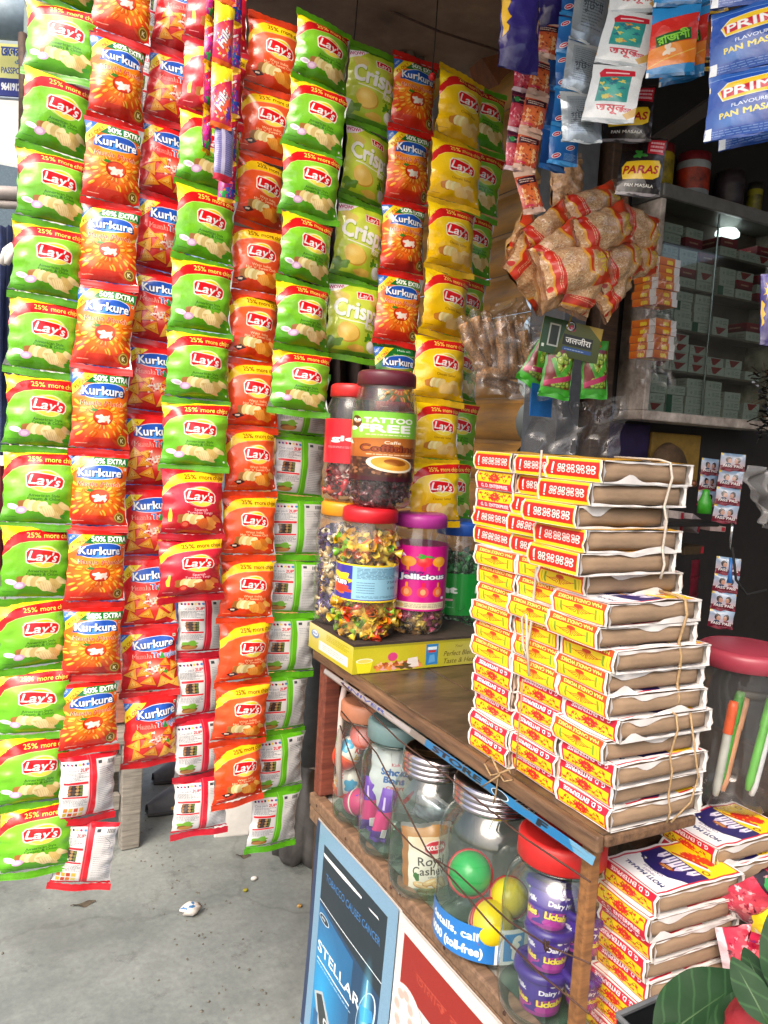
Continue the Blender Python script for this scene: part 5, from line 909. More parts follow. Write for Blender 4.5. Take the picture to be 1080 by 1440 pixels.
# ================================================================== candle packs
LB = {'g': imat(gd('floral_label_print'), .5), 'm': imat(maa('lotus_label_print'), .5), 'r': imat(redlab('knot_label_print'), .45)}
M_top = imat(moti('pack_top_print'), .45, .1, 60); M_paper = mat('white_wrap_paper', 'cbc8c6', .6, var=.06, scale=40, bmp=.2, bscale=80); M_card = mat('brown_card', '8a735c', .8, var=.12, scale=20, stretch=(1, 1, 3), bmp=.15, bscale=120)
M_rt = mat('red_yellow_top', 'c8931c', .5, var=.2, scale=10)
LK = {'g': 'red floral label', 'm': 'yellow lotus label', 'r': 'red knot label'}
CL, CW = .147, .090
_cp = {}
def candle_parts(kind, T, var, flip):
    k = (kind, T, var, flip)
    if k in _cp: return _cp[k]
    R = random.Random(var * 17 + ord(kind)); ph = [R.uniform(0, 6) for _ in range(8)]; b = MB(); e = .0025
    nx, ny = 8, 8
    def yy(v, s): return v * CW + (-(e + .0012 * math.sin(s * 9 + ph[0]) + .0010 * math.sin(s * 23 + ph[1])) * (1 - v * 8 if v < .125 else 0)) + ((.003 + .002 * math.sin(s * 11 + ph[2])) * (v * 8 - 7) if v > .875 else 0)
    j = lambda a, c: .0011 * math.sin(a * 5 + ph[3]) * math.sin(c * 6 + ph[4])
    # left label: u runs from the far end to the near end
    uv = (1, 1, 0, 0) if flip else (0, 0, 1, 1)
    bul = lambda v: .0025 * math.sin(math.pi * v)
    b.grid(lambda u, v: (-bul(v) + j(u, v), yy(1 - u, v), v * T), ny, 3, 0, uv)
    # top: image right = +Y, image top = -X
    i0 = len(b.f); b.grid(lambda u, v: (CL * u, yy(v, u * 3), T + j(u * 2, v) + .0012 * math.sin(u * 3.1)), nx, ny, 1)
    for q in range(i0, len(b.f)): b.uv[q] = [(c[1], 1 - c[0]) for c in b.uv[q]]
    b.grid(lambda u, v: (CL + bul(v), yy(u, v + 4), v * T), ny, 3, 2); b.grid(lambda u, v: (CL * (1 - u), yy(v, u * 3 + 1), j(u, v)), nx, ny, 2)
    wr = b.mesh('wrapper', [LB[kind], M_top if kind != 'r' else M_rt, M_paper])
    b = MB(); b.box((.0022, .004, .0018), (CL - .0022, CW - .0012, T - .0018)); b.grid(lambda u, v: (.0022 + (CL - .0044) * u, -.0012 - .0028 * (math.sin(math.pi * min(max(u, .001), .999)) * math.sin(math.pi * min(max(v, .001), .999))) ** .35 + .006 * (1 if u in (0, 1) or v in (0, 1) else 0), .0018 + (T - .0036) * v), 12, 5); cd = b.mesh('cardboard', M_card)
    b = MB(); n = 26       # folded paper along the end of the pack
    for z0_, sg, hh in ((T, -1, R.choice([.05, .07, .1])), (0, 1, R.choice([.04, .06, .09]))):
        fl = R.choice([0, 0, .35, .25]); fa = R.uniform(0, .5); fb = fa + R.uniform(.25, .5)
        f = lambda u, v: (CL * u, -.0035 - .0012 * (1 - v) - .0016 * abs(math.sin(u * 14 + ph[5])) * v, z0_ + sg * T * v * (hh * (1 + .35 * math.sin(u * 5 + ph[6]) + .25 * math.sin(u * 17 + ph[7])) + fl * max(0, min(1, (u - fa) * 9)) * max(0, min(1, (fb - u) * 9)) * (.7 + .3 * math.sin(u * 9))))
        b.grid(f, n, 2, 0, flip=sg > 0)
    for x in (0, CL): b.grid(lambda u, v: (x + (.0035 + .002 * math.sin(v * 8 + ph[2])) * u * (1 if x == 0 else -1), -.0022 - .0015 * (1 - u), T * v), 2, 4, 0)
    fd = b.mesh('paper_fold', M_paper)
    _cp[k] = (wr, cd, fd); return _cp[k]
def candle(kind, loc, T, rz, label, group, var, flip=True):
    wr, cd, fd = candle_parts(kind, T, var, flip); t = thing('candle_pack', label, 'candle pack', loc, (rnd.uniform(-.006, .006), rnd.uniform(-.006, .006), rz), group)
    put('wrapper', wr, t); put('cardboard', cd, t); put('paper_fold', fd, t)
TG, TR_ = .0261, .0261
cols = {'front': ((.660, .640), ['g', 'g', 'g', 'm', 'g', 'm', 'm', 'm', 'm', 'm', 'm', 'r', 'r', 'r', 'r', 'r']), 'middle': ((.661, .736), ['g'] * 5 + ['m'] * 6 + ['r'] * 5), 'back': ((.660, .831), ['g'] * 5 + ['m'] * 6 + ['r', 'r', 'g', 'g', 'r'])}
z_ = {}
for cn, ((x0, y0), kinds) in cols.items():
    z = .9665; R = random.Random(len(cn))
    for i, k in enumerate(kinds):
        T = TR_ if i > 10 else TG
        top = i > 10; sx = (.004 if i < 5 else .006 if i < 11 else .004) * (1 if not top else .2); yo = 0
        if cn == 'front': yo = {0: 0, 1: .002, 2: -.005, 3: .006, 4: -.003, 5: .004, 6: .009, 7: .002, 8: .012, 9: .006, 10: .05}.get(i, .036 + (.008 if i in (13,) else 0) - (.006 if i == 15 else 0)); xo = {0: .0, 1: .003, 2: -.002, 3: -.008, 4: -.003, 5: -.014, 6: -.012, 7: -.010, 8: -.026, 9: -.022, 10: -.02, 11: -.046, 12: -.038, 13: -.044, 14: -.034, 15: -.030}[i] + R.uniform(-.003, .003); rz = R.uniform(-.04, .035) - (.0 if top else .03)
        else: xo = R.uniform(-.008, .008) + (-.004 if top else -.008 if i > 4 else 0); yo = R.uniform(-.003, .003) + (.03 if top else .006 if i > 4 else 0); rz = R.uniform(-.05, .035) - .005
        candle(k, (x0 + xo, y0 + yo, z), T, rz, f'candle pack with {LK[k]}, {ORD[i + 1]} up the {cn} column of the tall stack', 'candle packs in the tall stack', (i * 3 + len(cn)) % 5, flip=not (cn == 'back' and i in (13, 14)))
        z += T + .0006
    z_[cn] = z
# the low stack under the counter end, and the pair beside it
z = .6495
for i in range(8):
    x, y = .737 + rnd.uniform(-.010, .008), .632 + rnd.uniform(-.004, .004)
    candle('g', (x, y, z), .0277, rnd.uniform(-.03, .03) - .03, f'candle pack, {ORD[i + 1]} up in the low stack under the counter end', 'candle packs in the low stack', (i * 2) % 5, flip=i != 6); z += .0283
t = thing('stand', 'rough wooden block under the pen jar and two candle packs', 'stand', (.86, .645, .6495)); b = MB(); b.box((0, 0, 0), (.26, .17, .190)); b.obj('block', M_darkwood, t, smooth=False, bevel=.004)
for i in range(2): candle('g', (.867 + i * .006, .652 + .004 * i, .842 + .0268 * i), .0262, -.06 + .04 * i, f'candle pack under the pen jar, {"lower" if i == 0 else "upper"} of the two', 'candle packs under the pen jar', i + 1, True)
def loop(label, pts, r=.0013, m=None): b = MB(); b.tube(pts, r, 6); tag(b.obj('twine', m or M_twine), label, 'twine')
def around(x, y0, z0_, z1, y1, w=.002, n=8):
    """string round the near face, over the top and back"""
    P = [Vector((x + .002 * math.sin(k), y0 - .008 - .003 * math.sin(k * 2.1), z0_ + (z1 - z0_) * k / n)) for k in range(n + 1)]; return P + [Vector((x, y0 + .01, z1 + .003)), Vector((x + .004, y1, z1 + .003))]
loop('pale string round the red-labelled bundle on top of the front column', around(.64 + .095, .672, 1.256, z_['front'] , .76), .0016, M_cotton)
loop('jute string round the lotus-labelled bundle in the front column', around(.645 + .105, .645, 1.10, .9665 + 10 * .0268, .70), .0018, M_twine)
loop('jute string round the floral bundle at the foot of the front column', around(.66 + .080, .634, .968, 1.10, .70), .0013, M_twine); loop('second jute string round the floral bundle at the foot', [Vector((.765, .628, 1.10)), Vector((.785, .624, 1.02)), Vector((.775, .623, .99)), Vector((.745, .624, .970))], .0012)
loop('pale string down the label side of the red middle bundle', [Vector((.652, .80, z)) for z in (1.40, 1.34, 1.27)] + [Vector((.655, .80, 1.255))], .0015, M_cotton)
loop('pale knotted string down the lotus middle bundle', [Vector((.650, .79, 1.25)), Vector((.647, .788, 1.18)), Vector((.646, .792, 1.13)), Vector((.645, .80, 1.15)), Vector((.645, .805, 1.18)), Vector((.645, .797, 1.19)), Vector((.644, .79, 1.15)), Vector((.645, .782, 1.11))], .0018, M_cotton)
loop('jute string down the floral middle bundle', [Vector((.650, .80, 1.10)), Vector((.6495, .80, 1.03)), Vector((.6495, .80, .97))], .0012)
kx = at_x(702, 1088, .632); loop('jute bow tied under the counter edge', [kx + Vector((0, a, c)) for a, c in ((.0, .0), (.02, .016), (.034, .0), (.018, -.01), (.0, 0), (-.02, .014), (-.03, .004), (-.012, -.006), (0, 0), (.004, -.03), (.008, -.045))], .0013)
loop('loose jute end hanging from the bow', [kx + Vector((-.002, -.004, 0)), kx + Vector((-.004, .03, -.03))], .0012)
# ================================================================== jars
G_pl = film('clear_plastic', 'fafafa', .08, 1.45, .03, 'd8d8d8', .25, 22); G_gl = film('jar_glass', 'f2f8f5', .03, 1.6, .02, 'b8cac2', bmp=.12, bscale=14); G_rim = film('thick_glass', 'b4cfc4', .04, 1.5)
def sweet(b, c, L, r, rot, m):
    """a twist-wrapped sweet"""
    i0 = len(b.v); S_ = [(-L, r * .75), (-L * .55, r * .18), (-L * .4, r * .9), (L * .4, r * .9), (L * .55, r * .18), (L, r * .75)]
    for x, q in S_:
        for k in range(5): a = k * 1.2566; b.v.append(tuple(c + rot @ Vector((x, q * math.cos(a), q * math.sin(a) * .75))))
    for s in range(5):
        for k in range(5): a = i0 + s * 5 + k; d = i0 + s * 5 + (k + 1) % 5; b.face((a, d, d + 5, a + 5), m)
def rrot(R): return Matrix.Rotation(R.uniform(0, 6.28), 3, 'Z') @ Matrix.Rotation(R.uniform(-1.2, 1.2), 3, 'Y') @ Matrix.Rotation(R.uniform(0, 6.28), 3, 'X')
def candies(c, Rad, z0_, z1, n, cols, label, L=.016, r=.009, seed=1, fold=False):
    R = random.Random(seed); b = MB(); ms = [mat('sweet_' + k, k, .25, var=.25, scale=90, coat=.5) for k in cols]
    for i in range(n):
        a = R.uniform(0, 6.28); q = (Rad - r * 1.45) * (R.uniform(.72, .97) if R.random() < .75 else R.uniform(.1, .7)); z = R.uniform(z0_ + r * 1.4, z1 - r); sweet(b, Vector((c[0] + q * math.cos(a), c[1] + q * math.sin(a), c[2] + z)), L * R.uniform(.95, 1.4), r * R.uniform(.95, 1.35), rrot(R), R.randrange(len(ms)))
    return tag(b.obj('sweets', ms, smooth=True), label, 'sweets', kind='stuff')
def plastic_jar(x, y, z, R, H, lidc, lidname, label, lab=None, rz=0, rib=False, neck=.80):
    t = thing('sweet_jar', label, 'jar', (x, y, z)); p = [(0, .004), (R * .78, .0), (R * .93, .008), (R * .985, .022), (R * .94, .036), (R, .05), (R, H * .30), (R * .975, H * .5), (R, H * .62), (R, H * .70), (R * .97, H * .77), (R * .90, H * .83), (R * neck, H * .885), (R * neck, H * .90)]
    b = MB(); b.lathe(p, 40, wob=(lambda a, zz: 1 - .022 * max(0, math.cos(a * 12)) if zz > H * .62 and zz < H * .84 else 1) if rib else (lambda a, zz: 1 - .016 * max(0, math.cos(a * 8)) if zz < .03 else 1)); b.obj('body', G_pl, t)
    b = MB(); lr = R * neck * 1.09; b.lathe([(0, H), (lr * .86, H), (lr * .92, H - .0015), (lr * .97, H - .004), (lr, H - .008), (lr, H * .893), (lr * .97, H * .89), (0, H * .889)], 48, wob=lambda a, zz: 1 - (.010 * (math.cos(a * 48) > 0) if H * .90 < zz < H - .006 else 0)); b.obj('lid', mat(lidname, lidc, .38, var=.06, scale=12), t)
    b = MB(); b.lathe([(lr * .86, H + .0004), (lr * .78, H - .0018), (0, H - .002)], 40); b.obj('lid_dish', mat(lidname, lidc, .38, var=.06), t)
    if lab: im, z0_, z1 = lab; b = MB(); b.lathe([(R * 1.006, z0_), (R * 1.006, (z0_ + z1) / 2), (R * 1.006, z1)], 44, uv=True); o = b.obj('label', im, t); o.rotation_euler = (0, 0, rz)
    return t
jl = lambda k: imat(jarlab(k + '_jar_label', k), .3, coat=.5)
# orientation of a jar label: the middle of the print faces -Y, then turned by rz
ZB = 1.0225
t = thing('carton', 'flat yellow carton lying on the counter under the sweet jars', 'carton', (.637, 1.275, .9665)); b = MB(); b.box((0, 0, 0), (.315, .21, .052)); W_ = [2, 2, 0, 2, 2, 1]
b.m = [2, 3, 0, 2, 2, 1]; o = b.obj('box', [imat(boxad('carton_print'), .35, coat=.3), imat(boxend('carton_end_print'), .4), M_paper, mat('dark_tray', '3c322c', .7, var=.2)], t, smooth=False)
# +Y-up faces: the end face print must read from far to near
b.uv[5] = [(0, 0), (1, 0), (1, 1), (0, 1)]
b = MB(); b.box((.004, .004, .0525), (.311, .206, .0555)); b.obj('tray_sheet', mat('dark_tray', '3c322c', .7, var=.2), t, smooth=False)
J1 = (.692, 1.345); J2 = (.812, 1.355); J3 = (.690, 1.455); J4 = (.962, 1.44); J5 = (1.02, 1.56)
plastic_jar(*J1, ZB, .0605, .25, 'c41d28', 'red_lid', 'clear jar of wrapped yellow sweets with red lid and blue label', (jl('fun'), .075, .145), math.radians(45), neck=.82)
candies((*J1, ZB), .058, .006, .078, 190, ['d8a01c', 'e0b42c', 'd86a1c', 'c83a1c', '7aa81c', 'e8c040'], 'yellow and orange wrapped sweets low in the red-lidded jar', .028, .0125, 2); candies((*J1, ZB), .056, .143, .19, 110, ['d8a01c', 'e0b42c', 'c85a1c', '6aa81c', 'd8cfc8', 'e8c040'], 'yellow wrapped sweets above the label of the red-lidded jar', .028, .0125, 3)
plastic_jar(*J2, ZB, .0585, .238, 'a8328e', 'magenta_lid', 'clear jar with magenta lid and bright pink fruit label', (jl('jelly'), .05, .178), math.radians(12), neck=.84)
candies((*J2, ZB), .056, .006, .06, 150, ['8a6a2c', 'b09a3c', '4a3c2c', 'a84a6a', 'c0a848'], 'dull yellow sweets under the pink label', .018, .011, 4)
plastic_jar(*J3, ZB, .057, .25, 'd8901c', 'orange_lid', 'clear jar of purple and gold sweets with orange lid', rib=True)
candies((*J3, ZB), .0545, .004, .2, 420, ['4a4078', '5c528c', 'c8b88c', 'b89a5c', '3c3460', 'e0d4b8'], 'purple and gold twist sweets filling the orange-lidded jar', .015, .009, 5)
plastic_jar(*J4, .9665, .057, .27, '1f4fa4', 'blue_lid', 'clear jar of green mints with blue lid behind the pink jar', (jl('mint'), .07, .16), math.radians(20))
candies((*J4, .9665), .0545, .004, .2, 320, ['1c5a34', '2a7a44', '14482a', '3c9054'], 'green wrapped mints filling the blue-lidded jar', .018, .011, 6)
plastic_jar(*J5, .9665, .05, .29, '8a2a86', 'purple_lid', 'narrow clear jar with purple lid behind the candle stack')
plastic_jar(J1[0] + .022, J1[1] + .006, ZB + .2505, .062, .258, '5c1e2e', 'maroon_lid', 'large coffee candy jar with maroon lid and green brown label', (jl('tattoo'), .052, .18), math.radians(50), neck=.84)
candies((J1[0] + .022, J1[1] + .006, ZB + .2505), .0595, .004, .07, 170, ['3a141c', '52202a', '2c1016', '6a3038'], 'dark maroon sweets at the bottom of the coffee candy jar', .019, .011, 7)
plastic_jar(J3[0] + .004, J3[1] - .004, ZB + .2505, .055, .235, 'cc2a2c', 'scarlet_lid', 'clear ribbed jar with scarlet lid and red wrap label', (jl('red'), .078, .165), math.radians(-64), rib=True)
candies((J3[0] + .004, J3[1] - .004, ZB + .2505), .053, .004, .08, 150, ['c01c2c', 'd8b8b0', '8a1420', 'b84a3c', '5a3a4a'], 'red wrapped sweets at the bottom of the scarlet-lidded jar', .017, .010, 8)
# glass jars on the shelf
def glass_jar(y, R, H, label, lid='metal', lidc='b9bcc0', x=.702, lr=.72):
    t = thing('glass_jar', label, 'jar', (x, y, .6495)); b = MB(); pr = [(0, .006), (R * .72, .004), (R * .88, .008), (R * .97, .022), (R, .045), (R, H * .60), (R * .985, H * .68), (R * .93, H * .75), (R * .82, H * .80), (R * lr, H * .835), (R * lr * .96, H * .86), (R * lr, H * .875), (R * lr * .97, H * .90)]
    b.lathe(pr, 48); b.obj('body', G_gl, t); b = MB(); b.lathe([(0, .0105), (R * .70, .009), (R * .86, .014), (R * .955, .028)], 48); b.lathe([(R * lr * .99, H * .845), (R * lr * 1.05, H * .855), (R * lr * .99, H * .865)], 40); b.obj('thick_glass', G_rim, t)
    q = R * lr * 1.10; b = MB()
    if lid == 'metal':
        pf = [(0, H - .004), (q * .62, H - .004), (q * .66, H - .001), (q * .88, H), (q * .96, H - .003)]; z = H - .006
        for k in range(4): pf += [(q, z), (q * 1.015, z - .003), (q, z - .006), (q * .965, z - .0075)]; z -= .0085
        b.lathe(pf + [(q * .96, z)], 48); b.obj('lid', mat('jar_lid_steel', 'c0b8bc', .16, 1, var=.05), t)
    else:
        b.lathe([(0, H), (q * .80, H), (q * .84, H + .001), (q * .93, H + .001), (q, H - .004), (q * 1.01, H - .03), (q * .98, H - .032), (0, H - .032)], 60, wob=lambda a, zz: 1 - (.014 * (math.cos(a * 26) > .3) if H - .03 < zz < H - .006 and lid == 'ribbed' else 0)); b.obj('lid', mat('plain_lid_' + lidc, lidc, .5, var=.08), t)
    return t
Y5, Y4, Y3, Y2, Y1 = .757, .915, 1.072, 1.203, 1.328
glass_jar(Y5, .073, .252, 'glass jar of purple cups with bright red lid', 'plain', 'b5201e'); glass_jar(Y4, .083, .262, 'glass jar holding toy balls under a shiny screw lid', x=.712); glass_jar(Y3, .071, .247, 'glass jar with a nut pouch under a shiny screw lid'); glass_jar(Y2, .064, .25, 'glass jar of foil bars with teal lid', 'plain', '5c7678', lr=.80); glass_jar(Y1, .060, .245, 'glass jar of toy eggs with terracotta lid', 'ribbed', 'a06a50', lr=.8)
XJ = .702; ZS = .6495
# fixed blue label on the ball jar
b = MB(); b.lathe([(.0842, .008), (.0842, .060)], 26, uv=True, a0=math.radians(150), a1=math.radians(318)); o = b.obj('label_band', jl('fb'), None); o.location = (XJ, Y4, ZS + .012); o.rotation_euler = (0, 0, math.radians(0)); o.parent = bpy.data.objects['glass_jar.001']; o.location = (0, 0, .012)
def ball_toy(px, py, r, c1, c2, label, turn, dx=0):
    p = at_x(px, py, XJ + dx); n = Matrix.Rotation(turn[0], 3, 'Z') @ (CAM - p).normalized(); n.z += turn[1]; rot = (-n).to_track_quat('Z', 'Y').to_euler()
    t = thing('toy_ball', label, 'ball', p, rot); b = MB(); b.lathe([(r * math.sin(a), -r * math.cos(a)) for a in [math.pi * k / 2 / 10 for k in range(11)]], 28); b.obj('half_shell', mat('shell_' + c1, c1, .3, var=.04), t)
    b = MB(); b.lathe([(r * math.sin(a), -r * math.cos(a)) for a in [math.pi / 2 + math.pi * k / 2 / 10 for k in range(11)]], 28); b.obj('half_shell', mat('shell_' + c2, c2, .3, var=.3, scale=60, dirt='a02a3a'), t)
    b = MB(); b.lathe([(r * .99, -r * .07), (r * 1.09, -r * .06), (r * 1.1, 0), (r * 1.09, r * .06), (r * .99, r * .07)], 34, wob=lambda a, z: 1 + .012 * math.sin(a * 22)); b.obj('rim', mat('rim_red', '9c2024', .4, var=.15), t)
ball_toy(661, 1228, .032, '1a9a4a', 'b83a40', 'green half ball with a red rim in the glass jar', (.1, .1), -.022)
ball_toy(690, 1300, .033, 'd2bc14', 'c8ccb4', 'yellow ball with patterned half at the front of the glass jar', (.75, .0), -.02)
ball_toy(716, 1262, .028, 'd8c018', 'c8b81c', 'plain yellow ball farther back in the glass jar', (.3, .2), .02)
# flat pouches and bars inside the jars
def pouch(px, py, x, W, H, D, img, rot, label, name='pouch_bag', cat='pouch', mb=None, seed=4):
    m = img if not isinstance(img, str) else imat(pouch_print(img + '_print', img), .3, .25, 50, coat=.4); t = thing(name, label, cat, at_x(px, py, x), rot); put('bag', packet_mesh('bag', W, H, D, [m, mb or M_silver], seed, 12, 14), t); put('seal', seal_mesh('seal', W, .01, mb or M_silver, seed), t, (0, 0, H / 2))
    return m
R90 = -.75
m_c = pouch(598, 1210, XJ - .01, .085, .128, .018, 'cashew', (.04, -.05, R90 + .35), 'cream cashew pouch standing in the glass jar'); pouch(612, 1142, XJ + .014, .08, .05, .016, mat('creased_foil', '8f9aa4', .25, .7, var=.3, scale=30), (.2, .3, R90), 'creased silver pouch top behind the cashew pouch', seed=6)
m_b = pouch(553, 1098, XJ + .012, .10, .125, .018, 'bons', (.05, .08, R90 + .3), 'silver white chocolate pouch in the teal-lidded jar', seed=7)
m_p = imat(pouch_print('bar_print', 'bar'), .22, .3, 60, coat=.5)
for i, (px, py, rl, lab) in enumerate(((521, 1128, .06, 'purple foil bar leaning at the front of the teal-lidded jar'), (540, 1145, .2, 'purple and white foil bar behind the leaning one'), (512, 1150, -.1, 'pink and purple foil bar low in the teal-lidded jar'))):
    t = thing('chocolate_bar', lab, 'chocolate bar', at_x(px, py, XJ - .024 + i * .014), (.05, rl, R90 + .2 * i)); put('wrapper', packet_mesh('wrapper', .03, .10, .009, [m_p, m_p], i + 3, 8, 14, pinch=.04), t); put('seal', seal_mesh('seal', .03, .008, mat('purple_seal', '4a2a86', .3), i), t, (0, 0, -.052))
m_e = imat(pouch_print('egg_print', 'egg'), .3, coat=.5)
for i, (px, py, rr, lab) in enumerate(((489, 1058, (.4, .3, .5), 'white and blue toy egg high in the terracotta-lidded jar'), (488, 1100, (.3, -.5, 1.2), 'white and orange toy egg below the blue one'), (505, 1128, (1.2, .2, .2), 'pink toy egg at the bottom of its jar'), (512, 1030, (.9, .6, 2), 'white toy egg under the terracotta lid'))):
    t = thing('toy_egg', lab, 'toy egg', at_x(px, py, XJ - .020 + .010 * i), rr); b = MB(); b.lathe([(.027 * math.sin(math.pi * k / 12) * (1 + .12 * math.cos(math.pi * k / 12)) + .0001, -.037 * math.cos(math.pi * k / 12)) for k in range(13)], 24, uv=True); b.obj('shell', m_e if i != 2 else mat('pink_shell', 'b8306a', .3), t); b = MB(); b.lathe([(.0278, -.002), (.0283, 0), (.0278, .002)], 24); b.obj('seam', M_white, t)
m_cup = jl('cup')
def cup(px, py, x, rx, lab, s=1.0, loc=None):
    t = thing('dessert_cup', lab, 'cup', loc, (0, rx, .5)); b = MB(); b.lathe([(.019 * s, 0), (.021 * s, .016 * s), (.024 * s, .036 * s)], 30, uv=True); b.obj('body', m_cup, t); b = MB(); b.lathe([(0, .041 * s), (.018 * s, .041 * s), (.0185 * s, .043 * s), (.0265 * s, .043 * s), (.0275 * s, .036 * s), (.0265 * s, .035 * s)], 30); b.lathe([(0, .0), (.019 * s, .0)], 24); b.obj('lid', mat('purple_cup', '34187c', .35, var=.05), t)
for dx, dy, dz, rx, lab, sc in ((-.012, .006, .012, 0, 'purple dessert cup at the bottom of the red-lidded glass jar', 1.4), (-.012, .0, .072, .12, 'purple dessert cup stacked on the bottom cup', 1.25), (-.008, .012, .118, .35, 'purple dessert cup leaning in the upper middle of the jar', 1.3), (.03, -.028, .03, -.15, 'purple dessert cup low at the back by the wooden post', 1.15), (.028, -.02, .095, .2, 'purple dessert cup high at the back by the wooden post', 1.15)):
    cup(0, 0, 0, rx, lab, sc, Vector((XJ + dx, Y5 + dy, ZS + dz)))
# pen jar
pj = at_z(1056, 1150, .8965); plastic_jar(pj.x + .02, pj.y + .05, .897, .064, .235, '963848', 'dusty_red_lid', 'clear plastic pen jar with dusty red lid', neck=.97)
for i, (px, py, c, tl, lab) in enumerate(((1012, 1050, 'd8561c', .12, 'orange-capped pen standing in the jar'), (1038, 1060, '3f9a2c', .2, 'bright green marker pen in the jar'), (1062, 1050, 'c8906a', .25, 'peach-coloured pen in the jar'), (1078, 1070, '5aa83c', .3, 'lime pen leaning in the jar'), (1058, 1095, 'c8ccd0', .3, 'clear ballpoint pen low in the jar'))):
    p = Vector((pj.x + .02 + (.038 - .019 * ((i * 2) % 5)) * r0.x * 0 + (-.034 + .017 * i) * r0.x, pj.y + .05 + (-.034 + .017 * i) * r0.y - .02 + .012 * (i % 3), .985 + .012 * (i % 2))); t = thing('pen', lab, 'pen', p, (.05, tl, .3)); b = MB(); b.lathe([(0, -.075), (.004, -.073), (.0062, -.06), (.0062, .02)], 12); b.obj('barrel', mat('pen_body_' + c, 'b8bcb4' if i == 0 else c, .35, var=.1), t); b = MB(); b.lathe([(.0072, .02), (.0075, .06), (.006, .068), (0, .069)], 12); b.obj('cap', mat('pen_' + c, c, .35), t)
# ================================================================== puffed rice, nut bars, candy card
m_rice = crumple(imat(rice('puffed_rice_print'), .3, .4, 60, coat=.8, dist=.004), 30, .4); m_grain = mat('puffed_rice_grain', 'd0a67c', .4, var=.2, scale=150, dirt='94683f', bmp=.8, bscale=170, coat=.9)
meshes = [packet_mesh('bag', .082, .128, .026, [m_rice, m_grain], 40 + k, 16, 18, 1.6) for k in range(3)]; plain = [packet_mesh('bag', .082, .12, .028, [m_grain, m_grain], 50 + k, 16, 18, 1.6) for k in range(2)]
rs = seal_mesh('seal', .082, .012, film('bag_seal', 'e8d4bc', .1, 1.4, .3, 'c89a7a'), 2)
RP = [(795, 262, 1.42, -12, 0, 'plain rice packet at the top of the bunch', 1), (770, 325, 1.36, 48, .3, 'rice packet below the orange sachets', 0), (838, 288, 1.34, 66, -.2, 'red rice packet upper middle of the bunch', 0), (785, 352, 1.32, 50, .1, 'slanting rice packet in the middle with clear corner', 0), (853, 322, 1.31, 62, .25, 'large red and yellow rice packet in the middle', 0), (905, 322, 1.40, 95, .1, 'rice packet at the shop side of the bunch', 0), (725, 345, 1.38, 40, .5, 'small rice packet at the street side of the bunch', 0), (735, 388, 1.36, 118, .2, 'printed rice packet low at the street side', 0), (808, 380, 1.30, 72, -.2, 'flat red rice packet along the bottom', 0), (775, 408, 1.34, 70, .3, 'plain rice packet hanging lowest', 1), (826, 396, 1.33, 8, .2, 'upright red rice packet at the bottom', 0), (875, 372, 1.36, 60, -.1, 'rice packet tucked under the large red one', 0), (900, 368, 1.42, 75, .2, 'red rice packet at the low shop side', 0), (850, 355, 1.42, 30, 0, 'plain rice packet deep inside the bunch', 1), (760, 365, 1.42, -30, 0, 'plain rice packet deep behind the slanting one', 1), (868, 402, 1.38, 40, .3, 'rice packet at the low end by the case', 0)]
for i, (px, py, d, roll, yaw, lab, pl) in enumerate(RP):
    t = thing('rice_packet', lab, 'rice packet', at_d(812 + (px - 812) * .88, 342 + (py - 342) * .92, d), (rnd.uniform(-.3, .3), math.radians(roll), yaw - .1), 'puffed rice packets tied in a hanging bunch'); s = rnd.uniform(.84, .98); t.scale = (s, 1.0, s); put('bag', (plain[i % 2] if pl else meshes[i % 3]), t); put('seal', rs, t, (0, 0, .066)); put('seal', rs, t, (0, 0, -.066))
hang('thin string tying the rice packets to the roof', [(800, -60), (806, 150), (815, 260), (822, 330)], 1.4, .002, M_twine)
m_nut = mat('nut_brittle', 'd0a066', .35, var=.2, scale=260, dirt='553218', bmp=.6, bscale=260, coat=.5); b = MB(); R = random.Random(6)
b.lathe([(0, -.046), (.009, -.046)] + [(.0112, -.044 + .0055 * k) for k in range(17)] + [(.009, .046), (0, .046)], 18, wob=lambda a, z: (1 + .16 * math.sin(a * 5 + z * 700) * math.sin(z * 910 + a * 2) + .1 * math.sin(a * 3 - z * 1300)) * (1 - .28 * abs(math.sin(a)))); nm = b.mesh('bar', m_nut); wrap = film('bar_wrap', 'fcf8f4', .08, 1.5, .05, 'd0c4b8', .9, 90); b = MB(); b.lathe([(.004, -.06), (.012, -.052), (.0125, 0), (.012, .052), (.004, .06)], 14, wob=lambda a, z: 1 + .1 * math.sin(a * 5 + z * 200)); wm = b.mesh('wrap', wrap)
for i, (px, py, rl, lab) in enumerate(((664, 488, -30, 'nut bar at the street side of the wrapped bundle'), (678, 480, -24, 'nut bar second from the street side'), (690, 483, -18, 'nut bar third from the street side'), (706, 488, -8, 'upright nut bar in the middle of the bundle'), (718, 488, -14, 'nut bar just past the upright one'), (733, 490, -18, 'nut bar at the shop side of the bundle'), (674, 508, -40, 'nut bar slanting low in the bundle'), (708, 525, -96, 'nut bar lying across the bottom of the bundle'), (700, 538, -80, 'lowest nut bar half hidden under the one lying across'), (744, 500, -22, 'nut bar at the outer edge near the candy card'))):
    t = thing('nut_bar', lab, 'nut bar', at_d(px, py, 1.5 + .012 * (i % 3)), (0, math.radians(rl), 0), 'nut bars in the wrapped bundle'); t.scale = (1, 1, 1.05); put('bar', nm, t); put('wrap', wm, t)
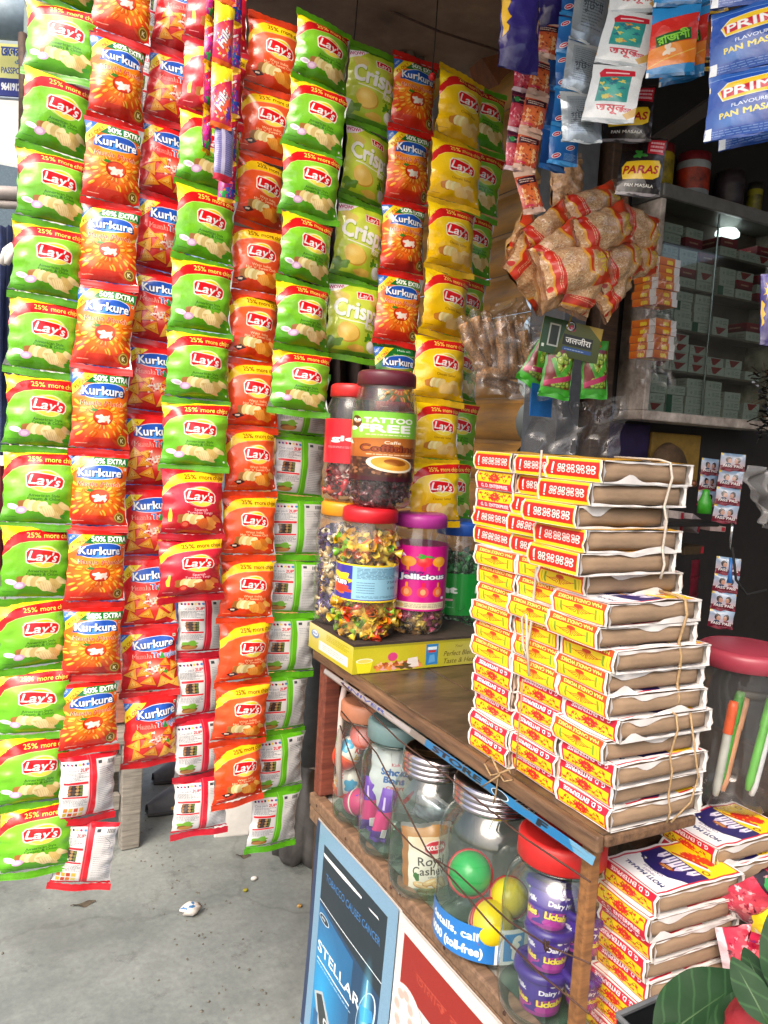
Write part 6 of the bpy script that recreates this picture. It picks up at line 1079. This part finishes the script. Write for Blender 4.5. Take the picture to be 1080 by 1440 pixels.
def plastic(name, label, x0, x1, y0, y1, d, seed, amp, m=None):
    b = MB(); R = random.Random(seed); ph = [R.uniform(0, 6) for _ in range(6)]
    def f(u, v): p = at_d(x0 + (x1 - x0) * u + 6 * math.sin(v * 5 + ph[0]), y1 + (y0 - y1) * v + 5 * math.sin(u * 6 + ph[1]), d); return p + Vector((.2, 1, 0)) * amp * (math.sin(u * 9 + v * 4 + ph[2]) + .6 * math.sin(u * 21 - v * 9 + ph[3]) + .5 * math.sin(v * 17 + ph[4]))
    b.grid(f, 26, 26); return tag(b.obj(name, m or film('thin_clear_sheet', 'f2f0ee', .12, 1.4, .05, 'c8c4c4', .5, 40)), label, 'plastic bag')
plastic('plastic_bag', 'crumpled clear plastic wrapped round the nut bars', 655, 765, 455, 560, 1.47, 3, .014); plastic('plastic_bag', 'clear plastic sheet hanging below the candy card to the stack', 742, 872, 560, 690, 1.5, 5, .012); plastic('plastic_bag', 'crumpled clear plastic above the nut bars', 690, 765, 420, 480, 1.5, 7, .018)
# candy card and the green pouches under it
t = thing('candy_card', 'olive header card with Hindi lettering hanging beside the nut bars', 'header card', at_d(803, 478, 1.40), (0, math.radians(7), -.25)); b = MB(); W2, H2 = .058, .031
b.box((-W2, 0, -H2), (W2, .002, H2)); b.uv[2] = [(0, 0), (1, 0), (1, 1), (0, 1)]; b.m = [1, 1, 0, 1, 1, 1]; b.obj('card', [imat(pouch_print('card_print', 'jal'), .35, coat=.3), mat('card_edge', '8a8a5a', .6)], t, smooth=False)
b = MB(); b.lathe([(.006, -.0008), (.009, -.001), (.009, .001), (.006, .0008)], 16); o = b.obj('eyelet', M_steel, t); o.location = (-.005, -.001, H2 - .008); o.rotation_euler = (math.pi / 2, 0, 0)
m_gp = imat(sachet('green_pouch_print', 'green'), .28, .3, 50, coat=.4); m_gb = mat('green_foil', '3c9a2a', .3, var=.1, coat=.3)
for px, py, d, roll, W, lab in ((785, 517, 1.41, 5, .062, 'green candy pouch in front under the olive card'), (836, 518, 1.43, -3, .056, 'dull green candy pouch beside the front pouch'), (760, 505, 1.46, 28, .05, 'bright green pouch corner behind the olive card')):
    t = thing('candy_pouch', lab, 'candy pouch', at_d(px, py, d), (0, math.radians(roll), -.25), 'green candy pouches under the olive card'); put('bag', packet_mesh('bag', W, .098, .012, [m_gp, m_gb], int(px), 10, 12, 1.2), t); put('seal', seal_mesh('seal', W, .01, m_gb, 2), t, (0, 0, -.05))
hang('yellow string through the olive card', [(815, 425), (806, 440), (797, 462)], 1.395, .0016, mat('yellow_string', 'a08a2c', .8))
b = MB(); b.box((-.025, 0, -.03), (.025, .003, .03)); t = b.obj('blue_packet', mat('blue_print', '1c5a9a', .4, var=.2), smooth=False); t.location = at_d(762, 563, 1.47); tag(t, 'small bright blue packet behind the green pouch', 'packet')
# ================================================================== the glass case with cigarette packs
CX0, CX1, CY0, CY1, CZ0, CZ1 = 1.351, 1.79, 1.31, 1.404, 1.482, 2.0
t = thing('display_case', 'cream wooden glass-fronted case full of cigarette packs on the wall', 'display case', (CX0, CY0, CZ0)); c0 = Vector((CX0, CY0, CZ0))
def kb(name, lo, hi, m, bev=.003): b = MB(); b.box(Vector(lo) - c0, Vector(hi) - c0); return b.obj(name, m, t, smooth=False, bevel=bev)
kb('side_panel', (CX0, CY0 + .004, CZ0 + .022), (CX0 + .016, CY1, CZ1 - .03), M_cream); kb('side_panel', (CX1 - .016, CY0 + .004, CZ0 + .022), (CX1, CY1, CZ1 - .03), M_cream); kb('bottom', (CX0 - .003, CY0, CZ0), (CX1 + .003, CY1, CZ0 + .0215), M_cream); kb('top', (CX0 - .003, CY0 - .004, CZ1 - .0295), (CX1 + .003, CY1, CZ1), mat('grey_case_top', '6c6b69', .35, var=.15))
kb('back_panel', (CX0 + .017, CY1 - .012, CZ0 + .022), (CX1 - .017, CY1 - .002, CZ1 - .03), mat('case_back', '5a4c46', .7, var=.15))
SH = [CZ0 + .12, CZ0 + .215, CZ0 + .31, CZ0 + .40]
for z in SH: kb('shelf', (CX0 + .017, CY0 + .012, z - .006), (CX1 - .017, CY1 - .013, z), mat('shelf_wood', '6f625c', .6, var=.1))
kb('divider', (CX0 + .19, CY0 + .006, CZ0 + .023), (CX0 + .194, CY0 + .011, CZ1 - .031), M_steel)
for a, c_ in ((CX0 + .017, CX0 + .192), (CX0 + .194, CX1 - .017)): kb('glass_pane', (a, CY0 + .0035, CZ0 + .0225), (c_, CY0 + .0055, CZ1 - .0305), film('case_glass', 'e6ece8', .04, 1.45), 0)
kb('handle', (CX1 - .06, CY0 - .006, CZ0 + .36), (CX1 - .055, CY0 + .003, CZ0 + .40), M_steel)
CM = {k: imat(cigpack('cigarette_pack_print_' + k, k), .4, coat=.3) for k in 'rwgpo'}
CN = {'r': 'white cigarette pack with red chevron', 'w': 'plain white cigarette pack', 'g': 'white and green cigarette pack', 'p': 'maroon cigarette pack', 'o': 'orange cigarette pack'}
_cg = {}
def cig(x, z, k, lab, y=CY0 + .014, w=.056, h=.0205):
    if (k, w, h) not in _cg: b = MB(); b.box((0, 0, 0), (w, .068, h)); _cg[(k, w, h)] = (b.mesh('pack_box', CM[k], False),)
    o = put('cigarette_pack', _cg[(k, w, h)][0], None, (x, y + rnd.uniform(0, .004), z), (0, 0, rnd.uniform(-.03, .03))); tag(o, lab, 'cigarette pack', 'cigarette packs stacked in the glass case')
levels = [CZ0 + .0222] + [z + .0005 for z in SH]; ln = ['bottom', 'second', 'third', 'fourth', 'top']
plan = {0: [(0, 'rwww'), (1, 'ggw'), (2, 'wwww'), (3.05, 'wwww'), (4.1, 'www'), (5.3, 'wr')], 1: [(0, 'rww'), (1, 'rrrr'), (2, 'rrr'), (3, 'rr'), (4, 'wr'), (5.2, 'w')], 2: [(0, 'wwww'), (1, 'wwgw'), (2, 'gwww'), (3.1, 'rw'), (5, 'wp')], 3: [(0, 'ppww'), (1, 'wpww'), (2, 'wrwp'), (3.2, 'gww'), (4.2, 'wpr'), (5.4, 'prp')], 4: [(.1, 'ww'), (1.2, 'pw'), (3.1, 'wp'), (4.2, 'w'), (5.2, 'rp')]}
for lv, cs in plan.items():
    for ci, (cx_, kk) in enumerate(cs):
        for i, k in enumerate(kk): cig(CX0 + .022 + cx_ * .062, levels[lv] + i * .0212, k, f'{CN[k]}, {ORD[i + 1]} up in the {ORD[ci + 1]} pile on the {ln[lv]} shelf')
# orange biscuit-like packs stacked in clear bags outside the case
for s_, (x0, z0_, n) in enumerate((((CX0 - .066), 1.64, 5), ((CX0 - .07), 1.75, 6))):
    for i in range(n): 
        cig(x0, z0_ + i * .0165 - .03, 'o', f'orange pack, {ORD[i + 1]} up in the {"lower" if s_ == 0 else "upper"} bagged pile outside the case', y=CY0 - .075, w=.062, h=.0158)
    plastic('plastic_bag', f'clear bag round the {"lower" if s_ == 0 else "upper"} pile of orange packs', 900 if s_ == 0 else 906, 950, 462 if s_ == 0 else 388, 542 if s_ == 0 else 455, 1.58, 11 + s_, .004)
b = MB(); b.lathe([(0, .0), (.022, -.004), (.03, -.014), (.03, -.022), (0, -.028)], 24); bulb = b.obj('bulb', None); me_ = bulb.data; em = bpy.data.materials.new('bulb_glow'); em.use_nodes = True; em.node_tree.nodes['Principled BSDF'].inputs['Emission Color'].default_value = (.9, 1, 1, 1); em.node_tree.nodes['Principled BSDF'].inputs['Emission Strength'].default_value = 1.2; me_.materials.clear(); me_.materials.append(em)
bulb.location = (CX0 + .295, CY0 + .07, CZ1 - .031); tag(bulb, 'small lit white lamp inside the top of the glass case', 'lamp')
# tins and jars on the case
for i, (px, c, lc, r_, h_, lab) in enumerate(((925, 'a08c1e', '6a1420', .034, .10, 'tin with yellow label on the glass case'), (975, '9aa0a6', '6a1420', .038, .105, 'white tub with red mark on the glass case'), (1028, '3a3038', '2a2226', .034, .09, 'dark jar on the glass case beside the white tub'), (1065, '8a8420', '20201c', .018, .085, 'slim yellow bottle at the end of the glass case'))):
    p = at_y(px, 240, CY0 + .06); t = thing('tub', lab, 'tub', (p.x, p.y, CZ1 + .0005)); b = MB(); b.lathe([(0, 0), (r_, 0), (r_, h_ * .8), (r_ * .9, h_ * .84)], 24); b.obj('body', mat('tub_' + c, c, .4, var=.2, scale=30), t); b = MB(); b.lathe([(r_ * .97, h_ * .8), (r_ * .97, h_), (0, h_)], 24); b.obj('lid', mat('tublid_' + lc, lc, .4), t)
    b = MB(); b.lathe([(r_ * 1.01, h_ * .2), (r_ * 1.01, h_ * .65)], 24, uv=False); b.obj('label', mat('tublabel_' + c, 'a8341c' if i == 1 else c, .4, var=.5, scale=25), t)
# ================================================================== inner shop behind the candle stack
slab('shelf_board', 'small dark shelf with loose packs behind the candle stack', 'shelf', (1.09, 1.12, 1.262), (1.40, 1.30, 1.272), M_dark)
for i, (px, py, sz, c, lab, rz) in enumerate(((762, 765, (.05, .03, .016), 'b09a4c', 'flat yellow and cream pack', .1), (815, 774, (.052, .03, .012), 'b8962c', 'thin yellow edged pack on the little shelf', .0), (788, 742, (.02, .03, .045), 'b42430', 'upright white and red pack', .2), (806, 748, (.045, .03, .026), 'c0a8a8', 'tilted pink and red pack', .3), (835, 748, (.036, .03, .012), 'b8a8a0', 'small pale pack', -.1), (800, 762, (.04, .035, .02), '8a6a3c', 'open brown carton', .2), (870, 770, (.05, .04, .014), '4a3c28', 'dark brown flat pack', .0))):
    pass
pk = [(915, 770, .075, .016, 'a88a4a', 'flat yellow pack lying on the little dark shelf', 0, 0), (965, 772, .07, .018, '4a3a26', 'dark brown pack on the little dark shelf', .1, 0), (935, 760, .05, .03, '8a6a44', 'brown open carton behind the flat yellow pack', .2, 0), (966, 735, .05, .032, 'b8a8a8', 'pale pack with red side leaning on the carton', .3, .3), (946, 733, .02, .045, 'c0b4b0', 'upright white and red pack on the shelf', .1, 0), (1000, 742, .045, .012, 'b8a09a', 'small pale pack behind the brown one', -.1, .05)]
for px, py, w_, h_, c, lab, rz, tl in pk:
    p = at_y(px, py, 1.2); t = thing('small_pack', lab, 'pack', p, (0, tl, rz)); b = MB(); b.box((-w_ / 2, -.02, -h_ / 2), (w_ / 2, .03, h_ / 2)); b.obj('carton', mat('pack_' + c, c, .5, var=.2, scale=40), t, smooth=False, bevel=.001); b = MB(); b.box((w_ / 2 - .012, -.0212, -h_ / 2 + .002), (w_ / 2 - .003, -.0201, h_ / 2 - .002)); b.obj('stripe', mat('pack_red', 'a82434', .5), t, smooth=False)
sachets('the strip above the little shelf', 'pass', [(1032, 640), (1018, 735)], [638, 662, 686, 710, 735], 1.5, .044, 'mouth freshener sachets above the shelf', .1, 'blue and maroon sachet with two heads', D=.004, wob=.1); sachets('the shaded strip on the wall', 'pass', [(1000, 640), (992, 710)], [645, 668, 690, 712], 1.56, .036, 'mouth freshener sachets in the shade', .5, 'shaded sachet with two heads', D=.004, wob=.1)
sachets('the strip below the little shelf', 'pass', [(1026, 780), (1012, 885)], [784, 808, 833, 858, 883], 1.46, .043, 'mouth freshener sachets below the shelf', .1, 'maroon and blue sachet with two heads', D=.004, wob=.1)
m_mr = mat('maroon_foil', '5a1020', .35, var=.2, coat=.3)
sm_ = packet_mesh('pouch', .04, .036, .004, [m_mr, m_mr], 4, 6, 6, .5)
for i in range(5): t = thing('sachet', f'plain maroon sachet, {ORD[i + 1]} down beside the mouth-freshener strip', 'sachet', at_d(978 - i * 2, 800 + i * 24, 1.52), (0, 0, .3), 'plain maroon sachets'); put('pouch', sm_, t); put('hem', seal_mesh('hem', .04, .005, m_mr, 1), t, (0, 0, -.018))
b = MB(); b.lathe([(0, 0), (.05, .004), (.06, .014), (.055, .03), (.02, .042), (0, .044)], 26); o = b.obj('straw_hat', mat('dark_straw', '57422c', .8, var=.25, scale=60, bmp=.5)); o.location = at_y(930, 668, 1.35); o.rotation_euler = (math.pi / 2, 0, 0); o.scale = (1, 1.3, 1); tag(o, 'round brown straw disc hanging behind the candle stack', 'straw disc')
b = MB(); R = random.Random(3)
for k in range(8): b.ball(at_d(966 + R.uniform(-9, 9), 682 + R.uniform(-14, 12), 1.42), .007, 0, 8, 6)
tag(b.obj('bead_bunch', mat('copper_bead', '6a3c22', .35, .4, var=.2)), 'little bunch of copper coloured beads beside the candle stack', 'beads')
slab('wall_calendar', 'dull yellow board on the back wall behind the freshener sachets', 'board', (1.47, 1.392, 1.33), (1.64, 1.4035, 1.46), mat('dull_yellow_board', '8a6c2c', .6, var=.2)); slab('purple_panel', 'deep purple panel on the back wall below the case', 'panel', (1.295, 1.396, 1.15), (1.465, 1.4035, 1.475), mat('deep_purple', '2a1c46', .6, var=.2))
b = MB(); b.lathe([(0, 0), (.012, .0), (.012, .02), (.006, .035), (.006, .042), (0, .043)], 14); o = b.obj('green_bottle', mat('green_cap', '2f8a1c', .35)); o.location = at_d(990, 722, 1.4); tag(o, 'tiny bright green bottle near the hanging sachets', 'bottle')
b = MB(); b.tube([at_d(1030, 735, 1.36), at_d(1029, 748, 1.36), at_d(1026, 772, 1.36)], [.003, .003, .0018], 8); tag(b.obj('lighter', M_steel), 'thin silver opener hanging below the sachets', 'opener')
b = MB(); b.tube([at_d(1028, 785, 1.36), at_d(1027, 805, 1.36), at_d(1026, 820, 1.36)], [.003, .003, .005], 8); tag(b.obj('pen', mat('blue_pen', '2a6ab0', .35)), 'blue pen hanging below the silver opener', 'pen')
# tinsel at the edge
b = MB(); R = random.Random(12)
for k in range(150):
    p = at_d(1076 + R.uniform(-10, 16), 555 + R.uniform(-40, 62), 1.05); v = Vector((R.gauss(0, 1), R.gauss(0, 1), R.gauss(0, 1))).normalized() * R.uniform(.008, .02); s_ = v.orthogonal().normalized() * .0014; b.quad(p - s_, p + s_, p + v + s_, p + v - s_)
tag(b.obj('tinsel', mat('tinsel_foil', '6f7478', .15, 1, var=.3, scale=200)), 'dark silver tinsel hanging at the shop side below the case', 'tinsel', kind='stuff')
sachets('at the outer edge above the tinsel', 'purple', [(1086, 380), (1084, 490)], [385, 485], 1.1, .03, 'purple strip', .2, 'magenta and purple strip', D=.005, cat='foil packet', name='foil_packet')
plastic('plastic_bag', 'white plastic scrap hanging under the tinsel', 1060, 1100, 660, 740, 1.05, 21, .01, film('milky_sheet', 'e0e0e0', .2, 1.4, .22, 'b8b8b8', .5, 40))
b = MB(); b.tube([at_d(x, y, 1.3) for x, y in ((1078, 830), (1050, 836), (1035, 815), (1030, 770))], .0022, 6); tag(b.obj('cable', M_black), 'thin black cable curving in the dark beside the sachets', 'cable')
# loose red and pink sachets beside the low stack
sm2 = [packet_mesh('pouch', .075, .10, .014, [SM['chew' if k else 'pink'], SM['chew' if k else 'pink']], 60 + k, 10, 12, 1.8) for k in range(2)]
for i, (px, py, d, roll, lab) in enumerate(((1072, 1262, .99, 35, 'pinkish sweet packet highest in the heap beside the low stack'), (1088, 1300, .96, -20, 'red and yellow sweet packet in the middle of the heap'), (1070, 1330, .98, 70, 'pinkish sweet packet lying across the low stack side'), (1092, 1372, .93, 15, 'red and yellow sweet packet low behind the leaves'), (1060, 1388, .95, -50, 'lowest pinkish sweet packet beside the black planter'))):
    t = thing('sweet_packet', lab, 'sweet packet', at_d(px, py, d), (.5, math.radians(roll), -.5 + .2 * i), 'sweet packets heaped beside the low stack'); put('pouch', sm2[i % 2], t)
# plant in a black pot in front
def leaf_mesh(L, W, seed, curl=.25):
    b = MB(); R = random.Random(seed); ph = R.uniform(0, 6)
    def f(u, v): s = 2 * u - 1; wv = W * (math.sin(math.pi * min(1, v * .96 + .03)) ** .75) * (1 - .25 * v); return (s * wv, L * v, -curl * L * v * v + .16 * wv * abs(s) + .06 * wv * math.sin(v * 14 + ph) * abs(s) ** 2)
    b.grid(f, 10, 16); return b.mesh('leaf', M_leaf)
def leaf_mat():
    m, n, p = _base('glossy_leaf'); tc = n.nodes.new('ShaderNodeTexCoord'); L = n.links.new; w_ = n.nodes.new('ShaderNodeTexNoise'); w_.inputs['Scale'].default_value = 18; w_.inputs['Detail'].default_value = 5; rp = n.nodes.new('ShaderNodeValToRGB'); rp.color_ramp.elements[0].color = (.007, .026, .009, 1); rp.color_ramp.elements[1].color = (.015, .052, .016, 1); rp.color_ramp.elements[0].position = .35; rp.color_ramp.elements[1].position = .7
    L(tc.outputs['Object'], w_.inputs['Vector']); L(w_.outputs[0], rp.inputs[0]); L(rp.outputs[0], p.inputs['Base Color']); p.inputs['Roughness'].default_value = .55; p.inputs['Specular IOR Level'].default_value = .15; bump(n, p, 60, .3, .002); wv = n.nodes.new('ShaderNodeTexWave'); wv.wave_type = 'BANDS'; wv.bands_direction = 'DIAGONAL'; wv.inputs['Scale'].default_value = 55; wv.inputs['Distortion'].default_value = 1.5; r2 = n.nodes.new('ShaderNodeValToRGB'); r2.color_ramp.elements[0].position = .9; r2.color_ramp.elements[1].position = 1; r2.color_ramp.elements[0].color = (0, 0, 0, 1); r2.color_ramp.elements[1].color = (.5, .5, .5, 1); mx = n.nodes.new('ShaderNodeMixRGB'); mx.inputs[2].default_value = (.03, .085, .03, 1); L(tc.outputs['Object'], wv.inputs['Vector']); L(wv.outputs['Color'], r2.inputs[0]); L(r2.outputs[0], mx.inputs[0]); L(rp.outputs[0], mx.inputs[1]); L(mx.outputs[0], p.inputs['Base Color']); return m
M_leaf = leaf_mat(); M_vein = mat('leaf_vein', '2c4c24', .5)
po = at_d(985, 1480, .5); t = thing('potted_plant', 'potted plant with large dark green leaves in front of the counter', 'plant', (po.x, po.y, po.z))
for i, (px, py, d, qx, qy, L, W) in enumerate(((925, 1465, .50, 1058, 1362, .075, .03), (1132, 1430, .46, 1092, 1272, .08, .022), (1000, 1480, .47, 1120, 1390, .06, .022), (1080, 1440, .44, 1030, 1345, .05, .016), (1075, 1400, .48, 1046, 1330, .05, .018), (900, 1500, .46, 985, 1440, .06, .02))):
    a, c_ = at_d(px, py, d), at_d(qx, qy, d + .02); ax = (c_ - a); LL = ax.length; yv = ax.normalized(); zv = (CAM - a).normalized() * .6 + Vector((0, 0, 1)) * .7 + Vector((-.3, 0, 0)); zv = (zv - yv * zv.dot(yv)).normalized(); xv = yv.cross(zv)
    o = put('leaf', leaf_mesh(LL, LL * (.33 if i < 2 else .3), i, .12), t); o.matrix_parent_inverse = Matrix.Identity(4); Mx = Matrix(((xv.x, yv.x, zv.x, a.x - po.x), (xv.y, yv.y, zv.y, a.y - po.y), (xv.z, yv.z, zv.z, a.z - po.z), (0, 0, 0, 1))); o.matrix_local = Mx
    b = MB(); b.tube([(0, LL * v, -.12 * LL * v * v - .0004) for v in (0, .3, .6, .95)], [.0012, .001, .0008, .0003], 5); b.tube([(0, 0, 0), (.002, -.03, -.02), (.0, -.05, -.06)], .0016, 5); put('midrib', b.mesh('midrib', M_vein), o)
b = MB(); e0, e1 = at_d(868, 1428, .56) - po, at_d(1004, 1368, .60) - po; inn = (e1 - e0).normalized(); nrm = Vector((0, 0, 1)); bk = Vector((inn.y, -inn.x, 0)).normalized() * .2; bk = -bk if bk.y > 0 else bk
dn = Vector((0, 0, -.2)); b.quad(e0, e1, e1 + dn, e0 + dn); b.quad(e0 + bk, e1 + bk, e1 + bk + dn, e0 + bk + dn); b.quad(e0, e0 + bk, e0 + bk + dn, e0 + dn); b.quad(e1, e1 + bk, e1 + bk + dn, e1 + dn); b.quad(e0 + dn, e1 + dn, e1 + dn + bk, e0 + dn + bk); soil = Vector((0, 0, -.03)); b.quad(e0 + soil, e1 + soil, e1 + soil + bk, e0 + soil + bk); b.tube([e0, e1], .0022, 6, 1); b.tube([e0, e0 + bk], .0022, 6, 1)
b.obj('planter', [mat('black_planter', '1b1c1d', .35, var=.2), mat('planter_rim', '5a5c5e', .3)], t, smooth=False)
slab('plinth', 'brick plinth under the black planter in front of the counter', 'plinth', (po.x - .1, po.y - .2, 0), (po.x + .14, po.y + .12, po.z - .155), mat('brick_red', '7a4434', .8, var=.25, bmp=.4))
b = MB(); b.ball(at_d(1066, 1462, .47), .024, 0, 20, 14, .8, .8, 1.1); b.v = [(x + .002 * math.sin(z * 400 + y * 300), y + .002 * math.sin(x * 500), z + .002 * math.sin(x * 350 + y * 280)) for x, y, z in b.v]; tag(b.obj('red_cloth', mat('red_cloth', '9a1c26', .7, var=.15)), 'red cloth knob among the big green leaves', 'cloth')
